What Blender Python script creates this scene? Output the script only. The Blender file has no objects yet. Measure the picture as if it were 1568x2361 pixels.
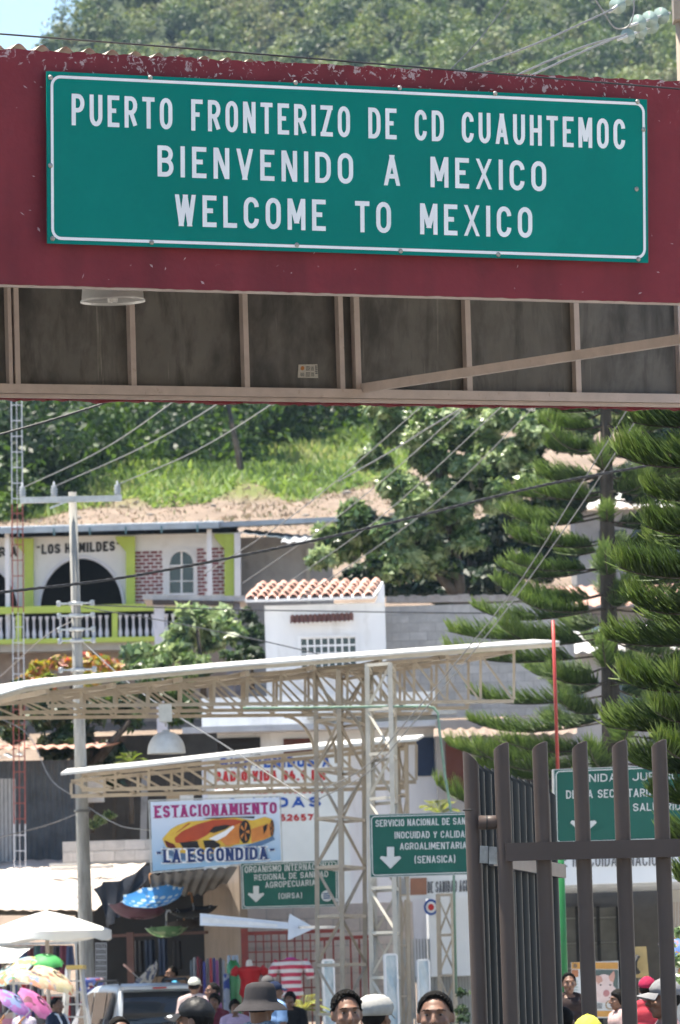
import bpy, math, random
import numpy as np
from mathutils import Vector, Matrix

# ---------------------------------------------------------------- camera, sky, sun, exposure
SC = bpy.context.scene
COL = SC.collection
FQ = 13835.0                      # focal length in 1568-wide picture units
CX, CY = 784.0, 1180.7
PITCH = math.atan(1119.3 / FQ)
ROLL = math.radians(1.7)
CAM = Vector((0.0, 0.0, 1.6))
_F = Vector((0, math.cos(PITCH), math.sin(PITCH)))
_U0 = Vector((0, -math.sin(PITCH), math.cos(PITCH)))
_R0 = Vector((1, 0, 0))
_R = _R0 * math.cos(ROLL) - _U0 * math.sin(ROLL)
_U = _R0 * math.sin(ROLL) + _U0 * math.cos(ROLL)
cd = bpy.data.cameras.new('camera')
cd.sensor_fit = 'HORIZONTAL'
cd.sensor_width = 36.0
cd.lens = FQ / 1568.0 * 36.0
cd.clip_start = 1.0
cd.clip_end = 6000.0
cd.dof.use_dof = True
cd.dof.focus_distance = 40.0
cd.dof.aperture_fstop = 14.0
cam = bpy.data.objects.new('camera', cd)
COL.objects.link(cam)
cam.matrix_world = Matrix(((_R.x, _U.x, -_F.x, CAM.x), (_R.y, _U.y, -_F.y, CAM.y), (_R.z, _U.z, -_F.z, CAM.z), (0, 0, 0, 1)))
SC.camera = cam

SUN = Vector((-0.24, 0.05, 1.0)).normalized()      # direction towards the sun
W = bpy.data.worlds.new('World'); SC.world = W; W.use_nodes = True
nt = W.node_tree
bg = nt.nodes['Background']
sky = nt.nodes.new('ShaderNodeTexSky'); sky.sky_type = 'NISHITA'; sky.sun_disc = False
sky.sun_elevation = math.asin(SUN.z)
sky.sun_rotation = math.atan2(SUN.x, SUN.y)
sky.air_density = 1.0; sky.dust_density = 0.15; sky.ozone_density = 2.5; sky.altitude = 900
nt.links.new(sky.outputs[0], bg.inputs[0]); bg.inputs[1].default_value = 0.10
sl = bpy.data.lights.new('sun', 'SUN'); sl.energy = 5.0; sl.angle = math.radians(0.53); sl.color = (1.0, 0.95, 0.88)
so = bpy.data.objects.new('sun', sl); COL.objects.link(so)
so.rotation_euler = SUN.to_track_quat('Z', 'Y').to_euler(); so.location = (0, 0, 300)
SC.view_settings.view_transform = 'Standard'; SC.view_settings.look = 'None'
SC.view_settings.exposure = 1.42; SC.view_settings.gamma = 1.0
SC.view_settings.use_curve_mapping = False
SC.view_settings.use_white_balance = True; SC.view_settings.white_balance_temperature = 7000; SC.view_settings.white_balance_tint = 8
SC.render.engine = 'CYCLES'
SC.cycles.max_bounces = 5; SC.cycles.diffuse_bounces = 3; SC.cycles.glossy_bounces = 2; SC.cycles.transmission_bounces = 2
SC.cycles.transparent_max_bounces = 8; SC.cycles.volume_bounces = 0
SC.cycles.use_adaptive_sampling = True; SC.cycles.adaptive_threshold = 0.03; SC.cycles.use_light_tree = False
SC.cycles.caustics_reflective = False; SC.cycles.caustics_refractive = False
SC.cycles.use_denoising = True

# ---------------------------------------------------------------- picture helpers
def ray(x, y):
    return _F * FQ + _R * (x - CX) + _U * (CY - y)
def at(x, y, d):
    r = ray(x, y)
    return CAM + r * (d / r.y)
def sc(d):                       # picture units per metre at distance d
    return FQ / d
class Plane:                     # a vertical plane through a point, turned by a degrees about Z (right end farther when a > 0)
    def __init__(s, x, y, d, a=0.0):
        s.o = at(x, y, d); a = math.radians(a)
        s.u = Vector((math.cos(a), math.sin(a), 0)); s.n = Vector((math.sin(a), -math.cos(a), 0))   # n points to the camera
    def hit(s, x, y, off=0.0):
        r = ray(x, y)
        t = (s.o - CAM).dot(s.n) / r.dot(s.n)
        return CAM + r * t + s.n * off
    def uz(s, x, y):
        p = s.hit(x, y) - s.o
        return p.dot(s.u), p.z + s.o.z
    def pt(s, u, z, off=0.0):
        return Vector((s.o.x, s.o.y, 0)) + s.u * u + Vector((0, 0, z)) + s.n * off
class Quad:                      # bilinear patch, corners bottom-left, bottom-right, top-right, top-left
    def __init__(s, bl, br, tr, tl):
        s.c = [Vector(p) for p in (bl, br, tr, tl)]
        s.n = (s.c[1] - s.c[0]).cross(s.c[3] - s.c[0]).normalized()
        s.w = (s.c[1] - s.c[0]).length; s.h = (s.c[3] - s.c[0]).length
    def p(s, u, v, off=0.0):
        a, b, c, d = s.c
        return a * ((1-u)*(1-v)) + b * (u*(1-v)) + c * (u*v) + d * ((1-u)*v) + s.n * off
    @staticmethod
    def px(pl, bl, br, tr, tl):
        return Quad(pl.hit(*bl), pl.hit(*br), pl.hit(*tr), pl.hit(*tl))

# ---------------------------------------------------------------- mesh builder
class MB:
    def __init__(s): s.v = []; s.f = []; s.m = []; s.sm = []
    def add(s, vs, fs, mi=0, smooth=False):
        b = len(s.v); s.v.extend([tuple(p) for p in vs])
        for f in fs: s.f.append(tuple(i + b for i in f)); s.m.append(mi); s.sm.append(smooth)
        return s
    def hexa(s, lo, hi, mi=0):   # lo, hi: 4 points each
        return s.add(list(lo) + list(hi), [(3,2,1,0), (4,5,6,7), (0,1,5,4), (1,2,6,5), (2,3,7,6), (3,0,4,7)], mi)
    def box(s, x0, x1, y0, y1, z0, z1, mi=0):
        return s.hexa([(x0,y0,z0),(x1,y0,z0),(x1,y1,z0),(x0,y1,z0)], [(x0,y0,z1),(x1,y0,z1),(x1,y1,z1),(x0,y1,z1)], mi)
    def bar(s, a, b, w, h=None, up=Vector((0,0,1)), mi=0):
        a = Vector(a); b = Vector(b); h = h or w; d = (b - a).normalized()
        x = d.cross(up)
        if x.length < 1e-4: x = d.cross(Vector((0,1,0)))
        x.normalize(); z = x.cross(d).normalized(); x *= w/2; z *= h/2
        return s.hexa([a-x-z, a+x-z, a+x+z, a-x+z], [b-x-z, b+x-z, b+x+z, b-x+z], mi)
    def tube(s, pts, r, n=8, cap=True, mi=0, smooth=True):
        pts = [Vector(p) for p in pts]; k = len(pts)
        rs = r if isinstance(r, (list, tuple)) else [r]*k
        vs = []; x = None
        for i, p in enumerate(pts):
            d = (pts[min(i+1,k-1)] - pts[max(i-1,0)])
            d.normalize()
            if x is None:
                x = d.cross(Vector((0,0,1)))
                if x.length < 1e-3: x = Vector((1,0,0))
            else: x = x - d * x.dot(d)
            x.normalize(); y = d.cross(x)
            for j in range(n):
                t = 2*math.pi*j/n
                vs.append(p + (x*math.cos(t) + y*math.sin(t)) * rs[i])
        fs = [(i*n+j, i*n+(j+1)%n, (i+1)*n+(j+1)%n, (i+1)*n+j) for i in range(k-1) for j in range(n)]
        s.add(vs, fs, mi, smooth)
        if cap:
            b = len(s.v) - k*n
            s.f.append(tuple(b + j for j in reversed(range(n)))); s.m.append(mi); s.sm.append(False)
            s.f.append(tuple(b + (k-1)*n + j for j in range(n))); s.m.append(mi); s.sm.append(False)
        return s
    def lathe(s, prof, n=16, c=(0,0,0), mi=0, smooth=True, sx=1.0, sy=1.0):
        k = len(prof); vs = []
        for r, z in prof:
            for j in range(n):
                t = 2*math.pi*j/n; vs.append((c[0]+r*sx*math.cos(t), c[1]+r*sy*math.sin(t), c[2]+z))
        fs = [(i*n+j, i*n+(j+1)%n, (i+1)*n+(j+1)%n, (i+1)*n+j) for i in range(k-1) for j in range(n)]
        return s.add(vs, fs, mi, smooth)
    def poly(s, pts, mi=0):
        return s.add(pts, [tuple(range(len(pts)))], mi)
    def prism(s, pts, vec, mi=0):          # closed polygon extruded by a vector
        pts = [Vector(p) for p in pts]; vec = Vector(vec); n = len(pts)
        return s.add(pts + [p + vec for p in pts], [tuple(range(n)), tuple(reversed(range(n, 2*n)))] + [(i, i+n, (i+1)%n+n, (i+1)%n) for i in range(n)], mi)
    def grid(s, fn, nu, nv, mi=0, smooth=True):
        vs = [fn(i/nu, j/nv) for j in range(nv+1) for i in range(nu+1)]
        fs = [(j*(nu+1)+i, j*(nu+1)+i+1, (j+1)*(nu+1)+i+1, (j+1)*(nu+1)+i) for j in range(nv) for i in range(nu)]
        return s.add(vs, fs, mi, smooth)
    def mesh(s, name, mats, off=Vector((0,0,0))):
        me = bpy.data.meshes.new(name)
        me.from_pydata([(x-off[0], y-off[1], z-off[2]) for x, y, z in s.v], [], s.f)
        for m in (mats if isinstance(mats, (list, tuple)) else [mats]): me.materials.append(m)
        me.polygons.foreach_set('material_index', s.m); me.polygons.foreach_set('use_smooth', s.sm)
        me.update(); return me
    def build(s, name, mats, parent=None, loc=None):
        off = parent.location if parent is not None and parent.get('_w', 1) else Vector((0,0,0))
        if parent is not None and parent.parent is not None: off = off + parent.parent.location
        if loc is not None: off = Vector(loc)
        o = bpy.data.objects.new(name, s.mesh(name, mats, off)); COL.objects.link(o)
        if parent is not None: o.parent = parent
        elif loc is not None: o.location = loc
        return o
def tag(o, label=None, cat=None, group=None, kind=None):
    if label: o['label'] = label
    if cat: o['category'] = cat
    if group: o['group'] = group
    if kind: o['kind'] = kind
    return o
def thing(name, label, cat, loc=(0,0,0), group=None):
    o = bpy.data.objects.new(name, None); COL.objects.link(o); o.location = loc; o.empty_display_size = 0.2
    return tag(o, label, cat, group)
def copy_tree(o, parent=None):
    c = o.copy(); COL.objects.link(c)
    if parent is not None: c.parent = parent
    for ch in list(o.children): copy_tree(ch, c)
    return c
def share(name, me, parent, loc=(0,0,0), rot=None, scale=None):
    o = bpy.data.objects.new(name, me); COL.objects.link(o); o.parent = parent; o.location = loc
    if rot is not None: o.rotation_euler = rot
    if scale is not None: o.scale = scale
    return o

# ---------------------------------------------------------------- materials
def lin(r, g, b):
    return tuple(((c/255)/12.92 if c/255 <= 0.04045 else ((c/255+0.055)/1.055)**2.4) for c in (r, g, b))
_mc = {}
def mat(name, c1, c2=None, scale=6.0, rough=0.7, bump=0.0, metal=0.0, bscale=None, detail=6.0, stretch=(1,1,1), spec=0.35, lo=0.35, hi=0.65, c3=None, s3=1.0, t3=(0.55,0.7), rnd=0.0):
    if name in _mc: return _mc[name]
    m = bpy.data.materials.new(name); _mc[name] = m; m.use_nodes = True; t = m.node_tree; N = t.nodes; L = t.links
    b = N['Principled BSDF']; b.inputs['Roughness'].default_value = rough; b.inputs['Metallic'].default_value = metal; b.inputs['Specular IOR Level'].default_value = spec
    c2 = c2 or tuple(x*0.82 for x in c1)
    tc = N.new('ShaderNodeTexCoord'); mp = N.new('ShaderNodeMapping'); mp.inputs['Scale'].default_value = stretch
    oi = N.new('ShaderNodeObjectInfo'); cb = N.new('ShaderNodeMath'); cb.operation = 'MULTIPLY'; cb.inputs[1].default_value = 37.0; L.new(oi.outputs['Random'], cb.inputs[0]); L.new(cb.outputs[0], mp.inputs['Location'])
    L.new(tc.outputs['Object'], mp.inputs[0])
    no = N.new('ShaderNodeTexNoise'); no.inputs['Scale'].default_value = scale; no.inputs['Detail'].default_value = detail; no.inputs['Roughness'].default_value = 0.62
    L.new(mp.outputs[0], no.inputs['Vector'])
    r = N.new('ShaderNodeValToRGB'); r.color_ramp.elements[0].position = lo; r.color_ramp.elements[1].position = hi
    r.color_ramp.elements[0].color = (*c2, 1); r.color_ramp.elements[1].color = (*c1, 1)
    L.new(no.outputs[0], r.inputs[0]); out = r.outputs[0]
    if c3 is not None:
        n3 = N.new('ShaderNodeTexNoise'); n3.inputs['Scale'].default_value = s3; n3.inputs['Detail'].default_value = 8; n3.inputs['Roughness'].default_value = 0.7
        L.new(mp.outputs[0], n3.inputs['Vector'])
        r3 = N.new('ShaderNodeValToRGB'); r3.color_ramp.elements[0].position = t3[0]; r3.color_ramp.elements[1].position = t3[1]
        L.new(n3.outputs[0], r3.inputs[0]); mx = N.new('ShaderNodeMixRGB'); L.new(r3.outputs[0], mx.inputs[0]); L.new(out, mx.inputs[1]); mx.inputs[2].default_value = (*c3, 1); out = mx.outputs[0]
    if rnd:
        rv = N.new('ShaderNodeMapRange'); rv.inputs['To Min'].default_value = 1-rnd; rv.inputs['To Max'].default_value = 1+rnd; L.new(oi.outputs['Random'], rv.inputs[0])
        hv = N.new('ShaderNodeHueSaturation'); L.new(rv.outputs[0], hv.inputs['Value']); L.new(out, hv.inputs['Color']); out = hv.outputs[0]
    L.new(out, b.inputs['Base Color'])
    if bump:
        nb = N.new('ShaderNodeTexNoise'); nb.inputs['Scale'].default_value = bscale or scale*4; nb.inputs['Detail'].default_value = 6
        L.new(mp.outputs[0], nb.inputs['Vector'])
        bp = N.new('ShaderNodeBump'); bp.inputs['Strength'].default_value = 1.0; bp.inputs['Distance'].default_value = bump; L.new(nb.outputs[0], bp.inputs['Height']); L.new(bp.outputs[0], b.inputs['Normal'])
    return m
def leafmat(name, cols, trans=0.45, rough=0.5, spec=0.55):       # colours picked by the per-face attribute "tint"
    m = bpy.data.materials.new(name); m.use_nodes = True; t = m.node_tree; N = t.nodes; L = t.links
    a = N.new('ShaderNodeAttribute'); a.attribute_name = 'tint'
    r = N.new('ShaderNodeValToRGB'); e = r.color_ramp.elements
    for i, c in enumerate(cols):
        el = e[i] if i < 2 else e.new(1.0)
        el.position = i/(len(cols)-1); el.color = (*c, 1)
    L.new(a.outputs['Fac'], r.inputs[0])
    b = N['Principled BSDF']; b.inputs['Roughness'].default_value = rough; b.inputs['Specular IOR Level'].default_value = spec
    L.new(r.outputs[0], b.inputs['Base Color'])
    tr = N.new('ShaderNodeBsdfTranslucent')
    hs = N.new('ShaderNodeHueSaturation'); hs.inputs['Hue'].default_value = 0.485; hs.inputs['Saturation'].default_value = 1.1; hs.inputs['Value'].default_value = 1.5
    L.new(r.outputs[0], hs.inputs['Color']); L.new(hs.outputs[0], tr.inputs[0])
    mx = N.new('ShaderNodeMixShader'); mx.inputs[0].default_value = trans
    L.new(b.outputs[0], mx.inputs[1]); L.new(tr.outputs[0], mx.inputs[2]); L.new(mx.outputs[0], N['Material Output'].inputs[0])
    return m
def quadcloud(name, c, u, v, tint, m, parent=None, off=None):      # one rhombic leaf per row
    n = len(c); V = np.empty((n, 4, 3), np.float32)
    V[:, 0] = c - v; V[:, 1] = c + u*0.55 - v*0.1; V[:, 2] = c + v; V[:, 3] = c - u*0.55 - v*0.1
    if off is not None: V -= np.array(off, np.float32)
    me = bpy.data.meshes.new(name)
    me.vertices.add(n*4); me.vertices.foreach_set('co', V.ravel())
    me.loops.add(n*4); me.loops.foreach_set('vertex_index', np.arange(n*4, dtype=np.int32))
    me.polygons.add(n); me.polygons.foreach_set('loop_start', np.arange(0, n*4, 4, dtype=np.int32))
    at_ = me.attributes.new('tint', 'FLOAT', 'FACE'); at_.data.foreach_set('value', np.clip(tint, 0, 1).astype(np.float32))
    me.materials.append(m); me.update(calc_edges=True)
    o = bpy.data.objects.new(name, me); COL.objects.link(o)
    if parent is not None: o.parent = parent
    return o
RNG = np.random.default_rng(7); random.seed(7)
def unit(a): return a / (np.linalg.norm(a, axis=1, keepdims=True) + 1e-9)
def crown_leaves(center, rad, n, size, nl=9, rng=RNG, up=0.6, tint=0.5, tvar=0.25, shell=0.55, low=-0.55):
    # leaves gathered in clumps on an uneven shell
    d = unit(rng.normal(size=(nl, 3))); d[:, 2] = np.maximum(d[:, 2], low)
    lob = d * rng.uniform(0.35, 0.85, (nl, 1)); lr = rng.uniform(0.28, 0.55, nl)
    k = rng.integers(0, nl, n)
    e = unit(rng.normal(size=(n, 3))); rr = rng.uniform(shell, 1.0, (n, 1)) ** 0.6
    p = (lob[k] + e * rr * lr[k][:, None]) * np.array(rad) + np.array(center)
    nrm = unit(e + np.array([0, 0, up]) + rng.normal(size=(n, 3))*0.55)
    a = unit(np.cross(nrm, rng.normal(size=(n, 3)))); b = np.cross(nrm, a)
    s = size * rng.uniform(0.6, 1.3, (n, 1))
    t = tint + rng.normal(size=n)*tvar*0.6 + (rng.normal(size=nl)*tvar*0.6)[k]
    return p, a*s, b*s, t
def merge_leaves(L):
    return [np.concatenate([x[i] for x in L]) for i in range(4)]
# ---------------------------------------------------------------- stroke lettering
def _arc(cx, cy, rx, ry, a0, a1, n=9):
    return [(cx + rx*math.cos(math.radians(a0+(a1-a0)*i/n)), cy + ry*math.sin(math.radians(a0+(a1-a0)*i/n))) for i in range(n+1)]
def _glyphs():
    G = {}
    top = lambda a0, a1: _arc(.5, .72, .5, .28, a0, a1); bot = lambda a0, a1: _arc(.5, .28, .5, .28, a0, a1)
    O = top(0, 180) + bot(180, 360) + [(1, .72)]
    bowl = [(0,1),(.5,1)] + _arc(.5, .74, .5, .26, 90, -90) + [(0,.48)]
    stem = [(0,0),(0,1)]
    G['O'] = G['0'] = (1, [O]); G['C'] = (1, [top(0,180) + bot(180,360)]); G['U'] = (1, [[(0,1)] + bot(180,360) + [(1,1)]])
    G['D'] = (1, [stem, [(0,1),(.4,1)] + _arc(.4,.66,.6,.34,90,0) + _arc(.4,.34,.6,.34,0,-90) + [(0,0)]])
    G['P'] = (1, [stem, bowl]); G['R'] = (1, [stem, bowl, [(.5,.48),(1,0)]])
    G['B'] = (1, [stem, [(0,1),(.5,1)] + _arc(.5,.765,.45,.235,90,-90) + [(0,.53)], [(.4,.53),(.5,.53)] + _arc(.5,.265,.5,.265,90,-90) + [(0,0)]])
    G['E'] = (.88, [[(1,1),(0,1),(0,0),(1,0)], [(0,.52),(.85,.52)]]); G['F'] = (.88, [[(1,1),(0,1),(0,0)], [(0,.52),(.85,.52)]])
    G['L'] = (.85, [[(0,1),(0,0),(1,0)]]); G['T'] = (.95, [[(0,1),(1,1)], [(.5,1),(.5,0)]]); G['I'] = (0, [[(0,0),(0,1)]]); G['1'] = (.45, [[(0,.78),(1,1),(1,0)]])
    G['H'] = (1, [stem, [(1,0),(1,1)], [(0,.5),(1,.5)]]); G['N'] = (1, [stem, [(1,0),(1,1)], [(0,1),(1,0)]]); G['M'] = (1.25, [stem, [(1,0),(1,1)], [(0,1),(.5,.2)], [(1,1),(.5,.2)]])
    G['A'] = (1.1, [[(0,0),(.5,1)], [(1,0),(.5,1)], [(.16,.27),(.84,.27)]]); G['V'] = (1.1, [[(0,1),(.5,0)], [(1,1),(.5,0)]]); G['W'] = (1.5, [[(0,1),(.25,0)], [(.5,1),(.25,0)], [(.5,1),(.75,0)], [(1,1),(.75,0)]])
    G['X'] = (1.1, [[(0,0),(1,1)], [(0,1),(1,0)]]); G['Y'] = (1.1, [[(0,1),(.5,.45),(1,1)], [(.5,.45),(.5,0)]]); G['Z'] = (1, [[(0,1),(1,1)], [(0,0),(1,0)], [(1,1),(0,0)]])
    G['S'] = (1, [_arc(.5,.75,.5,.25,0,270) + _arc(.5,.25,.5,.25,90,-180)]); G['G'] = (1, [top(0,180) + bot(180,360) + [(1,.45),(.55,.45)]])
    G['J'] = (.9, [[(1,1)] + bot(360,180)]); G['K'] = (1, [stem, [(1,1),(0,.4)], [(.35,.62),(1,0)]]); G['Q'] = (1, [O, [(.6,.25),(1.05,-.08)]])
    G['2'] = (1, [_arc(.5,.72,.5,.28,180,-30) + [(0,0),(1,0)]]); G['4'] = (1, [[(.75,0),(.75,1),(0,.3),(1.05,.3)]])
    G['5'] = (1, [[(.95,1),(.1,1),(.05,.55)] + _arc(.5,.3,.5,.3,120,-160)]); G['6'] = (1, [_arc(.5,.3,.5,.3,180,-180), [(0,.3),(0,.55),(.3,.95),(.7,1)]])
    G['7'] = (1, [[(0,1),(1,1),(.35,0)]]); G['9'] = (1, [_arc(.5,.7,.5,.3,0,360), [(1,.7),(1,.45),(.7,.05),(.3,0)]])
    G['('] = (.3, [_arc(1,.5,1,.68,110,250)]); G[')'] = (.3, [_arc(0,.5,1,.68,70,-70)])
    G[','] = (0, [[(0,.06),(0,-.12)]]); G['.'] = (0, [[(0,0),(0,.1)]]); G['-'] = (.5, [[(0,.5),(1,.5)]])
    G['<'] = (.5, [[(.15,.7),(.15,.92)], [(.85,.7),(.85,.92)]]); G['>'] = G['<']      # double quotation marks
    return G
GL = _glyphs()
def _ribbon(pts, t):
    n = len(pts); L = []; R = []
    closed = n > 3 and abs(pts[0][0]-pts[-1][0]) + abs(pts[0][1]-pts[-1][1]) < 1e-6
    P = [pts[0]]
    for p in pts[1:]:
        if abs(p[0]-P[-1][0]) + abs(p[1]-P[-1][1]) > 1e-6: P.append(p)
    n = len(P)
    for i in range(n):
        a = P[i-1] if i > 0 else (P[-2] if closed else None); b = P[i+1] if i < n-1 else (P[1] if closed else None)
        d1 = d2 = None
        if a is not None: d1 = Vector((P[i][0]-a[0], P[i][1]-a[1])).normalized()
        if b is not None: d2 = Vector((b[0]-P[i][0], b[1]-P[i][1])).normalized()
        if d1 is None: d1 = d2
        if d2 is None: d2 = d1
        m = d1 + d2
        if m.length < 0.15: m = d1
        m.normalize(); nn = Vector((-m.y, m.x)); c = max(0.35, nn.dot(Vector((-d1.y, d1.x))))
        nn *= t/2/c
        L.append((P[i][0]+nn.x, P[i][1]+nn.y)); R.append((P[i][0]-nn.x, P[i][1]-nn.y))
    return L, R
def text_mb(s, fn, x0, x1, z0, z1, t=0.16, gap=0.28, aspect=None, serif=0.0, mb=None, space=0.7, each=False):
    """strokes of the text s in the box x0..x1, z0..z1 of the surface fn(x, z, offset)"""
    mb = mb or MB(); h = z1 - z0; th = t*h
    rel = []                                      # glyph widths (relative), fixed extra widths
    for ch in s: rel.append((space, 0) if ch == ' ' else (GL[ch][0], th))
    fixed = sum(r[1] for r in rel); wsum = sum(r[0] for r in rel) + gap*(len(s)-1)
    k = (x1 - x0 - fixed) / wsum
    x = x0; out = []
    cl = lambda b: min(max(b, z0), z1) if ch not in '(),Q' else b
    for ch, (w, f) in zip(s, rel):
        if ch != ' ':
            if each: mb = MB(); out.append(mb)
            for si, st in enumerate(GL[ch][1]):
                pts = [(x + th/2 + p[0]*w*k, z0 + th/2 + p[1]*(h-th)) for p in st]
                for e_, nb_i in ((0, 1), (-1, -2)):          # run straight ends out to the edge of the letter
                    (ex, ez), (nx_, nz) = st[e_], st[nb_i]; px_, pz_ = pts[e_]
                    if abs(ex-nx_) < 1e-6 and ez in (0, 1): pts[e_] = (px_, z0 if ez == 0 else z1)
                    elif abs(ez-nz) < 1e-6 and ex in (0, 1) and len(st) != 21: pts[e_] = (x if ex == 0 else x + w*k + th, pz_)
                if len(pts) == 2 and abs(st[0][0]-st[1][0]) > .02 and abs(st[0][1]-st[1][1]) > .5:      # slanted bar, cut level at both ends
                    (xa, za), (xb, zb_) = pts; sl = math.hypot(xb-xa, zb_-za)/abs(zb_-za); hw = th*.54*sl; kx = (xb-xa)/(zb_-za)
                    za2 = za + math.copysign(th/2, za-zb_) if st[0][1] in (0, 1) else za
                    zb2 = zb_ + math.copysign(th/2, zb_-za) if st[1][1] in (0, 1) else zb_ + math.copysign(th*.25, zb_-za)
                    xa2 = xa + kx*(za2-za)*(0 if ch in 'NMZ' else 1); xb2 = xb + kx*(zb2-zb_)*(0 if ch in 'NZ' else 1)
                    lx = lambda a: min(max(a, x), x + w*k + th)
                    L, R = [(lx(xa2-hw), za2), (lx(xb2-hw), zb2)], [(lx(xa2+hw), za2), (lx(xb2+hw), zb2)]
                else: L, R = _ribbon(pts, th)
                off = 0.001*si
                mb.add([fn(a, cl(b), off) for a, b in L] + [fn(a, cl(b), off) for a, b in R], [(i, len(L)+i, len(L)+i+1, i+1) for i in range(len(L)-1)])
            if serif:
                ends = set()
                for st in GL[ch][1]:
                    for p in (st[0], st[-1]) + ((st[1],) if len(st) > 2 and ch in 'NML' else ()):
                        if p[1] in (0, 1): ends.add(p)
                if ch in 'ENMD': ends |= {(0,0),(0,1)}
                for p in ends:
                    cx = x + th/2 + p[0]*w*k; cz = z0 if p[1] == 0 else z1 - th*0.32
                    mb.add([fn(cx - th*serif, cz, .003), fn(cx + th*serif, cz, .003), fn(cx + th*serif, cz + th*.32, .003), fn(cx - th*serif, cz + th*.32, .003)], [(0,1,2,3)])
        x += w*k + f + gap*k
    return out if each else mb
def frame_strip(mb, fn, x0, x1, z0, z1, t, rad, off=0.0, n=6):      # rounded border line
    def ring(i):
        r = max(rad - i, 0.001); o = []
        for cx, cz, a in ((x1-rad, z1-rad, 0), (x0+rad, z1-rad, 90), (x0+rad, z0+rad, 180), (x1-rad, z0+rad, 270)):
            for k in range(n+1):
                b = math.radians(a + 90*k/n); o.append((cx + r*math.cos(b), cz + r*math.sin(b)))
        return o
    A, B = ring(0), ring(t); m = len(A)
    mb.add([fn(a, b, off) for a, b in A] + [fn(a, b, off) for a, b in B], [(i, (i+1) % m, m+(i+1) % m, m+i) for i in range(m)])
    return mb
def plate(mb, q, off, thick, u0=0, u1=1, v0=0, v1=1, mi=0):          # a sheet lying on a Quad
    f = [q.p(u0, v0, off), q.p(u1, v0, off), q.p(u1, v1, off), q.p(u0, v1, off)]
    return mb.hexa([p - q.n*thick for p in f], f, mi)
# ---------------------------------------------------------------- common materials
WHITE_TXT = mat('sign_white', (.80,.80,.82), (.72,.72,.74), 3, 0.45)
SIGN_GREEN = mat('sign_green', (.0,.190,.158), (.0,.172,.143), 1.1, 0.5, c3=(.004,.215,.18), s3=0.9, t3=(.55,.78), spec=0.03)  # paler patches imitate a faint sheen, put into the colour
BEIGE = mat('beige_paint', (.49,.39,.345), (.41,.33,.29), 5, 0.6, c3=(.22,.15,.10), s3=9, t3=(.62,.75))
CREAM = mat('cream_steel', (.44,.37,.29), (.36,.30,.235), 4, 0.55, c3=(.25,.17,.11), s3=7, t3=(.63,.78))
STEEL = mat('galvanised', (.50,.51,.52), (.36,.37,.38), 9, 0.4, metal=0.6)
BLACK = mat('black_rubber', (.018,.018,.02), (.012,.012,.013), 20, 0.5)
RED_PAINT = mat('fascia_red', (.205,.034,.044), (.172,.029,.038), 3.0, 0.75, spec=.12, bump=0.004, bscale=22, c3=(.145,.026,.034), s3=1.4)
def wear(m, z_top, span, zc=None):
    """flaked paint: pale chips all over, more of them along the weathered top edge"""
    t = m.node_tree; N = t.nodes; L = t.links; b = N['Principled BSDF']; prev = b.inputs['Base Color'].links[0].from_socket
    tc = N.new('ShaderNodeTexCoord'); sx = N.new('ShaderNodeSeparateXYZ'); L.new(tc.outputs['Object'], sx.inputs[0])
    mr = N.new('ShaderNodeMapRange'); mr.inputs['From Min'].default_value = z_top - span; mr.inputs['From Max'].default_value = z_top; L.new(sx.outputs[2], mr.inputs[0])
    mr.inputs['To Min'].default_value = 0.0; mr.inputs['To Max'].default_value = 0.175
    ms = N.new('ShaderNodeMapping'); ms.inputs['Scale'].default_value = (1, 1, .12); L.new(tc.outputs['Object'], ms.inputs[0])
    ns = N.new('ShaderNodeTexNoise'); ns.inputs['Scale'].default_value = 3.5; ns.inputs['Detail'].default_value = 7; L.new(ms.outputs[0], ns.inputs['Vector'])
    rs_ = N.new('ShaderNodeValToRGB'); rs_.color_ramp.elements[0].position = .5; rs_.color_ramp.elements[1].position = .72; rs_.color_ramp.elements[1].color = (.45,.45,.45,1); L.new(ns.outputs[0], rs_.inputs[0])
    xs_ = N.new('ShaderNodeMixRGB'); L.new(rs_.outputs[0], xs_.inputs[0]); L.new(prev, xs_.inputs[1]); xs_.inputs[2].default_value = (.085,.022,.027,1); prev = xs_.outputs[0]      # rain grime
    n = N.new('ShaderNodeTexNoise'); n.inputs['Scale'].default_value = 13; n.inputs['Detail'].default_value = 9; n.inputs['Roughness'].default_value = 0.68; n.inputs['Distortion'].default_value = 1.2
    L.new(tc.outputs['Object'], n.inputs['Vector'])
    n2 = N.new('ShaderNodeTexNoise'); n2.inputs['Scale'].default_value = 1.7; n2.inputs['Detail'].default_value = 3; L.new(tc.outputs['Object'], n2.inputs['Vector'])
    m2 = N.new('ShaderNodeMath'); m2.operation = 'MULTIPLY_ADD'; L.new(n2.outputs[0], m2.inputs[0]); m2.inputs[1].default_value = 0.22; L.new(mr.outputs[0], m2.inputs[2])
    ad = N.new('ShaderNodeMath'); ad.operation = 'ADD'; L.new(n.outputs[0], ad.inputs[0]); L.new(m2.outputs[0], ad.inputs[1])
    r = N.new('ShaderNodeValToRGB'); r.color_ramp.elements[0].position = 0.835; r.color_ramp.elements[1].position = 0.875; L.new(ad.outputs[0], r.inputs[0])
    mx = N.new('ShaderNodeMixRGB'); L.new(r.outputs[0], mx.inputs[0]); L.new(prev, mx.inputs[1]); mx.inputs[2].default_value = (.42,.30,.31,1)
    L.new(mx.outputs[0], b.inputs['Base Color'])
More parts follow.
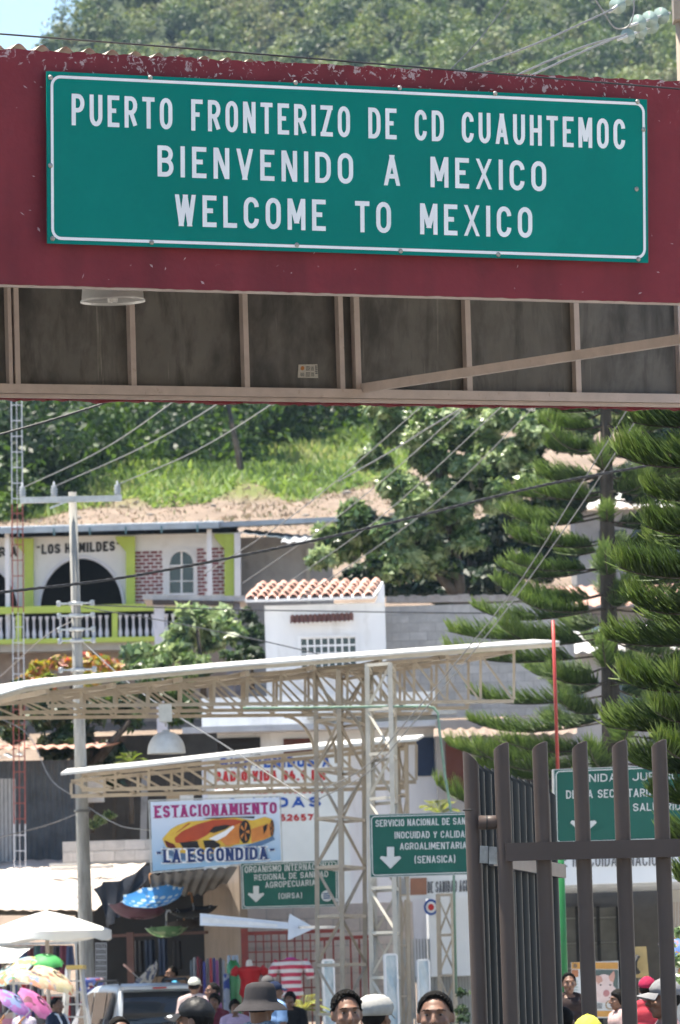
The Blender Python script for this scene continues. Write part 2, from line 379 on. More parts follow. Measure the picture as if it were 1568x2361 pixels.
def stained(name):
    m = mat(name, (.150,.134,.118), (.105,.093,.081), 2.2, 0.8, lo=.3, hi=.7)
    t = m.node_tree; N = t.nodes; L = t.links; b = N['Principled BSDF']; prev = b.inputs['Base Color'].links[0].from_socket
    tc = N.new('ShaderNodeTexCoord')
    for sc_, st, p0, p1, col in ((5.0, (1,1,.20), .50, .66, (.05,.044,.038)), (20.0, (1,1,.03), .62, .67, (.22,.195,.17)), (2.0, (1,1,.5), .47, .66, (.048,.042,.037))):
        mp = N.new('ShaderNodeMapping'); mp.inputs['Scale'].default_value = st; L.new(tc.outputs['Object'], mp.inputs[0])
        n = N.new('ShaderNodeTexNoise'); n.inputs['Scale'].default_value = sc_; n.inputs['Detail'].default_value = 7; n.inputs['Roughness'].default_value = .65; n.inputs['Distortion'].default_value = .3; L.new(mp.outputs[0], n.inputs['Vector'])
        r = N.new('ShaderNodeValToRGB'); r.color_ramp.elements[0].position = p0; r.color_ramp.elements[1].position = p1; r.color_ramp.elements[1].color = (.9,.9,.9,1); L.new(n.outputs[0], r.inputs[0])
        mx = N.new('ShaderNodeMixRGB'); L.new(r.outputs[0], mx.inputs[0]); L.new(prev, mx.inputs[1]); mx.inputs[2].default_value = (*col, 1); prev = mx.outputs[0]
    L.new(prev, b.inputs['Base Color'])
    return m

# ---------------------------------------------------------------- ground and street
ASPHALT = mat('asphalt', (.085,.083,.08), (.05,.05,.05), 1.5, 0.9, bump=0.01, bscale=30)
CONCRETE = mat('concrete', (.42,.41,.39), (.33,.32,.30), 1.5, 0.85, bump=0.004, bscale=18, c3=(.22,.21,.20), s3=2.2)
tag(MB().grid(lambda u, v: (-700+1400*u, -60+190*v, -0.02), 4, 4).build('ground', mat('earth', (.30,.25,.19), (.2,.165,.125), .6, .95)), kind='structure')
tag(MB().grid(lambda u, v: (-9+16*u, -40+158*v, 0.0), 4, 20).build('road', ASPHALT), kind='structure')
tag(MB().box(-40, -9, -40, 83.9, -0.1, 0.13).build('pavement', CONCRETE), kind='structure')
tag(MB().box(-40, -0.6, 84, 118, -0.1, 0.13).build('market_pavement', CONCRETE), kind='structure')
tag(MB().box(1.9, 6.9, 55, 118, -0.1, 0.13).build('office_pavement', CONCRETE), kind='structure')
tag(MB().box(7, 40, -40, 118, -0.1, 0.13).build('pavement', CONCRETE), kind='structure')

# ---------------------------------------------------------------- the border canopy
FP = Plane(784, 400, 42.0, 27.0)
RP = Plane(784, 800, 49.6, 27.0)
def line(p0, p1, x): return p0[1] + (p1[1]-p0[1])*(x-p0[0])/(p1[0]-p0[0])
TOPL = lambda x: line((0,113),(1568,187), x); BOTL = lambda x: line((0,655),(1568,698), x)
cbase = FP.hit(784, 700); cbase.z = 0
canopy = thing('canopy', 'dark red border canopy with flaking paint, carrying the large green welcome sign', 'canopy', cbase)
xl, xr = -900, 2400
q = Quad.px(FP, (xl, BOTL(xl)), (xr, BOTL(xr)), (xr, TOPL(xr)), (xl, TOPL(xl)))
ztop = q.p(.5, 1).z
wear(RED_PAINT, FP.hit(784, TOPL(784)).z, 0.32)
# fascia skin as a fine sheet with a slightly ragged top edge
mb = MB(); nu = 220
rg = random.Random(3)
tops = [q.p(i/nu, 1) + Vector((0,0,rg.uniform(-.010,.008))) for i in range(nu+1)]
bots = [q.p(i/nu, 0) + Vector((0,0,rg.uniform(-.003,.003))) for i in range(nu+1)]
bk = -q.n*0.14
mb.add(bots + tops + [p+bk for p in tops] + [p+bk for p in bots], [f for i in range(nu) for f in ((i, i+1, nu+2+i, nu+1+i), (nu+1+i, nu+2+i, 2*nu+3+i, 2*nu+2+i), (2*nu+2+i, 2*nu+3+i, 3*nu+4+i, 3*nu+3+i), (3*nu+3+i, 3*nu+4+i, i+1, i))])
mb.build('front_fascia', RED_PAINT, canopy)
# lifted flakes along the weathered top of the fascia
mb = MB()
for i in range(420):
    u = rg.uniform(.26, .76); v = 1 - abs(rg.gauss(0, .10)) if rg.random() < .72 else rg.uniform(0, 1)
    if v < 0.02: continue
    p = q.p(u, v, .003); s_ = rg.uniform(.006, .022); a = rg.uniform(0, 6.28)
    e1 = (FP.u*math.cos(a) + Vector((0,0,1))*math.sin(a))*s_; e2 = (FP.u*-math.sin(a) + Vector((0,0,1))*math.cos(a))*s_*rg.uniform(.25,.6)
    mb.add([p-e1, p+e2*.6+q.n*.004, p+e1+q.n*.008*rg.random(), p-e2+q.n*.003], [(0,1,2,3)])
tag(mb.build('paint_flake', mat('flake', (.30,.13,.14), (.5,.42,.42), 40, .7), canopy), kind='stuff')
# steel trim under the fascia
mb = MB().bar(q.p(0,0)+bk*.30+Vector((0,0,-.002)), q.p(1,0)+bk*.30+Vector((0,0,-.002)), .05, .022); mb.build('trim', BEIGE, canopy)
# corrugated roof sheets
ROOF = mat('fibre_cement', (.55,.49,.41), (.40,.35,.29), 6, .85)
def roof_z(u): return q.p(u, 1).z + 0.035 - (u-.27)*0.62*0.34
def roofpt(u, v):
    p = q.p(u, 1); back = -q.n*(0.10 + 8.9*v)
    w = .027*math.cos(2*math.pi*(u*q.w)/.177)
    return Vector((p.x, p.y, roof_z(u) + w - .25*v)) + back
for k in range(6):
    mb = MB(); u0, u1 = k/6, (k+1)/6
    mb.grid(lambda a, v: roofpt(u0+(u1-u0)*a, v), 150, 2); mb.build('roof_sheet', ROOF, canopy)
# rear panel, seen from inside
RBL = lambda x: line((0,893),(1568,917), x)
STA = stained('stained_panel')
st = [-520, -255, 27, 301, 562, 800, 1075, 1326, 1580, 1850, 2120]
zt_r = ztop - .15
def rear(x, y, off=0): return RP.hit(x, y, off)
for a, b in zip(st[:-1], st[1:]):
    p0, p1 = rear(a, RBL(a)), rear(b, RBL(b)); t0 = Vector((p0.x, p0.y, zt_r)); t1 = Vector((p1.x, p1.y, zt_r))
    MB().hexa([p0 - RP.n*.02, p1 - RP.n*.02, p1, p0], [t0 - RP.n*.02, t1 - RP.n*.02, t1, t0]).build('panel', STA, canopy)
struts = [(-520,16),(-255,16),(18,9),(34,12),(301,13),(562,13),(782,12),(819,14),(1075,14),(1326,14),(1566,14),(1850,14)]
for x, w in struts:
    p = rear(x, RBL(x)); wm = w/280
    MB().box(-wm/2, wm/2, -.07, .0, 0, zt_r-p.z).build('strut', BEIGE, canopy, loc=(0,0,0))
    o = COL.objects[-1]; o.location = p + RP.n*.004 - canopy.location; o.rotation_euler = (0, 0, math.radians(27))
a, b = rear(-560, RBL(-560)), rear(2150, RBL(2150))
up = Vector((0,0,1))
MB().hexa([a+RP.n*.10-up*.055, b+RP.n*.10-up*.055, b-RP.n*.02-up*.055, a-RP.n*.02-up*.055], [a+RP.n*.10+up*.02, b+RP.n*.10+up*.02, b-RP.n*.02+up*.02, a-RP.n*.02+up*.02]).build('bottom_beam', BEIGE, canopy)
MB().hexa([a+RP.n*.06-up*.085, b+RP.n*.06-up*.085, b-RP.n*.01-up*.085, a-RP.n*.01-up*.085], [a+RP.n*.06-up*.058, b+RP.n*.06-up*.058, b-RP.n*.01-up*.058, a-RP.n*.01-up*.058]).build('bottom_angle', BEIGE, canopy)
mb = MB(); n = 260; vs = []
for i in range(n+1):
    p = a.lerp(b, i/n) - RP.n*.04; d = .088 + rg.random()**3*.018 + .012*max(0, math.sin(i*.37)*math.sin(i*.11))
    vs += [p - up*d, Vector((p.x, p.y, zt_r))]
vs2 = [v - RP.n*.10 for v in vs]; N2 = len(vs)
mb.add(vs + vs2, [f for i in range(n) for f in ((2*i, 2*i+2, 2*i+3, 2*i+1), (N2+2*i, N2+2*i+1, N2+2*i+3, N2+2*i+2), (2*i, N2+2*i, N2+2*i+2, 2*i+2), (2*i+1, 2*i+3, N2+2*i+3, N2+2*i+1))])
mb.build('rear_fascia', RED_PAINT, canopy)
zb = rear(800, 905).z + .03
def at_z(x, y, z):
    r = ray(x, y); return CAM + r*((z-CAM.z)/r.z)
p0, p1 = at_z(795, 903, zb+.0), at_z(1568, 783, zb+.0)
MB().bar(p0 + RP.n*.12, p1 + (p1-p0)*.06, .055, .075).build('brace', BEIGE, canopy)
for x in (-480, 2080):
    for pl, dp in ((FP, .5), (RP, -.4)):
        p = pl.hit(x, 700) - q.n*dp; u = .5
        MB().box(p.x-.2, p.x+.2, p.y-.2, p.y+.2, 0, q.p(.5,0).z+.3).build('column', BEIGE, canopy)

# ---------------------------------------------------------------- the welcome sign
SP = Plane(784, 400, 41.93, 27.0)
sq = Quad.px(SP, (107,562), (1492,607), (1489,230), (105,165))
sign = thing('border_sign', 'large green welcome sign with three lines of white capitals on the red fascia', 'sign', Vector((sq.p(.5,0).x, sq.p(.5,0).y, sq.p(.5,0).z)))
plate(MB(), sq, 0.02, .014).build('panel', SIGN_GREEN, sign)
sfn = lambda x, z, o=0: sq.p(x/sq.w, z/sq.h, .024+o)
mb = MB(); ix = .006*sq.w
frame_strip(mb, sfn, .003*sq.w+.012, sq.w-.022, .026, sq.h-.026, .021, .075); mb.build('border', WHITE_TXT, sign)
def inv(qd, pl, x, y):              # picture point -> (u, v) of a patch, by a few Newton steps
    P = pl.hit(x, y); u = v = .5
    for _ in range(12):
        e = P - qd.p(u, v); du = (qd.p(u+1e-3, v) - qd.p(u, v))/1e-3; dv = (qd.p(u, v+1e-3) - qd.p(u, v))/1e-3
        A = np.array([[du.dot(du), du.dot(dv)], [du.dot(dv), dv.dot(dv)]]); B = np.array([e.dot(du), e.dot(dv)]); s_ = np.linalg.solve(A, B); u += s_[0]; v += s_[1]
    return u, v
def text_px(s, qd, pl, bl, br, tl, parent, m, base=.024, name='lettering', **kw):      # baseline ends and top-left corner given in the picture
    u0, v0 = inv(qd, pl, *bl); u1, v1 = inv(qd, pl, *br); u2, v2 = inv(qd, pl, *tl)
    w = (u1-u0)*qd.w; h = (v2 - v0)*qd.h
    fn = lambda x, z, o=0: qd.p(u0 + x/qd.w, v0 + (v1-v0)*x/w + z/qd.h, base+o)
    if kw.pop('letters', False):
        for g in text_mb(s, fn, 0, w, 0, h, each=True, **kw): g.build('letter', m, parent)
        return
    gs = text_mb(s, fn, 0, w, 0, h, each=True, **kw); i = 0
    for word in s.split(' '):                      # one part per word
        mb = MB()
        for g in gs[i:i+len(word)]: mb.add(g.v, g.f)
        i += len(word); mb.build('word' if name == 'lettering' else name, m, parent)
for s, bl, br, tl, sp in (('PUERTO FRONTERIZO DE CD CUAUHTEMOC', (162,290), (1438,346), (162.5,217), 1.0), ('BIENVENIDO A MEXICO', (360,408), (1256,443), (360,336), 1.5), ('WELCOME TO MEXICO', (400,522), (1224,550), (400,449), 1.5)):
    text_px(s, sq, SP, bl, br, tl, sign, WHITE_TXT, t=.152 if sp > 1 else .142, gap=.62 if sp > 1 else .60, space=sp, letters=True)
bm = MB().lathe([(.0001,.0), (.018,.001), (.018,.003), (.011,.008), (.0001,.011)], 10).mesh('bolt', mat('bolt_steel', (.45,.44,.42), (.25,.2,.17), 60, .45, metal=.7))
for x, y in ((113,180),(343,180),(678,192),(918,204),(1138,217),(1466,236),(113,383),(1464,437),(118,551),(346,560),(681,566),(920,580),(1145,588),(1468,599),(1480,300)):
    p = SP.hit(x, y) + sq.n*.024
    o = share('bolt', bm, sign, p - sign.location, (math.radians(90), 0, math.radians(27)))
# a scrap of printed paper pasted inside the rear panel
np_ = thing('paper_notice', 'small torn printed notice pasted on the stained panel under the canopy', 'notice', RP.hit(709, 856))
nq = Quad.px(RP, (686,871), (733,872), (731,840), (688,841))
plate(MB(), nq, .006, .003).build('sheet', mat('paper', (.48,.43,.36), (.40,.36,.31), 30, .9), np_)
mb = MB()
for k, (u0, u1, v0, v1) in enumerate([(.38,.60,.55,.9), (.38,.60,.1,.45), (.64,.80,.55,.85), (.64,.8,.12,.42), (.10,.3,.12,.4)]):
    for j in range(4):
        vv = v0 + (v1-v0)*j/4
        mb.poly([nq.p(u0, vv, .009), nq.p(u1, vv, .009), nq.p(u1, vv+(v1-v0)*.13, .009), nq.p(u0, vv+(v1-v0)*.13, .009)])
for j in range(5): mb.poly([nq.p(.86, .3+.13*j, .009), nq.p(.97, .3+.13*j, .009), nq.p(.97, .38+.13*j, .009), nq.p(.86, .38+.13*j, .009)])
mb.build('print', mat('ink', (.07,.07,.08)), np_)
MB().poly([nq.p(.20+.1*math.cos(t), .72+.17*math.sin(t), .010) for t in [i*math.pi/6 for i in range(12)]]).build('emblem', mat('orange_ink', (.45,.17,.05)), np_)

# ---------------------------------------------------------------- lamp under the canopy
def bay_lamp(name, label, rim, rr, hh, shade_m, stem_top, bulbs=True, box=True, dome=False):
    t = thing(name, label, 'lamp', rim)
    if dome: MB().lathe([(rr,0),(rr*1.0,.004)] + [(rr*math.cos(t)**.8, hh*.92*math.sin(t)) for t in [i*1.45/12 for i in range(1, 13)]] + [(.05,hh),(.04,hh)] + [(rr*.97*math.cos(t)**.8, hh*.9*math.sin(t)) for t in [i*1.45/12 for i in range(12, -1, -1)]], 40, rim).build('shade', shade_m, t)
    else: MB().lathe([(rr*1.04,-.012),(rr*1.04,.0),(rr,.006),(rr*.96,.10*hh/.3),(rr*.86,.17*hh/.3),(rr*.62,.25*hh/.3),(rr*.3,.295*hh/.3),(rr*.28,.36*hh/.3),(rr*.26,.36*hh/.3),(rr*.27,.30*hh/.3),(rr*.6,.245*hh/.3),(rr*.84,.165*hh/.3),(rr*.945,.10*hh/.3),(rr*.985,.004)], 40, rim).build('shade', shade_m, t)
    if bulbs:
        for k in range(4):
            a = k*1.571+.4; c = rim + Vector((.028*math.cos(a), .028*math.sin(a), 0))
            MB().tube([c+Vector((0,0,.2)), c+Vector((0,0,-.005)), c+Vector((0,0,-.015))], [.011,.011,.006], 8).build('bulb', mat('bulb', (.8,.76,.72)), t)
    if box: MB().box(rim.x-.09, rim.x+.09, rim.y-.07, rim.y+.07, rim.z+.40*hh/.3, rim.z+.62*hh/.3).build('ballast_box', mat('lampbox', (.62,.6,.55)), t)
    MB().tube([rim+Vector((0,0,.34*hh/.3)), Vector((rim.x, rim.y, stem_top))], .014).build('stem', STEEL, t)
    return t
ACR = mat('ribbed_acrylic', (.50,.48,.46), (.42,.40,.38), 6, .35)
_b = ACR.node_tree.nodes['Principled BSDF']; _b.inputs['Transmission Weight'].default_value = .25
bay_lamp('bay_lamp', 'clear ribbed bay lamp hanging under the red canopy', at(260, 693, 44.2), .232, .34, ACR, ztop+.05, box=False)
# ---------------------------------------------------------------- hills
PY = [110, 128, 150, 168, 174, 186, 190, 205, 255, 300, 330, 450, 600, 690, 720, 800, 900, 1100]
PZ = [-.3, 2.0, 6.0, 9.0, 10.2, 15.4, 16.4, 18.6, 25.4, 31.6, 37, 58, 80, 106, 118, 160, 185, 150]
RX = [-400, -120, -60, -46, -41, -37, -33, -28, -18, 5, 60, 200, 400]
RZ = [30, 60, 88, 98, 103, 108, 113, 120, 136, 165, 178, 150, 60]
def bumps(x, y):
    return np.sin(x*.21+y*.13)*.35 + np.sin(x*.57-y*.41+1.3)*.2 + np.sin(x*1.3+y*.9)*.08
def terr(x, y):
    x = np.asarray(x, float); y = np.asarray(y, float)
    z = np.interp(y, PY, PZ); far = np.clip((y-330)/250, 0, 1)
    z = z + bumps(x, y)*(np.clip((y-178)/20, 0, 1)) + far*(np.sin(x*.045+y*.02)*4 + np.sin(x*.11)*1.5)
    r = np.interp(x/np.maximum(y, 1)*715, RX, RZ)
    return np.where(y > 420, np.minimum(z, np.maximum(r, z*np.clip((560-y)/140, 0, 1))), z)
def soil():
    m = mat('hill_soil', (.16,.17,.055), (.10,.12,.035), .5, .95, bump=.05, bscale=3)
    t = m.node_tree; N = t.nodes; L = t.links; b = N['Principled BSDF']; prev = b.inputs['Base Color'].links[0].from_socket
    g = N.new('ShaderNodeNewGeometry'); s = N.new('ShaderNodeSeparateXYZ'); L.new(g.outputs['Position'], s.inputs[0])
    n = N.new('ShaderNodeTexNoise'); n.inputs['Scale'].default_value = .12; n.inputs['Detail'].default_value = 6; L.new(g.outputs['Position'], n.inputs['Vector'])
    a = N.new('ShaderNodeMath'); a.operation = 'MULTIPLY_ADD'; L.new(n.outputs[0], a.inputs[0]); a.inputs[1].default_value = 22; L.new(s.outputs[1], a.inputs[2])
    dv = N.new('ShaderNodeMath'); dv.operation = 'DIVIDE'; L.new(s.outputs[0], dv.inputs[0]); L.new(s.outputs[1], dv.inputs[1])
    m1 = N.new('ShaderNodeMapRange'); m1.inputs['From Min'].default_value = .006; m1.inputs['From Max'].default_value = .02; m1.inputs['To Min'].default_value = 0; m1.inputs['To Max'].default_value = -50; L.new(dv.outputs[0], m1.inputs[0])
    ad2 = N.new('ShaderNodeMath'); ad2.operation = 'ADD'; L.new(a.outputs[0], ad2.inputs[0]); L.new(m1.outputs[0], ad2.inputs[1]); a = ad2
    mr = N.new('ShaderNodeMapRange'); mr.inputs['From Min'].default_value = 216; mr.inputs['From Max'].default_value = 221; L.new(a.outputs[0], mr.inputs[0])
    n2 = N.new('ShaderNodeTexNoise'); n2.inputs['Scale'].default_value = 1.1; n2.inputs['Detail'].default_value = 8; n2.inputs['Roughness'].default_value = .7; L.new(g.outputs['Position'], n2.inputs['Vector'])
    r = N.new('ShaderNodeValToRGB'); r.color_ramp.elements[0].position = .3; r.color_ramp.elements[0].color = (.15,.115,.09,1); r.color_ramp.elements[1].position = .68; r.color_ramp.elements[1].color = (.27,.205,.16,1); L.new(n2.outputs[0], r.inputs[0])
    mx = N.new('ShaderNodeMixRGB'); L.new(mr.outputs[0], mx.inputs[0]); L.new(r.outputs[0], mx.inputs[1]); L.new(prev, mx.inputs[2]); m2 = N.new('ShaderNodeMapRange'); m2.inputs['From Min'].default_value = 262; m2.inputs['From Max'].default_value = 300; L.new(s.outputs[1], m2.inputs[0])
    mx2 = N.new('ShaderNodeMixRGB'); L.new(m2.outputs[0], mx2.inputs[0]); L.new(mx.outputs[0], mx2.inputs[1]); mx2.inputs[2].default_value = (.035,.05,.02,1); L.new(mx2.outputs[0], b.inputs['Base Color'])
    return m
ys = np.concatenate([np.linspace(110, 180, 36), np.linspace(181, 300, 120), np.linspace(303, 420, 40), np.linspace(425, 900, 120), np.linspace(920, 1100, 8)])
us = np.concatenate([np.linspace(-1, -.14, 24), np.linspace(-.13, .13, 160), np.linspace(.14, 1, 24)])
X = us[None, :]*np.maximum(ys[:, None], 200)*.62; Y = np.repeat(ys[:, None], len(us), 1); Z = terr(X, Y)
mb = MB(); nx = len(us)
mb.v = list(zip(X.ravel(), Y.ravel(), Z.ravel()))
mb.f = [(j*nx+i, j*nx+i+1, (j+1)*nx+i+1, (j+1)*nx+i) for j in range(len(ys)-1) for i in range(nx-1)]; mb.m = [0]*len(mb.f); mb.sm = [True]*len(mb.f)
tag(mb.build('hillside', soil()), kind='structure')

def px_of(p):                    # world points (n,3) -> picture
    d = p - np.array(CAM); F = np.array(_F); R = np.array(_R); U = np.array(_U)
    w = d@F; return CX + FQ*(d@R)/w, CY - FQ*(d@U)/w
LEAF_FAR = leafmat('leaf_far', [(.012,.030,.013), (.034,.068,.020), (.070,.120,.030), (.15,.20,.045), (.15,.15,.075)], .3, .55)
LEAF_LOW = leafmat('leaf_low', [(.012,.03,.012), (.03,.065,.018), (.06,.12,.025), (.11,.19,.035)], .4, .5)
# far wood on the mountain: one mass
L = []; rng = np.random.default_rng(11)
cand = []
for _ in range(16000):
    y = rng.uniform(560, 860); x = rng.uniform(-.075, .075)*y; z = float(terr(x, y)); cand.append((x, y, z))
P = np.array(cand); qx, qy = px_of(P)
ok = (qx > -140) & (qx < 1720) & (qy > -190) & (qy < 330)
P = P[ok]; taken = []
for p in P:
    if len(taken) > 860: break
    if all((p[0]-t[0])**2 + (p[1]-t[1])**2*.5 > 2.3**2 for t in taken[-400:]): taken.append(p)
for p in taken:
    r = rng.uniform(1.1, 3.3)*(.7 if rng.random() < .4 else 1); h = r*rng.uniform(.8, 1.3)
    L.append(crown_leaves((p[0], p[1], p[2]+h*.75+rng.uniform(0,1.2)), (r, r, h), 430, .27, 13, rng, .7, float(rng.beta(1.2, 1.3)), .14))
c, u, v, t = merge_leaves(L)
tag(quadcloud('far_forest', c, u, v, t, LEAF_FAR), 'wooded mountainside seen above the red canopy', kind='stuff')
# wood on the nearer slope
L = []
for _ in range(330):
    x = rng.uniform(-.064, .05); yb = np.interp(x, [-.06, -.045, -.015, .008, .05], [200, 210, 237, 255, 258])
    y = yb + 2 + 62*rng.random()**1.5; x *= y
    r = rng.uniform(1.6, 3.2); h = r*rng.uniform(.7, 1.1)
    z = float(terr(x, y))
    L.append(crown_leaves((x, y, z+h*.55+rng.uniform(0, 2.0)), (r, r, h), 560, .155, 14, rng, .5, float(rng.beta(1.4, 3.2)), .16))
for _ in range(60):               # loose shrubs and saplings along its edge
    x = rng.uniform(-.062, .02); yb = np.interp(x, [-.06, -.045, -.015, .008, .05], [206, 220, 247, 262, 262]); y = yb + rng.uniform(-9, 3); x *= y
    r = rng.uniform(.5, 1.2)
    L.append(crown_leaves((x, y, float(terr(x, y))+r*.6), (r, r, r), 170, .16, 7, rng, .6, rng.uniform(.5, .95), .15))
c, u, v, t = merge_leaves(L)
tag(quadcloud('near_forest', c, u, v, t, LEAF_LOW), 'dark wood growing down the slope above the meadow', kind='stuff')
# trunks in the dark of the near wood and the leaning bare trunk
BARK = mat('bark', (.085,.07,.058), (.045,.037,.03), 12, .9, bump=.01, stretch=(1,1,.25))
tr = thing('leaning_tree', 'dark leaning tree at the upper edge of the meadow', 'tree', at(560, 1112, 218))
b0 = at(560, 1112, 218); b1 = at(548, 1040, 218); b2 = at(534, 975, 218.5); b3 = at(516, 880, 219)
MB().tube([b0 - Vector((0,0,.4)), b0, b1, b2, b3, at(500, 800, 220)], [.17,.15,.115,.09,.08,.05], 8).build('trunk', BARK, tr)
c, u, v, t = merge_leaves([crown_leaves(at(500+dx, 770+dy, 220), (2.2,2.2,1.6), 700, .2, 10, rng, .5, .4, .2) for dx, dy in ((0,0),(-60,40),(50,30))])
quadcloud('crown', c, u, v, t, LEAF_LOW, tr, tr.location)
# meadow grass and weeds
n = 110000
y = rng.uniform(203, 262, n); x = rng.uniform(-.063, .035, n)
yb = np.interp(x, [-.06, -.045, -.015, .008, .05], [208, 222, 250, 264, 264]); lo_ = np.interp(x, [-.06,-.03,.004,.012,.035], [206, 203, 207, 232, 258]) + 3*np.sin(x*300)
ok = (y < yb) & (y > lo_); y = y[ok]; x = x[ok]*y; n = len(x)
z = terr(x, y); hgt = (.05 + .22*rng.random(n)**3)*(.6 + .6*np.clip(np.sin(x*.9)*np.sin(y*.7)+.5, 0, 1))
c = np.stack([x, y, z+hgt*.8], 1); u = rng.normal(size=(n,3))*np.array([.09,.09,.03]); v = np.stack([rng.normal(size=n)*.10, rng.normal(size=n)*.10, hgt], 1)
t = np.clip(.5 + .35*np.sin(x*.5+y*.31)*np.sin(y*.23) + rng.normal(size=n)*.22, 0, 1)
tag(quadcloud('meadow_grass', c, u, v, t, leafmat('meadow', [(.07,.12,.035), (.15,.24,.06), (.23,.33,.09), (.30,.32,.14)], .42, .6)), 'bright green grass and weeds on the sunlit slope', kind='stuff')
n = 9000
y = rng.uniform(189, 214, n); x = rng.uniform(-.063, .055, n)*y; z = terr(x, y); hgt = .03+.09*rng.random(n)**2
c = np.stack([x, y, z+hgt*.7], 1); u = rng.normal(size=(n,3))*np.array([.05,.05,.01]); v = np.stack([rng.normal(size=n)*.05, rng.normal(size=n)*.05, hgt], 1)
tag(quadcloud('dry_weeds', c, u, v, rng.random(n), leafmat('dryweed', [(.15,.125,.08), (.27,.21,.15), (.33,.27,.2), (.14,.16,.07)], .25, .8)), 'dry weeds and brush scattered on the bare bank', kind='stuff')
# stones on the bare bank
ST = mat('stone', (.27,.24,.215), (.17,.155,.14), 5, .9, bump=.02)
mb = MB()
for i in range(90):
    y = rng.uniform(189, 211); x = rng.uniform(-.062, .05)*y; z = float(terr(x, y)); s_ = rng.uniform(.06, .2)*(1.8 if rng.random() < .12 else 1)
    pts = unit(rng.normal(size=(12,3))); pr = [Vector(p*s_*rng.uniform(.75,1.2)) for p in pts]
    r8 = [(math.cos(a), math.sin(a)) for a in np.linspace(0, 2*math.pi, 7)[:-1]]
    mb.lathe([(s_*.75,-s_*.4),(s_*1.05*rng.uniform(.8,1.1),0),(s_*.8,s_*.45*rng.uniform(.7,1.2)),(.01,s_*.7)], 6, (x, y, z), smooth=False, sx=rng.uniform(.8,1.4))
tag(mb.build('bank_stones', ST), 'loose stones strewn over the bare earth bank', kind='stuff')
# ---------------------------------------------------------------- the balcony house on the hill
PLASTER = mat('white_plaster', (.78,.785,.81), (.70,.705,.73), 1.2, .85, c3=(.58,.56,.53), s3=1.6, t3=(.60,.80))
LIME = mat('lime_paint', (.48,.60,.12), (.42,.53,.11), 2, .7)
PURPLE_WHITE = mat('lilac_white', (.68,.68,.74), (.58,.58,.64), 4, .7)
BRICKM = mat('brick_red', (.27,.075,.085), (.20,.055,.065), 14, .85, lo=.3, hi=.7, rnd=.22)
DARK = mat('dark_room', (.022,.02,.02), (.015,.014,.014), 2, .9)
GLASS = mat('dark_glass', (.02,.035,.045), (.03,.05,.06), 1.0, .08, spec=.6)
GREYWALL = mat('grey_render', (.34,.34,.345), (.26,.26,.265), 1.2, .9, bump=.003, c3=(.20,.20,.20), s3=1.5)
SHEETM = mat('sheet_metal', (.42,.47,.52), (.32,.36,.40), 3, .45, metal=.35)
HP = Plane(280, 1485, 171, 0)
hb = HP.hit(200, 1490); hb.z = float(terr(hb.x, 175)) - .5
house = thing('balcony_house', 'white two-storey house with lime green pillars and a long white balustrade on the hillside', 'house', hb)
def wp(x, y, off=0): return HP.hit(x, y, off)
s1 = sc(171)
# wall with arches and window cut out: strips of quads
def arch_top(x, cx, hw, ya, yb):        # picture y of an arch edge
    t = min(1, abs(x-cx)/hw); return yb - (yb-ya)*math.sqrt(max(0, 1-t*t))
mb = MB()
def slab_quad(x0, x1, yt0, yt1, yb0, yb1, off=0, th=.25):
    f = [wp(x0, yb0, off), wp(x1, yb1, off), wp(x1, yt1, off), wp(x0, yt0, off)]
    mb.hexa([p - HP.n*th for p in f], f)
ytop = lambda x: 1240 - .022*x
ybot = lambda x: 1408 - .020*x
xs = [-330, -260, -235, -205] + [-205 + 253*i/12 for i in range(13)]
def arch_run(x0, x1, cx, hw, ya):
    n = 26
    for i in range(n):
        a = x0 + (x1-x0)*i/n; b = x0 + (x1-x0)*(i+1)/n
        slab_quad(a, b, ytop(a), ytop(b), arch_top(a, cx, hw, ya, ybot(a)), arch_top(b, cx, hw, ya, ybot(b)))
slab_quad(-330, -190, ytop(-330), ytop(-190), ybot(-330), ybot(-190))
arch_run(-190, 48, -70, 118, 1290)
slab_quad(48, 86, ytop(48), ytop(86), ybot(48), ybot(86))
arch_run(86, 290, 188, 102, 1281)
slab_quad(290, 391, ytop(290), ytop(391), ybot(290), ybot(391))
n = 16
for i in range(n):
    a = 391 + 55*i/n; b = 391 + 55*(i+1)/n
    slab_quad(a, b, ytop(a), ytop(b), arch_top(a, 418.5, 27.5, 1271, 1302), arch_top(b, 418.5, 27.5, 1271, 1302))
slab_quad(391, 446, 1368, 1367, ybot(391), ybot(446))
slab_quad(446, 552, ytop(446), ytop(552), ybot(446), ybot(552))
mb.build('wall', PLASTER, house)
# arch surrounds
for cx, hw, ya, x0, x1 in ((188, 102, 1281, 86, 290), (-70, 118, 1290, -190, 48)):
    mb = MB(); n = 30; vs = []
    for i in range(n+1):
        t = math.pi*i/n; cc, ss = math.cos(t), math.sin(t); yb = ybot(cx)
        vs.append((wp(cx - hw*cc, yb - (yb-ya)*ss, .05), wp(cx - (hw-7)*cc, yb - (yb-ya-7)*ss, .05)))
    for i in range(n):
        f = [vs[i][1], vs[i+1][1], vs[i+1][0], vs[i][0]]
        mb.hexa([p - HP.n*.2 for p in f], f)
    mb.build('arch_surround', mat('arch_lilac', (.66,.67,.75), (.58,.59,.66), 3, .8), house)
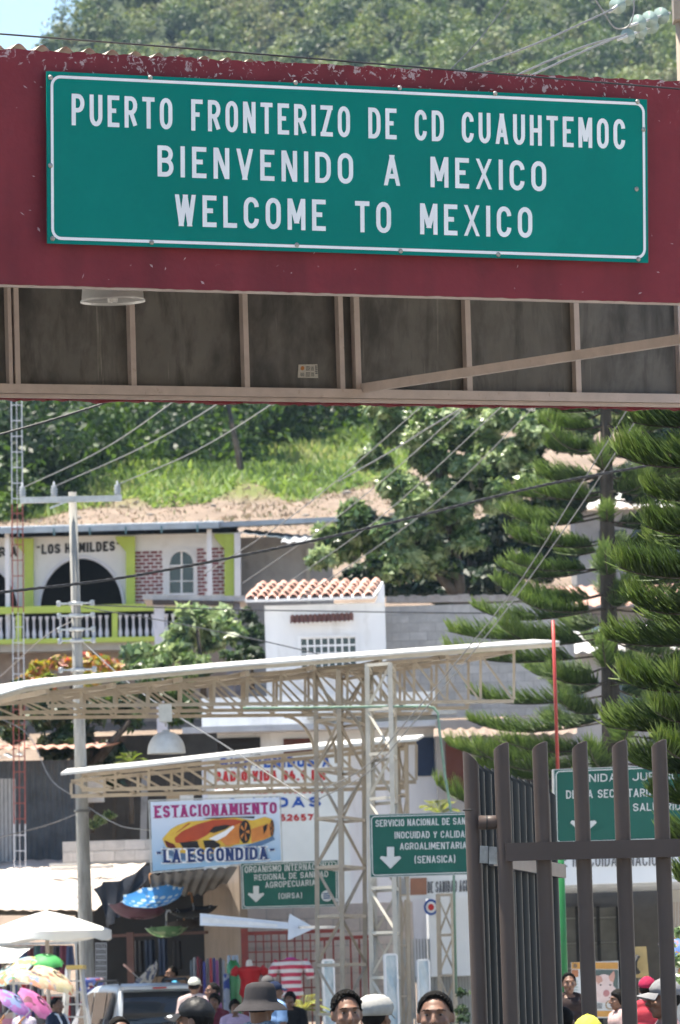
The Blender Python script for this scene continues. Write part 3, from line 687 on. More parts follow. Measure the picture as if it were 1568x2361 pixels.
# rooms behind: floor, dark back wall, ceiling
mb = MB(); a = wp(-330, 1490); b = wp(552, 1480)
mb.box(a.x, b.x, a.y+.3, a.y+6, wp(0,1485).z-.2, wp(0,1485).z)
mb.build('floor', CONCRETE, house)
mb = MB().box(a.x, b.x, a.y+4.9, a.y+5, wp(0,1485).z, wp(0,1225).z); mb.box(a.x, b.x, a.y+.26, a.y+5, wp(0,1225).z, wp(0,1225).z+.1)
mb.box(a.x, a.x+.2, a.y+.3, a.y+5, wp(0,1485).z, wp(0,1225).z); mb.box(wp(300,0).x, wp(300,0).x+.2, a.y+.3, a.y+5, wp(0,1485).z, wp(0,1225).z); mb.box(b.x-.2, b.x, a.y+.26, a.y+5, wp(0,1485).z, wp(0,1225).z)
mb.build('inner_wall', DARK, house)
# window
w = MB(); gl = [wp(391 + 55*i/12, arch_top(391 + 55*i/12, 418.5, 27.5, 1271, 1302), -.12) for i in range(13)]
w.poly([wp(391,1368,-.12), wp(446,1367,-.12)] + list(reversed(gl))); win = w.build('window', GLASS, house)
mb = MB(); mb.bar(wp(418.5,1271,-.08), wp(418.5,1368,-.08), .05); mb.bar(wp(391,1305,-.08), wp(446,1304,-.08), .06); mb.bar(wp(391,1340,-.08), wp(446,1339,-.08), .03)
mb.build('frame', WHITE_TXT, win)
mb = MB(); n = 12
for i in range(n):
    t0, t1 = math.pi*i/n, math.pi*(i+1)/n
    P = lambda r, t: wp(418.5 - r*math.cos(t), 1302 - (r+3)*math.sin(t), .03)
    f = [P(27.5, t0), P(27.5, t1), P(36, t1), P(36, t0)]; mb.hexa([p - HP.n*.1 for p in f], f)
for x0, x1 in ((382.5,391),(446,454.5)):
    f = [wp(x0,1375,.03), wp(x1,1375,.03), wp(x1,1302,.03), wp(x0,1302,.03)]; mb.hexa([p - HP.n*.1 for p in f], f)
mb.build('surround', PLASTER, win)
# bricks, one by one
bw, bh = .235, .105
me = MB().box(0, bw-.045, -.03, .02, 0, bh-.040).mesh('brick', BRICKM)
cnt = 0
for x0, x1, y0, y1 in ((313, 375, 1261, 1396), (457, 477.5, 1256, 1372), (491.5, 518, 1253, 1370)):
    (ua, za), (ub, zb_) = HP.uz(x0, y1), HP.uz(x1, y0)
    r = 0; z = za
    while z + bh < zb_ and cnt < 300:
        u = ua - (bw/2 if r % 2 else 0)
        while u < ub - .03 and cnt < 300:
            uu0 = max(u, ua); uu1 = min(u+bw, ub)
            if uu1 - uu0 > .06:
                o = share('brick', me, house, HP.pt(uu0, z, .0) - house.location, None, ((uu1-uu0)/bw, 1, 1)); cnt += 1
            u += bw
        z += bh; r += 1
# lime pillars with brackets
def pillar(x0, x1, yt, yb, br):
    mb = MB(); f = [wp(x0,yb,.22), wp(x1,yb,.22), wp(x1,yt,.22), wp(x0,yt,.22)]; mb.hexa([p - HP.n*.2 for p in f], f)
    if br:
        f = [wp(x0+2,yt+38,.18), wp(x0+2,yt,.18), wp(x0-24,yt,.18), wp(x0-22,yt+10,.18)]
        mb.prism(f, -HP.n*.14)
    mb.build('pillar', LIME, house)
pillar(57, 78, 1243, 1410, True); pillar(291, 312, 1238, 1402, True); pillar(518, 540, 1232, 1398, True)
for x in (20.5, 484):
    MB().bar(wp(x, 1236-.02*x, .9), wp(x+3, 1500, .9), .13).build('post', PLASTER, house)
MB().bar(wp(548, 1232, .3), wp(549, 1420, .3), .18).build('post', PLASTER, house)
# balcony
BO = 1.0
mb = MB().bar(wp(-330, 1421, BO), wp(425, 1404, BO), .2, .2); mb.build('hand_rail', LIME, house)
mb = MB().bar(wp(-330, 1492, BO), wp(425, 1477, BO), .3, .14); mb.build('kerb', LIME, house)
mb = MB(); f0, f1 = wp(-330, 1495, BO), wp(425, 1480, BO)
mb.hexa([f0-up*.25, f1-up*.25, f1+Vector((0,2,-.25)), f0+Vector((0,2,-.25))], [f0-up*.03, f1-up*.03, f1+Vector((0,2,-.03)), f0+Vector((0,2,-.03))]); mb.build('balcony_slab', CONCRETE, house)
zr0, zr1 = wp(0,1489,BO).z, wp(0,1429,BO).z; hh_ = zr1-zr0
bal = MB().lathe([(.055,0),(.055,.06*hh_),(.03,.1*hh_),(.062,.3*hh_),(.05,.42*hh_),(.028,.55*hh_),(.026,.8*hh_),(.04,.9*hh_),(.055,.93*hh_),(.055,hh_)], 10).mesh('baluster', PURPLE_WHITE)
x = -38.0
while x < 418:
    if not (260 < x < 276) and not (40 < x < 56):
        p = wp(x, 1489-.0205*x, BO); share('baluster', bal, house, p - house.location)
    x += 15.2
for x in (48, 268): MB().bar(wp(x, 1489-.02*x, BO), wp(x, 1425-.02*x, BO), .16).build('pier', LIME, house)
# lettering on the wall
BLK = mat('black_paint', (.02,.02,.022))
hq = Quad(wp(0,1300), wp(400,1293), wp(400,1233), wp(0,1240))
text_px('<LOS HUMILDES>', hq, HP, (84,1279), (277,1270), (84,1256), house, BLK, base=.02, t=.22, gap=.30)
text_px('RIA', hq, HP, (-2,1285), (40,1283), (-2,1262), house, BLK, base=.02, t=.22, gap=.30)
# roof of the house
mb = MB(); f0, f1 = wp(-330, 1238, 1.3), wp(506, 1216, 1.3)
mb.hexa([f0-up*.12, f1-up*.12, f1+Vector((0,8,.5)), f0+Vector((0,8,.5))], [f0+up*.06, f1+up*.06, f1+Vector((0,8,.72)), f0+Vector((0,8,.72))]); mb.build('roof', SHEETM, house)
mb = MB()
for x in range(-280, 500, 82): mb.bar(wp(x, 1237-.0265*x, 1.34)-up*.13, wp(x, 1237-.0265*x, 1.34)+up*.08, .05)
mb.build('gutter_clip', mat('teal_clip', (.12,.22,.24)), house)
# lower storey, stone coloured
LOWW = mat('brown_render', (.30,.25,.22), (.20,.165,.145), 1.5, .9, c3=(.15,.12,.11), s3=1.2)
mb = MB(); f0, f1 = wp(-330, 1500, .0), wp(552, 1485, .0)
mb.hexa([(f0.x, f0.y, hb.z-2), (f1.x, f1.y, hb.z-2), (f1.x, f1.y+5, hb.z-2), (f0.x, f0.y+5, hb.z-2)], [f0-up*.0, f1-up*.0, f1+Vector((0,5,0)), f0+Vector((0,5,0))]); mb.build('lower_wall', LOWW, house)

# grey side building with rusty sheet roofs
GP = Plane(620, 1300, 172, 0)
gb = GP.hit(620, 1400); gb.z -= 2
gh = thing('grey_annex', 'grey rendered annex with corrugated sheet roofs beside the balcony house', 'building', gb)
a, b = GP.hit(554, 1420), GP.hit(770, 1410)
mb = MB().box(a.x, b.x, a.y, a.y+5, gb.z-1, GP.hit(620, 1238).z); mb.build('wall', GREYWALL, gh)
MB().box(GP.hit(668,0).x, GP.hit(676,0).x, a.y-.1, a.y-.003, gb.z, GP.hit(620,1268).z).build('pilaster', CONCRETE, gh)
def corr_sheet(p00, p10, p11, p01, pitch=.2, amp=.02, along=0):
    qd = Quad(p00, p10, p11, p01); m_ = MB(); L_ = qd.w if along == 0 else qd.h; n_ = max(8, int(L_/pitch*6))
    fn = (lambda u, v: qd.p(u, v, amp*math.sin(u*L_/pitch*6.283))) if along == 0 else (lambda v, u: qd.p(v, u, amp*math.sin(u*L_/pitch*6.283)))
    return m_.grid(fn, n_ if along == 0 else 2, 2 if along == 0 else n_)
corr_sheet(GP.hit(500,1221,1.5), GP.hit(790,1206,1.5), GP.hit(785,1199,-5)+up*.3, GP.hit(500,1211,-5)+up*.3, .3, .010).build('roof_sheet', mat('annex_sheet', (.20,.26,.31), (.15,.20,.24), 3, .55, metal=.2), gh)
corr_sheet(GP.hit(560,1240,1.7), GP.hit(745,1262,1.9), GP.hit(745,1240,.2), GP.hit(565,1222,.2), .3, .012).build('roof_sheet', mat('annex_sheet', (.20,.26,.31), (.15,.20,.24), 3, .55, metal=.2), gh)
corr_sheet(GP.hit(650,1266,2.4), GP.hit(760,1262,2.4), GP.hit(755,1240,1.2), GP.hit(655,1243,1.2), .3, .03).build('roof_sheet', mat('bright_sheet', (.62,.64,.66), (.5,.52,.55), 3, .4, metal=.3), gh)

MB().hexa([GP.hit(502,1226,1.55), GP.hit(792,1211,1.55), GP.hit(792,1211,1.45), GP.hit(502,1226,1.45)], [GP.hit(502,1214,1.55), GP.hit(792,1201,1.55), GP.hit(792,1201,1.45), GP.hit(502,1214,1.45)]).build('eaves_board', mat('eaves_blue', (.34,.40,.46), (.26,.31,.36), 3, .5), gh)

# slab porch on posts in front of the house
PP = Plane(450, 1400, 150, 0); pb = PP.hit(450, 1600)
po = thing('porch', 'thin flat porch roof on two tall posts below the balcony house', 'porch', pb)
f0, f1 = PP.hit(330, 1376), PP.hit(566, 1380)
MB().hexa([f0-up*.07, f1-up*.07, f1+Vector((0,2.5,-.07)), f0+Vector((0,2.5,-.07))], [f0+up*.06, f1+up*.06, f1+Vector((0,2.5,.06)), f0+Vector((0,2.5,.06))]).build('slab', mat('porch_slab', (.5,.5,.5), (.35,.35,.36), 3, .8), po)
MB().bar(PP.hit(352,1389), PP.hit(540,1392), .14, .12).build('edge_beam', mat('dark_wood', (.07,.055,.05)), po)
gz = float(terr(pb.x, 150)) - .5
p = PP.hit(366, 1386); MB().box(p.x-.13, p.x+.13, p.y+.1, p.y+.36, gz-6, p.z).build('post', PURPLE_WHITE, po)
p = PP.hit(545, 1388); MB().box(p.x-.085, p.x+.085, p.y+.1, p.y+.3, gz-6, p.z).build('post', mat('grey_post', (.20,.20,.23), (.14,.14,.16), 5, .8), po)
p = PP.hit(528, 1470); MB().box(p.x-.085, p.x+.085, p.y-.1, p.y+.05, gz-6, p.z).build('stub_post', mat('grey_post', (.2,.2,.2)), po)

# ---------------------------------------------------------------- tiled white house
TP = Plane(750, 1450, 135, 0); tb = TP.hit(750, 1700); tb.z = float(terr(tb.x, 135)) - .5
th = thing('tiled_house', 'small white house with pink clay tile roof and a grid window', 'house', tb)
WH = mat('white_wall', (.76,.765,.78), (.66,.665,.68), 1.3, .85, stretch=(1,1,.22), c3=(.50,.49,.48), s3=2.2, t3=(.54,.78))
x0, x1 = TP.hit(611,1450), TP.hit(889,1450); zt = TP.hit(750, 1393).z
# front wall in pieces round the window
u = lambda x: TP.hit(x, 1450).x
zz = lambda y: TP.hit(750, y).z
wx0, wx1, wz0, wz1 = u(692), u(820), zz(1562), zz(1470)
mb = MB(); yf = x0.y
mb.box(x0.x, wx0, yf, yf+4, tb.z-1, zt); mb.box(wx1, x1.x, yf, yf+4, tb.z-1, zt); mb.box(wx0, wx1, yf, yf+4, tb.z-1, wz0); mb.box(wx0, wx1, yf, yf+4, wz1, zt); mb.box(wx0, wx1, yf+.2, yf+4, wz0, wz1)
mb.build('wall', WH, th)
wn = MB().box(wx0, wx1, yf+.12, yf+.14, wz0, wz1).build('window', GLASS, th)
mb = MB()
for i in range(9): xx = wx0 + (wx1-wx0)*i/8; mb.box(xx-.018, xx+.018, yf+.04, yf+.09, wz0, wz1)
for i in range(6): z_ = wz0 + (wz1-wz0)*i/5; mb.box(wx0, wx1, yf+.045, yf+.085, z_-.02, z_+.02)
mb.build('grille', WHITE_TXT, wn)
mb = MB(); e = .06
mb.box(wx0-e, wx0, yf-.03, yf+.02, wz0-e, wz1+e); mb.box(wx1, wx1+e, yf-.03, yf+.02, wz0-e, wz1+e); mb.box(wx0, wx1, yf-.03, yf+.02, wz1, wz1+e); mb.box(wx0-e, wx1+e, yf-.05, yf+.02, wz0-e-.03, wz0); mb.build('frame', WH, wn)
TILE = mat('clay_tile', (.52,.32,.26), (.42,.24,.185), 5, .85, c3=(.58,.43,.37), s3=4, rnd=.22)
def tile_mesh(w_, l_):
    m_ = MB(); m_.grid(lambda a, b: (w_*(a-.5), l_*b, .45*w_*math.sin(math.pi*a)*(1-.12*b)), 6, 1)
    m_.grid(lambda a, b: (w_*(a-.5)*.86, l_*b, .45*w_*.82*math.sin(math.pi*a)-.008), 6, 1); return m_.mesh('tile', TILE)
tm = tile_mesh(.20, .36)
e0, e1 = TP.hit(566, 1390, .35), TP.hit(862, 1373, .35); r0_, r1_ = TP.hit(600, 1362, -1.1), TP.hit(885, 1350, -1.1)
r0_.z += .12; r1_.z += .12; e1.z = e0.z = (e0.z+e1.z)/2; r0_.z = r1_.z = (r0_.z+r1_.z)/2 + .06
rq = Quad(e0, e1, r1_, r0_)
nc = int(rq.w/.225); nr = 5
sl_ = math.atan2(r0_.z-e0.z, r0_.y-e0.y)
rs = rg
for i in range(nc):
    for j in range(nr):
        p = rq.p((i+.5)/nc, j/nr, .02+.012*(j % 2)); share('tile', tm, th, p - th.location, (sl_, rs.uniform(-.03,.03), rs.uniform(-.04,.04)), (1, rq.h/nr*1.15/.36, 1))
MB().hexa([rq.p(0,0,-.06), rq.p(1,0,-.06), rq.p(1,1,-.06), rq.p(0,1,-.06)], [rq.p(0,0,0), rq.p(1,0,0), rq.p(1,1,0), rq.p(0,1,0)]).build('roof_deck', WH, th)
g0 = TP.hit(889, 1450); MB().prism([(u(866), yf-.12, zz(1395)), (u(889), yf-.12, zz(1395)), (u(889), yf-.12, zz(1352)), (u(884), yf-.12, zz(1350))], (0, 2.2, 0)).build('gable', WH, th)
# little tiled awning over the window
tm2 = tile_mesh(.105, .30)
a0, a1 = TP.hit(670, 1440, .28), TP.hit(815, 1434, .28); ah = TP.hit(750, 1419, .0).z - a0.z
n = 14
AWN = mat('awning_tile', (.26,.11,.085), (.2,.085,.065), 6, .85)
tm2.materials.clear(); tm2.materials.append(AWN)
for i in range(n):
    p = a0.lerp(a1, (i+.5)/n); share('awning_tile', tm2, th, p - th.location, (math.atan2(ah, .28), 0, 0), (1, math.hypot(ah, .28)/.30, 1))
# parapet walls of concrete block beside it
BLOCK = mat('concrete_block', (.47,.46,.45), (.39,.38,.37), 4, .9, bump=.003, c3=(.30,.29,.285), s3=.7, t3=(.5,.75), rnd=.10)
MORT = mat('mortar', (.34,.34,.335), (.28,.28,.275), 8, .95)
def block_wall(name, label, pl, xa, xb, yt, yb, bw=.40, bh=.20, th_=.18, m=BLOCK, skip=0, parent=None, cap=None, limit=300):
    base = pl.hit((xa+xb)/2, yb)
    t = parent or thing(name, label, 'wall', base)
    (ua, z0), (ub, _) = pl.uz(xa, yb), pl.uz(xb, yb); z1 = pl.uz((xa+xb)/2, yt)[1]
    f = [pl.pt(ua, z0), pl.pt(ub, z0), pl.pt(ub, z1), pl.pt(ua, z1)]
    MB().hexa([p - pl.n*th_ for p in f], f).build('mortar_core', MORT, t)
    ang = math.atan2(pl.u.y, pl.u.x)
    me_ = MB().box(.006, bw-.006, -.012, .02, .006, bh-.006).mesh('block', m); r = 0; z = z1 - bh; c_ = 0
    while z > z0 - bh*.5 and c_ < limit:
        uu = ua - (bw/2 if r % 2 else 0)
        while uu < ub - .02 and c_ < limit:
            k0, k1 = max(uu, ua), min(uu+bw, ub)
            if k1-k0 > .05: share('block', me_, t, pl.pt(k0, z, rg.uniform(-.003,.003)) - t.location, (0,0,ang), ((k1-k0)/bw, 1, 1)); c_ += 1
            uu += bw
        z -= bh; r += 1
    return t
bwall = block_wall('block_wall', 'grey concrete block wall to the right of the tiled house', Plane(1050, 1450, 137, 0), 890, 1330, 1392, 1660)
pl = Plane(1050, 1450, 137, 0)
mb = MB(); 
for i in range(24):
    a = 890 + 330*i/24; b = 890 + 330*(i+1)/24; h_ = rg.uniform(0, 5)
    f = [pl.hit(a, 1390-.01*(a-890), .06), pl.hit(b, 1390-.01*(b-890), .06), pl.hit(b, 1377-h_-.01*(b-890), .06), pl.hit(a, 1377-h_-.01*(a-890), .06)]; mb.hexa([p - pl.n*.3 for p in f], f)
mb.build('coping', mat('old_coping', (.38,.35,.33), (.25,.22,.2), 6, .9, c3=(.45,.25,.17), s3=3, t3=(.6,.66)), bwall)
# plain white lower house under it
LP = Plane(600, 1650, 128, 0); lb = LP.hit(600, 1760)
lh = thing('white_shophouse', 'low white shop house with grey roof ledge seen through the steel truss', 'building', lb)
a, b = LP.hit(465, 1650), LP.hit(1010, 1650)
MB().box(a.x, b.x, a.y, a.y+5, lb.z-5, LP.hit(600,1606).z).build('wall', WH, lh)
MB().box(a.x-.4, b.x+.1, a.y-.8, a.y-.003, LP.hit(600,1690).z, LP.hit(600,1676).z).build('ledge', mat('ledge_grey', (.55,.56,.58), (.45,.46,.48), 3, .8), lh)
MB().box(LP.hit(660,0).x, LP.hit(1000,0).x, a.y-.5, a.y-.004, LP.hit(600,1662).z, LP.hit(600,1650).z).build('canopy_slab', CONCRETE, lh)
for x0_, x1_, y0_, y1_, m_ in ((470, 600, 1700, 1760, DARK), (655, 720, 1702, 1760, mat('rust_door', (.11,.035,.025))), (960, 1000, 1700, 1790, mat('navy_door', (.02,.04,.09)))):
    p, r = LP.hit(x0_, y1_), LP.hit(x1_, y0_); MB().box(p.x, r.x, a.y-.05, a.y+.02, p.z, r.z).build('door', m_, lh)
yd = thing('yard_building', 'weathered grey yard building with dark doorways right of the lattice tower', 'building', at(1150, 1800, 127))
a2, b2_ = at(1012, 1900, 127), at(1320, 1652, 127)
MB().box(a2.x, b2_.x, 127, 131, a2.z-5, b2_.z).build('wall', mat('yard_grey', (.36,.35,.34), (.25,.245,.24), 1.2, .9, stretch=(1,1,.3), c3=(.17,.165,.16), s3=1.6, t3=(.5,.72)), yd)
corr_sheet(at(1000,1700,125.6), at(1330,1690,125.6), at(1330,1672,127), at(1000,1682,127), .25, .025).build('awning', mat('yard_sheet', (.30,.22,.17), (.2,.15,.12), 3, .7), yd)
for x0_, x1_, m_ in ((1030,1075,'rust_door'), (1110,1180,'dark_room'), (1215,1270,'dark_room')): p, r = at(x0_, 1830, 126.95), at(x1_, 1712, 126.95); MB().box(p.x, r.x, 126.93, 127.02, p.z, r.z).build('doorway', mat(m_, (.11,.035,.025)), yd)
# buildings glimpsed between the pines
for i, (x0_, x1_, y0_, y1_, d_, m_, lab) in enumerate(((1310, 1600, 1395, 1480, 165, GREYWALL, 'pale grey house wall seen between the pine trunks, upper one'), (1180, 1640, 1500, 1760, 145, mat('pale_grey_wall', (.46,.455,.45), (.36,.355,.35), 1.2, .9, stretch=(1,1,.3), c3=(.26,.255,.25), s3=1.5), 'pale low building behind the lower pine branches'), (1330, 1600, 1170, 1330, 176, GREYWALL, 'greyish house high on the slope behind the near pine'))):
    pl = Plane(x0_, y1_, d_, 0); a, b = pl.hit(x0_, y1_), pl.hit(x1_, y0_)
    t = thing('hill_building', lab, 'building', pl.hit((x0_+x1_)/2, y1_))
    MB().box(a.x, b.x, a.y, a.y+4, a.z-6, b.z).build('wall', m_, t)
    corr_sheet(Vector((a.x-.4, a.y-.6, b.z+.02)), Vector((b.x+.4, a.y-.6, b.z+.02)), Vector((b.x+.4, a.y+4.3, b.z+.9)), Vector((a.x-.4, a.y+4.3, b.z+.9)), .3, .03).build('roof', mat('white_sheet', (.66,.65,.63), (.5,.48,.45), 2, .55, c3=(.45,.25,.17), s3=1.5) if i != 0 else TILE, t)
    for k in range(3):
        xx = a.x + (b.x-a.x)*(.2+.28*k); MB().box(xx, xx+.8, a.y-.02, a.y+.05, b.z-1.6, b.z-.6).build('window', GLASS, t)
# ---------------------------------------------------------------- steel truss canopies
def plain_truss(t, d, tl, tr_, bl, br, n, m, w=.055, dirn=1, over=0):
    """members between a top and a bottom chord; tl, tr_, bl, br are picture points at distance d"""
    T = lambda k: at(tl[0] + (tr_[0]-tl[0])*k, tl[1] + (tr_[1]-tl[1])*k, d); B = lambda k: at(bl[0] + (br[0]-bl[0])*k, bl[1] + (br[1]-bl[1])*k, d)
    MB().bar(T(-over), T(1+over), w, w).build('top_chord', m, t); MB().bar(B(0), B(1), w, w).build('bottom_chord', m, t)
    for i in range(n+1):
        k = i/n; MB().bar(T(k) - up*w*.5, B(k) + up*w*.5, w*.75, w*.75, Vector((0,1,0))).build('upright', m, t)
        if i < n:
            a, b = (T(k), B(k+1/n)) if dirn > 0 else (B(k), T(k+1/n))
            a2 = a.lerp(b, .05) + Vector((0,-.012,0)); b2 = a.lerp(b, .95) + Vector((0,-.012,0))
            MB().bar(a2, b2, w*.6, w*.6, Vector((0,1,0))).build('diagonal', m, t)
def lattice(t, corners, ytop, zstep, m, w=.06, bw=.04, faces=(0,1,2,3), z0=0.0):
    """four-legged lattice column; corners = (x at top, x at y 2200, distance)"""
    legs = []
    for xt, xb, d in corners:
        a = at(xt, ytop, d); b = at(xb, 2200, d); k = (z0 - b.z)/(a.z - b.z); legs.append((b.lerp(a, k), a))
    ztop = min(l[1].z for l in legs)
    P = lambda i, z: legs[i][0].lerp(legs[i][1], (z - legs[i][0].z)/(legs[i][1].z - legs[i][0].z))
    for i, l in enumerate(legs): MB().bar(l[0], l[1], w, w, Vector((0,1,0))).build('leg', m, t)
    n = int((ztop-z0)/zstep); st_ = (ztop-z0)/n
    for f in faces:
        i, j = f, (f+1) % 4
        for k in range(n+1):
            z = z0 + k*st_; a, b = P(i, z), P(j, z); MB().bar(a.lerp(b,.02), a.lerp(b,.98), bw, bw).build('batten', m, t)
            if k < n:
                a, b = (P(i, z+.03), P(j, z+st_-.03)) if (k + f) % 2 else (P(j, z+.03), P(i, z+st_-.03))
                MB().bar(a, b, bw*.85, bw*.85, Vector((0,1,0))).build('lacing', m, t)
    return P
CREAM2 = mat('pale_steel', (.57,.53,.46), (.48,.44,.38), 4, .55, c3=(.35,.28,.2), s3=7, t3=(.66,.8))
ROOFW = mat('white_roof_sheet', (.72,.70,.66), (.60,.58,.54), 2, .5, c3=(.42,.37,.31), s3=1.8, t3=(.55,.75))
_b = ROOFW.node_tree.nodes['Principled BSDF']; _b.inputs['Transmission Weight'].default_value = 0.0
tc0 = at(820, 2200, 85); tc0.z = 0
tcn = thing('truss_canopy', 'cream steel truss canopy with white roof sheet on two lattice towers', 'canopy', tc0)
for d, dx, dy, xa, xb, nn in ((84.5, 0, 0, 110, 1185, 14), (86.4, -62, 15, 110, 1142, 14), (88.2, -125, 28, 100, 1120, 14)):
    TY = lambda x: 1597 + (1503-1597)*(x-110)/1075; BY = lambda x: 1628 + (1617-1628)*(x-110)/1075
    plain_truss(tcn, d, (xa+dx, TY(xa)+dy), (xb+dx, TY(xb)+dy), (xa+dx, BY(xa)+dy), (xb+dx, BY(xb)+dy), nn, CREAM, .05)
# purlins across the trusses
for i in range(0, 15, 2):
    x = 110 + 1075*i/14; y = 1597 - 94*i/14
    MB().bar(at(x, y-4, 84.0), at(x-130, y+24, 88.6), .05, .07).build('purlin', CREAM, tcn)
# roof sheets: thin slab that rises away from the camera
RL = [(-70,1618),(0,1599),(60,1581),(150,1568),(560,1531),(930,1503),(1290,1477)]
for (xa, ya), (xb, yb) in zip(RL[:-1], RL[1:]):
    xb2 = xb
    f = [at(xa, ya+5, 83.6), at(xb2, yb+5, 83.6), at(xb2-60, yb+1.5, 89.4), at(xa-60, ya+1.5, 89.4)]
    MB().hexa(f, [p + up*.028 for p in f]).build('roof_sheet', ROOFW, tcn)
    fa, fb = at(xa, ya+10, 83.8), at(xb, yb+10, 83.8)
    MB().bar(fa, fb, .03, .05).build('edge_angle', CREAM2, tcn)
PA = lattice(tcn, [(728,732,84.6), (780,789,84.1), (838,842,86.0), (786,790,86.6)], 1545, .62, CREAM, .065, .042)
PB = lattice(tcn, [(846,856,83.5), (899,912,83.2), (908,918,85.4), (856,866,85.8)], 1530, .62, CREAM2, .065, .042)
# curved knee brackets
for xa, ya, xb, yb, d in ((655,1652,727,1755,88.0), (700,1640,775,1760,86.2), (762,1625,840,1730,84.3)):
    pts = [at(xa + (xb-xa)*math.sin(t*math.pi/2), ya + (yb-ya)*(1-math.cos(t*math.pi/2)), d) for t in [i/10 for i in range(11)]]
    MB().tube(pts, .026, 6).build('knee_bracket', CREAM, tcn)
# a green conduit
cpts = [at(x, y, 83.3) for x, y in ((560,1633),(700,1632),(900,1629),(985,1629),(1000,1632),(1010,1645),(1014,1690),(1025,1780),(1042,1885),(1046,2000),(1052,2290))]
MB().tube(cpts, .02, 6).build('conduit', mat('conduit_green', (.19,.30,.22), (.14,.22,.17), 8, .5), tcn)
bay_lamp('bay_lamp', 'white dome bay lamp hanging from the steel truss beside the utility pole', at(384, 1738, 84.0), .268, .335, mat('lamp_white', (.62,.60,.57), (.5,.47,.43), 4, .35), at(384, 1628, 84).z, bulbs=False, dome=True)

# the lower canopy behind
c2 = thing('low_canopy', 'low cream truss canopy with thick white sheet roof behind the towers', 'canopy', at(560, 2361, 97))
for d, dx, dy in ((95.5, 0, 0), (98.5, -25, 14)):
    plain_truss(c2, d, (189+dx,1788+dy), (960+dx,1712+dy), (189+dx,1822+dy), (960+dx,1803+dy), 10, CREAM, .06)
R2 = [(140,1781),(330,1762),(576,1734),(725,1720),(962,1702)]
for (xa, ya), (xb, yb) in zip(R2[:-1], R2[1:]):
    f = [at(xa, ya+7, 94.6), at(xb, yb+7, 94.6), at(xb+15, yb-3, 101), at(xa+15, ya-3, 101)]
    MB().hexa(f, [p + up*.04 for p in f]).build('roof_sheet', ROOFW, c2)
lattice(c2, [(918,924,95.6), (936,942,95.4), (938,944,96.4), (920,926,96.6)], 1715, .7, CREAM, .05, .03)
MB().bar(at(196, 1800, 101), Vector((at(196,1800,101).x, 101, 0)), .09, .09).build('post', CREAM, c2)
lp = thing('lattice_post', 'slim cream lattice post left of the gate below the service sign', 'post', at(1030, 2361, 95))
lattice(lp, [(1009,1012,94.8), (1042,1046,94.6), (1044,1048,95.3), (1011,1014,95.5)], 2062, .62, CREAM, .06, .035)

# ---------------------------------------------------------------- green directional signs
SGN = mat('sign_green_dull', (.010,.105,.080), (.009,.092,.070), 1.5, .4, c3=(.02,.12,.095), s3=1.3, spec=.25)
GREYTXT = mat('sign_grey_white', (.62,.63,.62), (.55,.56,.55), 4, .5)
def arrow_down(q_, pl, x0, x1, y0, y1, parent, m):
    xm = (x0+x1)/2; w = (x1-x0); ym = y0 + (y1-y0)*.42
    pts = [(xm-w*.17,y0),(xm-w*.17,ym+2),(x0+w*.06,ym),(x0,ym+(y1-y0)*.10),(xm,y1),(x1,ym+(y1-y0)*.10),(x1-w*.06,ym),(xm+w*.17,ym+2),(xm+w*.17,y0)]
    P = [pl.hit(x, y, .03) for x, y in pts]
    MB().add(P, [(0,1,7,8), (1,2,3,4,5,6,7)]).build('arrow', m, parent)
def road_sign(label, pl, bl, br, tr_, tl, lines, arrow, thick=.06):
    qd = Quad.px(pl, bl, br, tr_, tl)
    t = thing('directional_sign', label, 'sign', qd.p(.5, 0))
    plate(MB(), qd, .01, thick).build('panel', SGN, t)
    mb = MB(); k = .012
    frame_strip(mb, lambda x, z, o=0: qd.p(x/qd.w, z/qd.h, .02+o), k, qd.w-k, k, qd.h-k, .012, .05); mb.build('border', GREYTXT, t)
    mb = MB(); e = .02
    for u0, u1, v0, v1 in ((-.008,0,-.012,1.012), (1,1.008,-.012,1.012), (0,1,-.012,0), (0,1,1,1.012)): plate(mb, qd, .016, thick+.02, u0, u1, v0, v1)
    mb.build('edge', STEEL, t)
    for s, a, b, c in lines: text_px(s, qd, pl, a, b, c, t, GREYTXT, base=.022, t=.15, gap=.30)
    arrow_down(qd, pl, *arrow, t, GREYTXT)
    return t, qd
OP = Plane(660, 2040, 90, -6)
osg, oq = road_sign('green sign reading organismo internacional, behind the lattice tower', OP, (560,2095), (779,2089), (778,1984), (556,1992),
    [('ORGANISMO INTERNACIONAL', (565,2013), (772,2004), (565,1998)), ('REGIONAL DE SANIDAD', (587,2031), (757,2022), (587,2017)), ('AGROPECUARIA', (612,2048), (728,2042), (612,2034)), ('(OIRSA)', (643,2073), (697,2071), (643,2060))], (572,610,2043,2081))
MB().poly([OP.hit(754 + 13*math.cos(i*math.pi/10), 2066 + 13*math.sin(i*math.pi/10), .03) for i in range(20)]).build('emblem', GREYTXT, osg)
mb = MB()
for k in range(3):
    y = 2060 + k*5; mb.poly([OP.hit(745, y, .034), OP.hit(763, y-1, .034), OP.hit(761, y+2.2, .034), OP.hit(747, y+3, .034)])
mb.build('emblem_band', mat('emblem_blue', (.05,.10,.22)), osg)
for y in (2005, 2075): MB().bar(OP.hit(770, y, -.09), at(788, y, 86.8), .05).build('bracket', STEEL, osg)
VP = Plane(960, 1950, 76, 0)
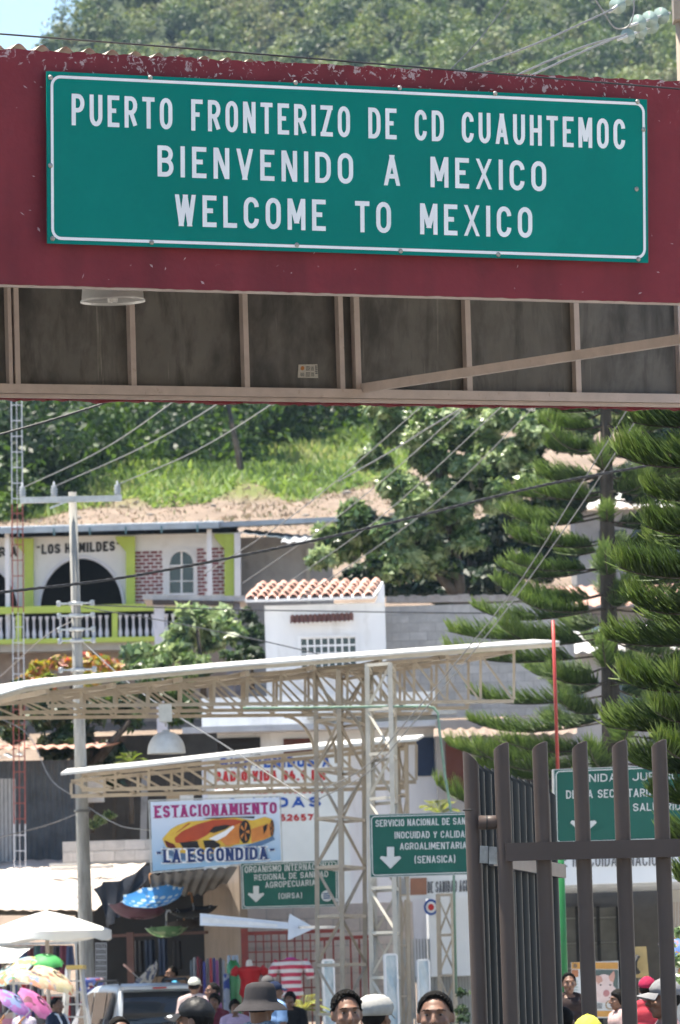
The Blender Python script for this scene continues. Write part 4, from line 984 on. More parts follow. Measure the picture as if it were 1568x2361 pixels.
vsg, vq = road_sign('green sign reading servicio nacional, just left of the gate', VP, (856,2022), (1118,2014), (1116,1873), (853,1880),
    [('SERVICIO NACIONAL DE SANIDAD,', (866,1907), (1112,1900), (866,1891)), ('INOCUIDAD Y CALIDAD', (910,1934), (1082,1931), (910,1918)), ('AGROALIMENTARIA', (922,1960), (1076,1957), (922,1944)), ('(SENASICA)', (956,1991), (1050,1989), (956,1974))], (876,925,1953,2003))
MB().bar(VP.hit(870, 1900, -.1), at(885, 1898, 83.0), .05).build('bracket', STEEL, vsg); MB().bar(VP.hit(880, 2005, -.1), at(890, 2003, 83.0), .05).build('bracket', STEEL, vsg)
UP_ = Plane(1400, 1850, 70, 6)
usg, uq = road_sign('green sign reading unidad de la secretaria, behind the gate pipes', UP_, (1281,1946), (1640,1934), (1640,1762), (1278,1776),
    [('UNIDAD JURIDICA', (1338,1804), (1585,1797), (1338,1786)), ('DE LA SECRETARIA DE SALUD', (1305,1842), (1622,1834), (1305,1823)), ('DE SALUBRIDAD', (1420,1872), (1600,1867), (1420,1854))], (1314,1375,1868,1925), .10)

# ---------------------------------------------------------------- pole in the national colours
p0 = at(1300, 2200, 71.5); p0.z = 0
tp = thing('flag_pole', 'tall thin pole painted red above and green below behind the gate', 'pole', p0)
zr = at(1296, 1790, 71.5).z; zt_ = at(1290, 1430, 71.5).z
MB().tube([(p0.x, p0.y, 0), (p0.x, p0.y, zr)], .042, 12).build('lower_tube', mat('pole_green', (.02,.17,.05), (.016,.14,.04), 5, .4), tp)
MB().tube([(p0.x, p0.y, zr), (p0.x, p0.y, zt_)], .021, 12).build('upper_tube', mat('pole_red', (.42,.055,.045), (.34,.045,.04), 5, .4), tp)

# ---------------------------------------------------------------- hoarding and painted wall
BP = Plane(497, 1920, 93, -5)
bq = Quad.px(BP, (352,2009), (648,1984), (643.5,1839), (346.5,1849))
bn = thing('parking_banner', 'pale blue parking banner with a yellow and red sports car picture', 'banner', bq.p(.5, 0))
def grad2(name, ca, cb, z0, z1):
    m = bpy.data.materials.new(name); m.use_nodes = True; N = m.node_tree.nodes; L = m.node_tree.links
    tc = N.new('ShaderNodeTexCoord'); s = N.new('ShaderNodeSeparateXYZ'); L.new(tc.outputs['Object'], s.inputs[0]); mr = N.new('ShaderNodeMapRange'); mr.inputs['From Min'].default_value = z0; mr.inputs['From Max'].default_value = z1
    n = N.new('ShaderNodeTexNoise'); n.inputs['Scale'].default_value = 2; L.new(tc.outputs['Object'], n.inputs['Vector'])
    ad = N.new('ShaderNodeMath'); ad.operation = 'MULTIPLY_ADD'; ad.inputs[1].default_value = .25; L.new(n.outputs[0], ad.inputs[0]); L.new(s.outputs[2], ad.inputs[2]); L.new(ad.outputs[0], mr.inputs[0])
    r = N.new('ShaderNodeValToRGB'); r.color_ramp.elements[0].color = (*ca, 1); r.color_ramp.elements[1].color = (*cb, 1); L.new(mr.outputs[0], r.inputs[0]); L.new(r.outputs[0], N['Principled BSDF'].inputs['Base Color']); N['Principled BSDF'].inputs['Roughness'].default_value = .45
    return m
plate(MB(), bq, .01, .03).build('sheet', grad2('banner_sky', (.20,.38,.58), (.60,.68,.82), 0.05, .95), bn)
mb = MB(); frame_strip(mb, lambda x, z, o=0: bq.p(x/bq.w, z/bq.h, .014+o), -.03, bq.w+.03, -.03, bq.h+.03, .04, .02); mb.build('frame', STEEL, bn)
MAG = mat('magenta_print', (.36,.035,.18)); NAVY = mat('navy_print', (.02,.045,.16)); CARY = mat('car_yellow', (.66,.46,.06), (.60,.34,.05), 6, .4); CARR = mat('car_red', (.42,.06,.02), (.34,.045,.02), 6, .4); CARO = mat('car_orange', (.60,.22,.05), (.52,.17,.04), 6, .4); CARK = mat('car_black', (.02,.018,.02))
def cp(x, y, o=0): return BP.hit(317.1 + x*.2941, 1700.6 + y*.2941, .014+o)      # from the enlarged view of the banner
def shape(name, pts, m, o): MB().poly([cp(x, y, o) for x, y in pts]).build(name, m, bn)
shape('car_shadow', [(200,860),(300,900),(620,900),(860,845),(1060,770),(1080,800),(900,880),(640,960),(330,960),(215,905)], mat('car_shadow_blue', (.10,.18,.32)), .0)
shape('car_body', [(195,795),(260,720),(310,690),(400,658),(520,650),(620,632),(760,626),(900,650),(1000,622),(1055,640),(1070,700),(1062,770),(1000,800),(900,830),(760,845),(640,905),(480,915),(330,905),(225,860)], CARY, .002)
shape('car_hood', [(290,790),(350,735),(470,680),(600,645),(760,640),(830,655),(800,710),(700,690),(600,720),(540,770),(470,805),(340,830),(300,825)], CARR, .004)
shape('car_side', [(890,720),(980,690),(1062,670),(1066,760),(1000,795),(895,825)], CARO, .004)
shape('car_fender', [(640,800),(760,690),(830,660),(810,720),(800,830),(700,850)], CARO, .006)
shape('car_stripe', [(300,750),(400,670),(420,672),(330,735)], CARR, .004)
shape('car_light', [(560,740),(600,700),(690,685),(735,690),(690,720),(600,750)], CARK, .008)
shape('car_flash', [(560,795),(690,730),(750,690),(760,705),(690,775),(620,812)], WHITE_TXT, .008)
shape('car_intake', [(330,825),(470,810),(490,870),(360,870)], CARK, .008)
shape('car_intake', [(515,808),(600,805),(650,840),(640,870),(530,865)], CARK, .008)
shape('car_intake', [(210,805),(290,838),(310,880),(235,862)], mat('car_dark_red', (.12,.02,.015)), .008)
shape('car_vent', [(985,700),(1020,675),(1015,720),(990,760)], CARK, .008)
shape('car_glass', [(500,636),(560,630),(920,618),(915,634),(760,628),(620,640)], CARK, .006)
for cx_, cy_, rx, ry in ((843,740,46,92), (1056,712,16,66)):
    w = MB().poly([cp(cx_ + rx*math.cos(i*math.pi/10), cy_ + ry*math.sin(i*math.pi/10), .010) for i in range(20)]).build('car_wheel', CARK, bn)
    mb = MB()
    for k in range(5):
        a = k*1.2566; mb.poly([cp(cx_ + rx*.8*math.cos(a+e_)*r_, cy_ + ry*.8*math.sin(a+e_)*r_, .013) for e_, r_ in ((-.2,1),(.2,1),(.3,.2),(-.3,.2))])
    mb.build('car_rim', CARO, w)
text_px('ESTACIONAMIENTO', bq, BP, (357,1887), (639,1876), (357,1858), bn, MAG, base=.016, t=.21, gap=.34, serif=1.0)
text_px('<LA ESCONDIDA>', bq, BP, (360,1993), (636,1983), (360,1957), bn, WHITE_TXT, base=.028, t=.34, gap=.26, serif=.95, name='lettering_outline')
text_px('<LA ESCONDIDA>', bq, BP, (361.5,1991), (634.5,1981), (361.5,1959), bn, NAVY, base=.034, t=.20, gap=.34, serif=1.0)
for x in (380, 620): MB().bar(BP.hit(x, 1985, -.05), at(x, 2006, 96), .05).build('bracket', STEEL, bn)

PW = Plane(620, 1820, 112, 0)
pw0 = PW.hit(620, 1930)
pw = thing('painted_wall', 'white shop wall with hand painted blue and red radio lettering', 'wall', pw0)
a, b = PW.hit(482, 1932), PW.hit(800, 1735)
MB().box(a.x, b.x, a.y, a.y+.2, a.z-3, b.z).build('wall', mat('painted_white', (.76,.75,.71), (.68,.67,.63), 1.5, .8), pw)
MB().box(a.x-.1, a.x-.003, a.y-.05, a.y+.2, a.z-3, b.z).build('corner_post', PURPLE_WHITE, pw)
wq = Quad(PW.hit(482,1930), PW.hit(800,1930), PW.hit(800,1735), PW.hit(482,1735))
PBLUE = mat('paint_blue', (.02,.09,.38), (.018,.07,.3), 10, .7); PRED = mat('paint_red', (.52,.03,.03), (.44,.025,.03), 10, .7)
for s, a_, b_, c_, m_ in (('BIENVENIDOS A', (508,1772), (762,1768), (508,1748), PBLUE), ('RADIO VIDA 96.9 FM', (496,1803), (750,1799), (496,1779), PRED), ('LLEVANDO MUSICA', (497,1832), (756,1829), (497,1812), PRED), ('A VIDAS', (520,1864), (740,1861), (520,1840), PBLUE), ('TEL 49526574', (560,1894), (738,1893), (560,1878), PRED)):
    text_px(s, wq, PW, a_, b_, c_, pw, m_, base=.01, t=.26, gap=.36)
tb_ = thing('tube_light', 'long pale green fluorescent tube light in front of the painted wall', 'lamp', at(600, 1822, 108))
MB().bar(at(493, 1828, 108), at(752, 1817, 108), .07, .05).build('batten', mat('tube_green', (.40,.55,.48), (.35,.48,.42), 4, .5), tb_)
MB().tube([at(495, 1824, 107.9), at(750, 1813, 107.9)], .022).build('tube', WHITE_TXT, tb_)
# ---------------------------------------------------------------- poles, mast and cables
def smooth_px(pts, n=40):
    """points (x, y, d) -> smooth run of world points"""
    P = np.array([[*at(x, y, d)] for x, y, d in pts]); k = np.concatenate([[0], np.cumsum(np.linalg.norm(np.diff(P, axis=0), axis=1))])
    out = []
    m = np.zeros_like(P); m[1:-1] = (P[2:]-P[:-2])/(k[2:]-k[:-2])[:, None]; m[0] = (P[1]-P[0])/(k[1]-k[0]); m[-1] = (P[-1]-P[-2])/(k[-1]-k[-2])
    for s_ in np.linspace(0, k[-1], n):
        i = min(np.searchsorted(k, s_, 'right')-1, len(P)-2); h = k[i+1]-k[i]; t = (s_-k[i])/h
        out.append(Vector(((2*t**3-3*t**2+1)*P[i] + (t**3-2*t**2+t)*h*m[i] + (-2*t**3+3*t**2)*P[i+1] + (t**3-t**2)*h*m[i+1])))
    return out
CAB = mat('cable_black', (.03,.03,.034), (.022,.022,.024), 30, .5); CABG = mat('cable_grey', (.24,.24,.24), (.18,.18,.18), 30, .45, metal=.4)
def cable(label, pts, r, m, twist=False, n=40, parent=None):
    P = smooth_px(pts, n)
    mb = MB()
    if twist:
        for ph in (0, 2.09, 4.19):
            mb.tube([p + Vector((0, math.cos(i*1.1+ph), math.sin(i*1.1+ph)))*r*.9 for i, p in enumerate(P)], r*.8, 5)
    else: mb.tube(P, r, 6)
    if parent is not None: return mb.build('wire', m, parent)
    o = mb.build('power_cable', m, None, P[0]); return tag(o, label, 'cable')
cable('thin black cable running along the top of the red canopy', [(-30,76,41.2),(500,117,41.6),(1000,158,42.2),(1600,208,43.0)], .007, CAB)
cable('thick black cable dropping behind the left end of the canopy', [(-60,1018,62),(0,1002,62),(130,965,62),(280,915,62),(420,850,62)], .013, CAB)
cable('long twisted black cable sagging across the middle of the view', [(-60,1372,66),(0,1366,66),(300,1329,67),(784,1233,68),(1240,1122,69),(1568,1060,70),(1700,1032,70)], .011, CAB, True, 160)
for i, (pts, lab) in enumerate((
    ([(52,1125,100),(230,1040,92),(405,922,84),(560,800,80)], 'grey wire from the left insulator of the crossarm'),
    ([(125,1122,100),(330,1030,92),(515,922,84),(660,815,80)], 'grey wire from the middle insulator of the crossarm'),
    ([(270,1118,100),(450,1040,92),(640,922,84),(800,800,80)], 'grey wire from the right insulator of the crossarm'),
    ([(470,1325,110),(700,1170,100),(985,925,90),(1100,820,86)], 'grey wire slanting up over the grey annex'),
    ([(560,1345,110),(800,1175,100),(1060,950,90),(1150,860,86)], 'grey wire crossing the leafy tree, upper one'),
    ([(640,1360,110),(880,1190,100),(1170,925,90),(1260,840,86)], 'grey wire crossing the leafy tree, lower one'),
    ([(690,1382,110),(980,1180,100),(1245,925,90),(1340,830,86)], 'grey wire crossing above the block wall'),
    ([(780,1110,105),(910,1036,102),(990,985,100),(1330,790,90)], 'pale wire shining against the meadow slope'))):
    cable(lab, pts, .008 if i < 7 else .012, CABG)
cable('left of two slack grey wires dropping past the pine', [(1500,860,72),(1454,932,73),(1333,1128,75),(1210,1324,77),(1119,1445,78),(945,1655,80),(840,1770,82),(720,1830,84)], .008, CABG)
cable('right of two slack grey wires dropping past the pine', [(1540,860,72),(1490,932,73),(1365,1128,75),(1228,1324,77),(1130,1455,78),(955,1665,80),(850,1780,82),(730,1845,84)], .008, CABG)
cable('thin wire low over the tiled house', [(200,1395,100),(500,1405,105),(784,1410,110),(1100,1414,115),(1400,1416,118)], .012, CAB)
for i, (a, b, c, d_) in enumerate((((190,1400,100),(420,1440,95),(700,1500,92),(900,1560,90)), ((190,1420,100),(100,1470,106),(0,1560,112),(-60,1600,115)), ((195,1850,100),(120,1800,104),(60,1690,110),(-40,1640,114)), ((200,1860,100),(280,1905,98),(350,1915,97),(480,1935,96)), ((195,1870,100),(100,1905,106),(0,1930,110),(-60,1945,112)), ((190,1480,100),(330,1600,95),(520,1720,92),(720,1850,90)))):
    cable(['thin service wire running right from the pole clamps', 'thin service wire running left from the pole clamps', 'slack wire rising left from the pole over the tin shed', 'slack wire from the pole to the parking banner', 'slack wire from the pole low to the left', 'long thin wire from the pole down to the lattice tower'][i], [a, b, c, d_], .009, CABG if i % 2 else CAB)
# upper right: line ends with insulators, pole and dead-end clamps
INS = mat('insulator_glass', (.26,.34,.32), (.20,.27,.25), 6, .1, spec=.6); PORC = mat('porcelain', (.36,.38,.40), (.29,.31,.33), 5, .25)
pp = at(1562, 40, 52); pu = thing('line_pole', 'top of a wooden line pole at the upper right edge', 'pole', (pp.x+.12, pp.y, 0))
MB().tube([(pp.x+.12, pp.y, 0), (pp.x+.12, pp.y, pp.z+1.2)], .14, 12).build('shaft', mat('pole_wood', (.30,.25,.2), (.22,.18,.15), 8, .9, stretch=(1,1,.1)), pu)
MB().box(pp.x-.04, pp.x+.06, pp.y-.2, pp.y+.1, pp.z-.05, pp.z+.32).build('clamp', mat('clamp_rust', (.28,.24,.2)), pu)
def string_ins(a, b, n, r, lab):
    t = thing('insulator_string', lab, 'insulator', a); d = (b-a)
    rot = d.to_track_quat('Z', 'Y').to_euler()
    me_ = MB().lathe([(.010,-.03),(.014,-.012),(r,-.006),(r*.97,.0),(.02,.010),(.010,.03)], 14).mesh('disc', INS)
    for i in range(n): share('disc', me_, t, d*((i+.8)/(n+.6)), rot)
    MB().tube([a, b], .012, 6).build('rod', STEEL, t)
string_ins(at(1450,60,50), at(1545,30,51.5), 3, .075, 'string of glass discs nearest the upper right pole')
string_ins(at(1405,28,50), at(1490,-40,51.5), 3, .075, 'string of glass discs at the very top edge')
string_ins(at(1425,92,50), at(1525,52,51.5), 3, .065, 'lower string of glass discs by the upper right pole')
cable('stranded cable rising to the top glass discs', [(1000,195,44),(1085,158,46),(1250,95,48),(1415,20,50)], .006, CABG, True, 120)
cable('stranded cable rising to the lower glass discs, left one', [(1130,205,44),(1215,163,46),(1340,110,48),(1435,82,50)], .006, CABG, True, 120)
cable('stranded cable rising to the lower glass discs, right one', [(1160,205,44),(1255,160,46),(1370,108,48),(1445,78,50)], .006, CABG, True, 120)
cable('jumper loop hanging between the glass discs', [(1360,-20,50),(1390,25,50),(1420,65,50),(1450,60,50),(1462,20,50),(1458,-20,50)], .007, CABG)
cable('thin wire slanting across the wooded mountain', [(1030,170,60),(1110,85,62),(1180,-10,64)], .006, CAB)
# the utility pole
b0 = at(201, 2260, 100); t0 = at(167, 1135, 100)
upole = thing('utility_pole', 'weathered grey utility pole with steel crossarm in front of the balcony house', 'utility pole', (b0.x, b0.y, 0))
k = (0 - b0.z)/(t0.z-b0.z)
POLEW = mat('weathered_pole', (.31,.305,.29), (.20,.195,.185), 16, .9, bump=.006, stretch=(1,1,.10), c3=(.12,.115,.105), s3=9, t3=(.52,.66))
MB().tube([b0.lerp(t0, k), b0, b0.lerp(t0,.5), t0], [.135,.128,.098,.068], 14).build('shaft', POLEW, upole)
MB().bar(at(46,1154,99.8), at(281,1149,99.8), .09, .10).build('crossarm', STEEL, upole)
ins = MB().lathe([(.015,-.05),(.05,-.04),(.066,-.02),(.04,0),(.068,.03),(.04,.05),(.064,.08),(.038,.1),(.055,.13),(.018,.15),(.018,.2),(.001,.21)], 14).mesh('insulator', PORC)
for x, y in ((52,1141),(125,1139),(271,1137)): share('insulator', ins, upole, at(x, y, 99.8) - upole.location)
MB().bar(at(170,1150,99.7), at(115,1172,99.7), .03).build('arm_brace', STEEL, upole)
for y in (1392, 1420, 1452, 1478, 1545):
    p = b0.lerp(t0, (at(180,y,100).z-b0.z)/(t0.z-b0.z)); mb = MB().lathe([(.115,-.03),(.12,-.03),(.12,.03),(.115,.03)], 14, p); mb.bar(p+Vector((-.28,-.1,0)), p+Vector((.28,-.1,0)), .03, .03); mb.build('clamp', STEEL, upole)
    for sx in (-.28, .28): MB().lathe([(.02,-.05),(.045,-.03),(.03,0),(.045,.03),(.02,.05)], 8, p+Vector((sx,-.1,0))).build('spool', PORC, upole)
for y in (1870, 2135):
    p = b0.lerp(t0, (at(195,y,100).z-b0.z)/(t0.z-b0.z)); MB().lathe([(.13,-.02),(.135,-.02),(.135,.02),(.13,.02)], 14, p).build('strap', mat('strap', (.12,.12,.12)), upole)
# the small lattice mast, painted in red and white bands
MR, MW = mat('mast_red', (.30,.085,.07), (.24,.07,.06), 5, .6), mat('mast_white', (.50,.51,.55), (.42,.43,.46), 5, .6)
mt = thing('radio_mast', 'slender ladder-like radio mast in red and white bands at the left', 'mast', at(46, 2005, 112))
bands = [(2010,1900,MW),(1900,1602,MR),(1602,1412,MW),(1412,1162,MR),(1162,850,MW)]
XL = lambda y: 26 + (y-920)*.0065; XR = lambda y: 50 + (y-920)*.0083
for yb, yt, m_ in bands:
    sec = MB()
    for f in (XL, XR): sec.bar(at(f(yb), yb, 112), at(f(yt), yt, 112), .022)
    sec.bar(at(38+(yb-920)*.0074, yb, 112.2), at(38+(yt-920)*.0074, yt, 112.2), .016)
    s_o = sec.build('mast_section', m_, mt)
    y = yb - 12
    while y > yt:
        mb = MB().bar(at(XL(y), y, 112), at(XR(y), y, 112), .018); mb.build('rung', m_, s_o); y -= 36

# ---------------------------------------------------------------- shed, far market roofs, low block wall
TINR = mat('rusty_pink_roof', (.58,.33,.25), (.50,.26,.19), 1.5, .7, c3=(.62,.52,.46), s3=1.2)
SHP = Plane(60, 1850, 118, 0); sb = SHP.hit(60, 1990)
sh = thing('tin_shed', 'dark corrugated tin shed under a faded red sheet roof at the left', 'shed', sb)
corr_sheet(SHP.hit(-90,1990), SHP.hit(180,1988), SHP.hit(172,1752), SHP.hit(-90,1756), .12, .015).build('wall', mat('dark_tin', (.075,.085,.10), (.05,.055,.065), 3, .5, metal=.3), sh)
corr_sheet(SHP.hit(-110,1738,1.4), SHP.hit(250,1728,1.4), SHP.hit(275,1680,-6), SHP.hit(-110,1690,-6), .25, .03).build('roof', TINR, sh)
corr_sheet(SHP.hit(-100,1765,2.2), SHP.hit(62,1752,2.2), SHP.hit(60,1742,.8), SHP.hit(-100,1748,.8), .25, .03).build('awning', mat('blue_sheet', (.5,.58,.62), (.4,.47,.5), 3, .5), sh)
for i in range(5): MB().bar(SHP.hit(4+i*9, 1990, 1.0), SHP.hit(2+i*9, 1800, 1.0), .06).build('paling', mat('grey_paling', (.30,.30,.31)), sh)
block_wall('low_block_wall', 'low grey block wall behind the market sheet roof', Plane(260, 1960, 116, 0), 145, 352, 1938, 1995)
dk = thing('shadow_backdrop', 'dark wall painted as deep shadow, with posts and boxes, behind the parking banner', 'shed', at(300, 1950, 122))
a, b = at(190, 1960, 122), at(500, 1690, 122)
MB().box(a.x, b.x, a.y, a.y+.2, a.z-4, b.z).build('wall', mat('shadow_dark', (.06,.055,.05), (.035,.032,.03), 1.5, .9), dk)  # near-black wall colour stands in for the deep shadows here
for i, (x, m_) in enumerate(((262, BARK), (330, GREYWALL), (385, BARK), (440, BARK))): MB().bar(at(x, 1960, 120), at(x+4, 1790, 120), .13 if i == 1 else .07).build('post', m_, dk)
for i, (x0_, x1_, y0_, y1_, m_) in enumerate(((198,238,1790,1850,mat('white_cloth', (.7,.69,.66))), (384,415,1830,1850,mat('cardboard', (.42,.30,.18))), (415,445,1828,1850,mat('white_cloth', (.7,.69,.66))))):
    a, b = at(x0_, y1_, 119), at(x1_, y0_, 119); MB().box(a.x, b.x, a.y, a.y+.3, a.z, b.z).build('box', m_, dk)
# bank behind the market so nothing shows bare
# market sheet roof
MROOF = mat('market_sheet', (.60,.51,.44), (.50,.42,.35), 1.0, .6, c3=(.52,.33,.22), s3=.8, t3=(.58,.72))
mk = thing('market_roof', 'broad faded pinkish sheet roof over the market stalls at the left', 'roof', at(80, 2361, 108))
P = [at(-60,2100,104), at(218,2100,104), at(352,1974,118), at(-60,1990,118)]
for i in range(5):
    u0, u1 = i/5, (i+1)/5; qq = Quad(*P)
    corr_sheet(qq.p(u0,0,.012*(i%2)), qq.p(u1+.01,0,.012*(i%2)), qq.p(u1+.01,1,.012*(i%2)), qq.p(u0,1,.012*(i%2)), .20, .012).build('roof_sheet', MROOF, mk)
for x in (-30, 210): p = at(x, 2104, 104.3); MB().bar(p, Vector((p.x, p.y, 0)), .08).build('post', BARK, mk)
MB().bar(at(-60,2104,104.2), at(218,2104,104.2), .08, .1).build('beam', BARK, mk)
for x0_, x1_, y_ in ((115, 190, 1995), (118, 188, 2004), (210, 262, 2000)): MB().bar(at(x0_, y_, 112), at(x1_, y_-2, 112), .4, .05).build('ridge_strip', ROOFW, mk)
# black tarpaulin with folds
TARP = mat('black_tarp', (.012,.013,.017), (.008,.009,.012), 4, .7, bump=.02, bscale=5, spec=.12)
def tarp_pt(u, v):
    a = at(214 + 134*u, 2050 - 52*u, 103.5 + 8*u); b = at(250 + 30*u + 20*u*u, 2148 - 70*u, 102.5 + 4*u)
    p = a.lerp(b, v); return p + Vector((.05*math.sin(u*19+v*3), .22*math.sin(v*3.1)+.08*math.sin(u*23), .04*math.sin(u*9+v*7)))
tag(MB().grid(tarp_pt, 30, 16).build('tarpaulin', TARP, None, tarp_pt(0,0)), 'black tarpaulin hanging in folds from the market roof edge', 'tarpaulin')

# ---------------------------------------------------------------- stall under the corrugated lean-to
stl = thing('market_stall', 'dark open market stall with corrugated roof below the parking banner', 'stall', at(400, 2361, 104))
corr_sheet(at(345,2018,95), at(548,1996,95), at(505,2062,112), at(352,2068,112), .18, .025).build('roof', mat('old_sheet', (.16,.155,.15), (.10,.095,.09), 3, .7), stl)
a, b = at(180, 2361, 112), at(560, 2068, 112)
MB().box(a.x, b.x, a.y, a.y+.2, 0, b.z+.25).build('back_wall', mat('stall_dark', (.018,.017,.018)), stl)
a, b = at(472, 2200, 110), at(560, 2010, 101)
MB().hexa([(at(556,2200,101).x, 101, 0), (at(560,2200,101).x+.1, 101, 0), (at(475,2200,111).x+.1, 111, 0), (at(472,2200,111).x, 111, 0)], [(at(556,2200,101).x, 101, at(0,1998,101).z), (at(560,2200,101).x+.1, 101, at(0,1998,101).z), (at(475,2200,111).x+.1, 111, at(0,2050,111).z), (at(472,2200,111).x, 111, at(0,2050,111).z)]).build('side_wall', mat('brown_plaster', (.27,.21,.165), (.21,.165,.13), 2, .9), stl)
MB().bar(at(304,2361,103), at(300,2150,103), .16, .12).build('post', mat('rust_post', (.16,.085,.07)), stl)
MB().box(at(330,2250,106).x, at(440,2250,106).x, 105.5, 106.5, 0, at(380,2252,106).z).build('table', mat('table_brown', (.25,.17,.11)), stl)
MB().bar(at(215,2160,103.5), at(480,2150,103.5), .05).build('beam', mat('rust_post', (.16,.085,.07)), stl)
MB().box(at(330,2300,103).x, at(430,2300,103).x, 100.8, 105.4, .13, .46).build('platform', mat('table_brown', (.25,.17,.11)), stl)
# jeans and shirts hanging at the back
for i, (x, y0_, y1_, w, col) in enumerate(((345,2168,2250,22,(.02,.035,.07)), (375,2165,2248,20,(.03,.05,.10)), (320,2170,2240,20,(.03,.03,.035)), (408,2170,2235,20,(.025,.025,.03)))):
    p = at(x, y0_, 109); h = (y1_-y0_)/sc(109); w_ = w/sc(109)
    mb = MB(); mb.grid(lambda u, v: (p.x + w_*(u-.5)*(1+.1*v), p.y - .04*math.sin(u*math.pi)-.02*math.sin(u*11), p.z - h*v), 10, 6); mb.grid(lambda u, v: (p.x + w_*(u-.5)*(1+.1*v), p.y + .04*math.sin(u*math.pi)+.01, p.z - h*v), 10, 6)
    tag(mb.build('hanging_garment', mat('garment%d' % i, col), None, p), ['dark blue jeans hanging in the stall, second from the left', 'blue jeans hanging in the stall, third from the left', 'black garment hanging leftmost in the dark stall', 'black garment hanging rightmost in the dark stall'][i], 'garment', 'garments hanging in the stall')

# ---------------------------------------------------------------- umbrellas
def patmat(name, base, cols, scale=9, rough=.6, trans=.35, kind='spots'):
    m = bpy.data.materials.new(name); m.use_nodes = True; N = m.node_tree.nodes; L = m.node_tree.links; b = N['Principled BSDF']; b.inputs['Roughness'].default_value = rough
    tc = N.new('ShaderNodeTexCoord'); prev = None
    v = N.new('ShaderNodeTexVoronoi'); v.inputs['Scale'].default_value = scale; L.new(tc.outputs['Object'], v.inputs['Vector'])
    if kind == 'spots':
        v.inputs['Randomness'].default_value = .15
        r = N.new('ShaderNodeValToRGB'); r.color_ramp.interpolation = 'CONSTANT'; r.color_ramp.elements[0].color = (*cols[0], 1); r.color_ramp.elements[1].position = .36; r.color_ramp.elements[1].color = (*base, 1); L.new(v.outputs['Distance'], r.inputs[0]); prev = r.outputs[0]
    else:
        r = N.new('ShaderNodeValToRGB'); r.color_ramp.interpolation = 'CONSTANT'; s = N.new('ShaderNodeSeparateColor'); L.new(v.outputs['Color'], s.inputs[0]); L.new(s.outputs[0], r.inputs[0])
        cs = [base] + list(cols); e = r.color_ramp.elements; e[0].color = (*cs[0], 1); e[1].position = .4; e[1].color = (*cs[1], 1)
        for k_, c_ in enumerate(cs[2:]): el = e.new(.4 + .6*(k_+1)/(len(cs)-1)); el.color = (*c_, 1)
        prev = r.outputs[0]
    L.new(prev, b.inputs['Base Color']); t = N.new('ShaderNodeBsdfTranslucent'); L.new(prev, t.inputs[0]); mx = N.new('ShaderNodeMixShader'); mx.inputs[0].default_value = trans
    L.new(b.outputs[0], mx.inputs[1]); L.new(t.outputs[0], mx.inputs[2]); L.new(mx.outputs[0], N['Material Output'].inputs[0]); return m
def umbrella(label, c, axis, r, depth, m, handle=True, hm=None, shaft=.75, group=None, ribs=8):
    t = thing('umbrella', label, 'umbrella', c, group); t.rotation_euler = Vector(axis).to_track_quat('Z', 'Y').to_euler()
    t['_w'] = 0
    mb = MB(); nr = 6; N_ = ribs*4
    def P(i, j):
        a = 2*math.pi*j/N_; f = i/nr; seg = (j % 4)/4; sag = 1 - .10*math.sin(math.pi*seg)*f
        return (r*math.sin(f*1.25)/math.sin(1.25)*math.cos(a)*sag, r*math.sin(f*1.25)/math.sin(1.25)*math.sin(a)*sag, depth*(math.cos(f*1.25)-math.cos(1.25))/(1-math.cos(1.25)) + .03*r*math.sin(math.pi*seg)*f)
    vs = [P(i, j) for i in range(1, nr+1) for j in range(N_)] + [P(0, 0)]
    mb.add(vs, [(i*N_+j, i*N_+(j+1)%N_, (i+1)*N_+(j+1)%N_, (i+1)*N_+j) for i in range(nr-1) for j in range(N_)] + [(len(vs)-1, j, (j+1)%N_) for j in range(N_)], 0, True)
    mb.build('canopy', m, t, loc=(0,0,0))
    rm = MB().tube([(0,0,depth*.98)] + [tuple(np.array(P(k_, 0))*np.array([1,1,1]) - np.array([0,0,.012])) for k_ in range(1, nr+1)], .006, 4).mesh('rib', STEEL)
    for k_ in range(ribs): share('rib', rm, t, (0,0,0), (0, 0, 2*math.pi*k_/ribs))
    hz = depth - r*1.35*shaft/.75
    MB().tube([(0,0,depth-.004), (0,0,hz)], .007, 6).build('shaft', STEEL, t, loc=(0,0,0))
    if handle: MB().tube([(0,0,hz+.12), (0,0,hz), (.02,0,hz-.05), (.06,0,hz-.06), (.085,0,hz-.02)], .017, 7).build('handle', hm or mat('handle_wood', (.40,.19,.08)), t, loc=(0,0,0))
    return t
up_ = (0, 0, 1)
BLUEP = patmat('blue_dots', (.06,.30,.72), [(.55,.72,.85)], 7)
umbrella('blue umbrella with pale polka dots hanging upside down at the stall', at(352,2063,101.5), (.15,-.25,-1), .56, .19, BLUEP, group='umbrellas hanging at the stall', shaft=.5)
umbrella('dark maroon umbrella hanging under the polka dot one', at(317,2092,102), (-.1,-.15,-1), .50, .2, mat('maroon_cloth', (.075,.02,.04), (.05,.014,.028), 5, .6), group='umbrellas hanging at the stall', shaft=.5)
umbrella('black umbrella hanging right of the polka dot one', at(446,2095,103), (.1,.1,-1), .42, .16, mat('black_cloth', (.02,.02,.025)), group='umbrellas hanging at the stall', shaft=.5)
umbrella('brown black umbrella hanging above the green one', at(425,2126,103.5), (.05,-.1,-1), .36, .14, mat('brown_cloth', (.035,.028,.024)), group='umbrellas hanging at the stall', shaft=.4)
umbrella('green patterned umbrella hanging lowest in the stall', at(384,2140,102.5), (0,-.1,-1), .36, .16, patmat('green_leafy', (.10,.22,.09), [(.28,.36,.20), (.05,.13,.05)], 12, kind='cells'), group='umbrellas hanging at the stall', hm=mat('handle_white', (.6,.58,.55)), shaft=.62)
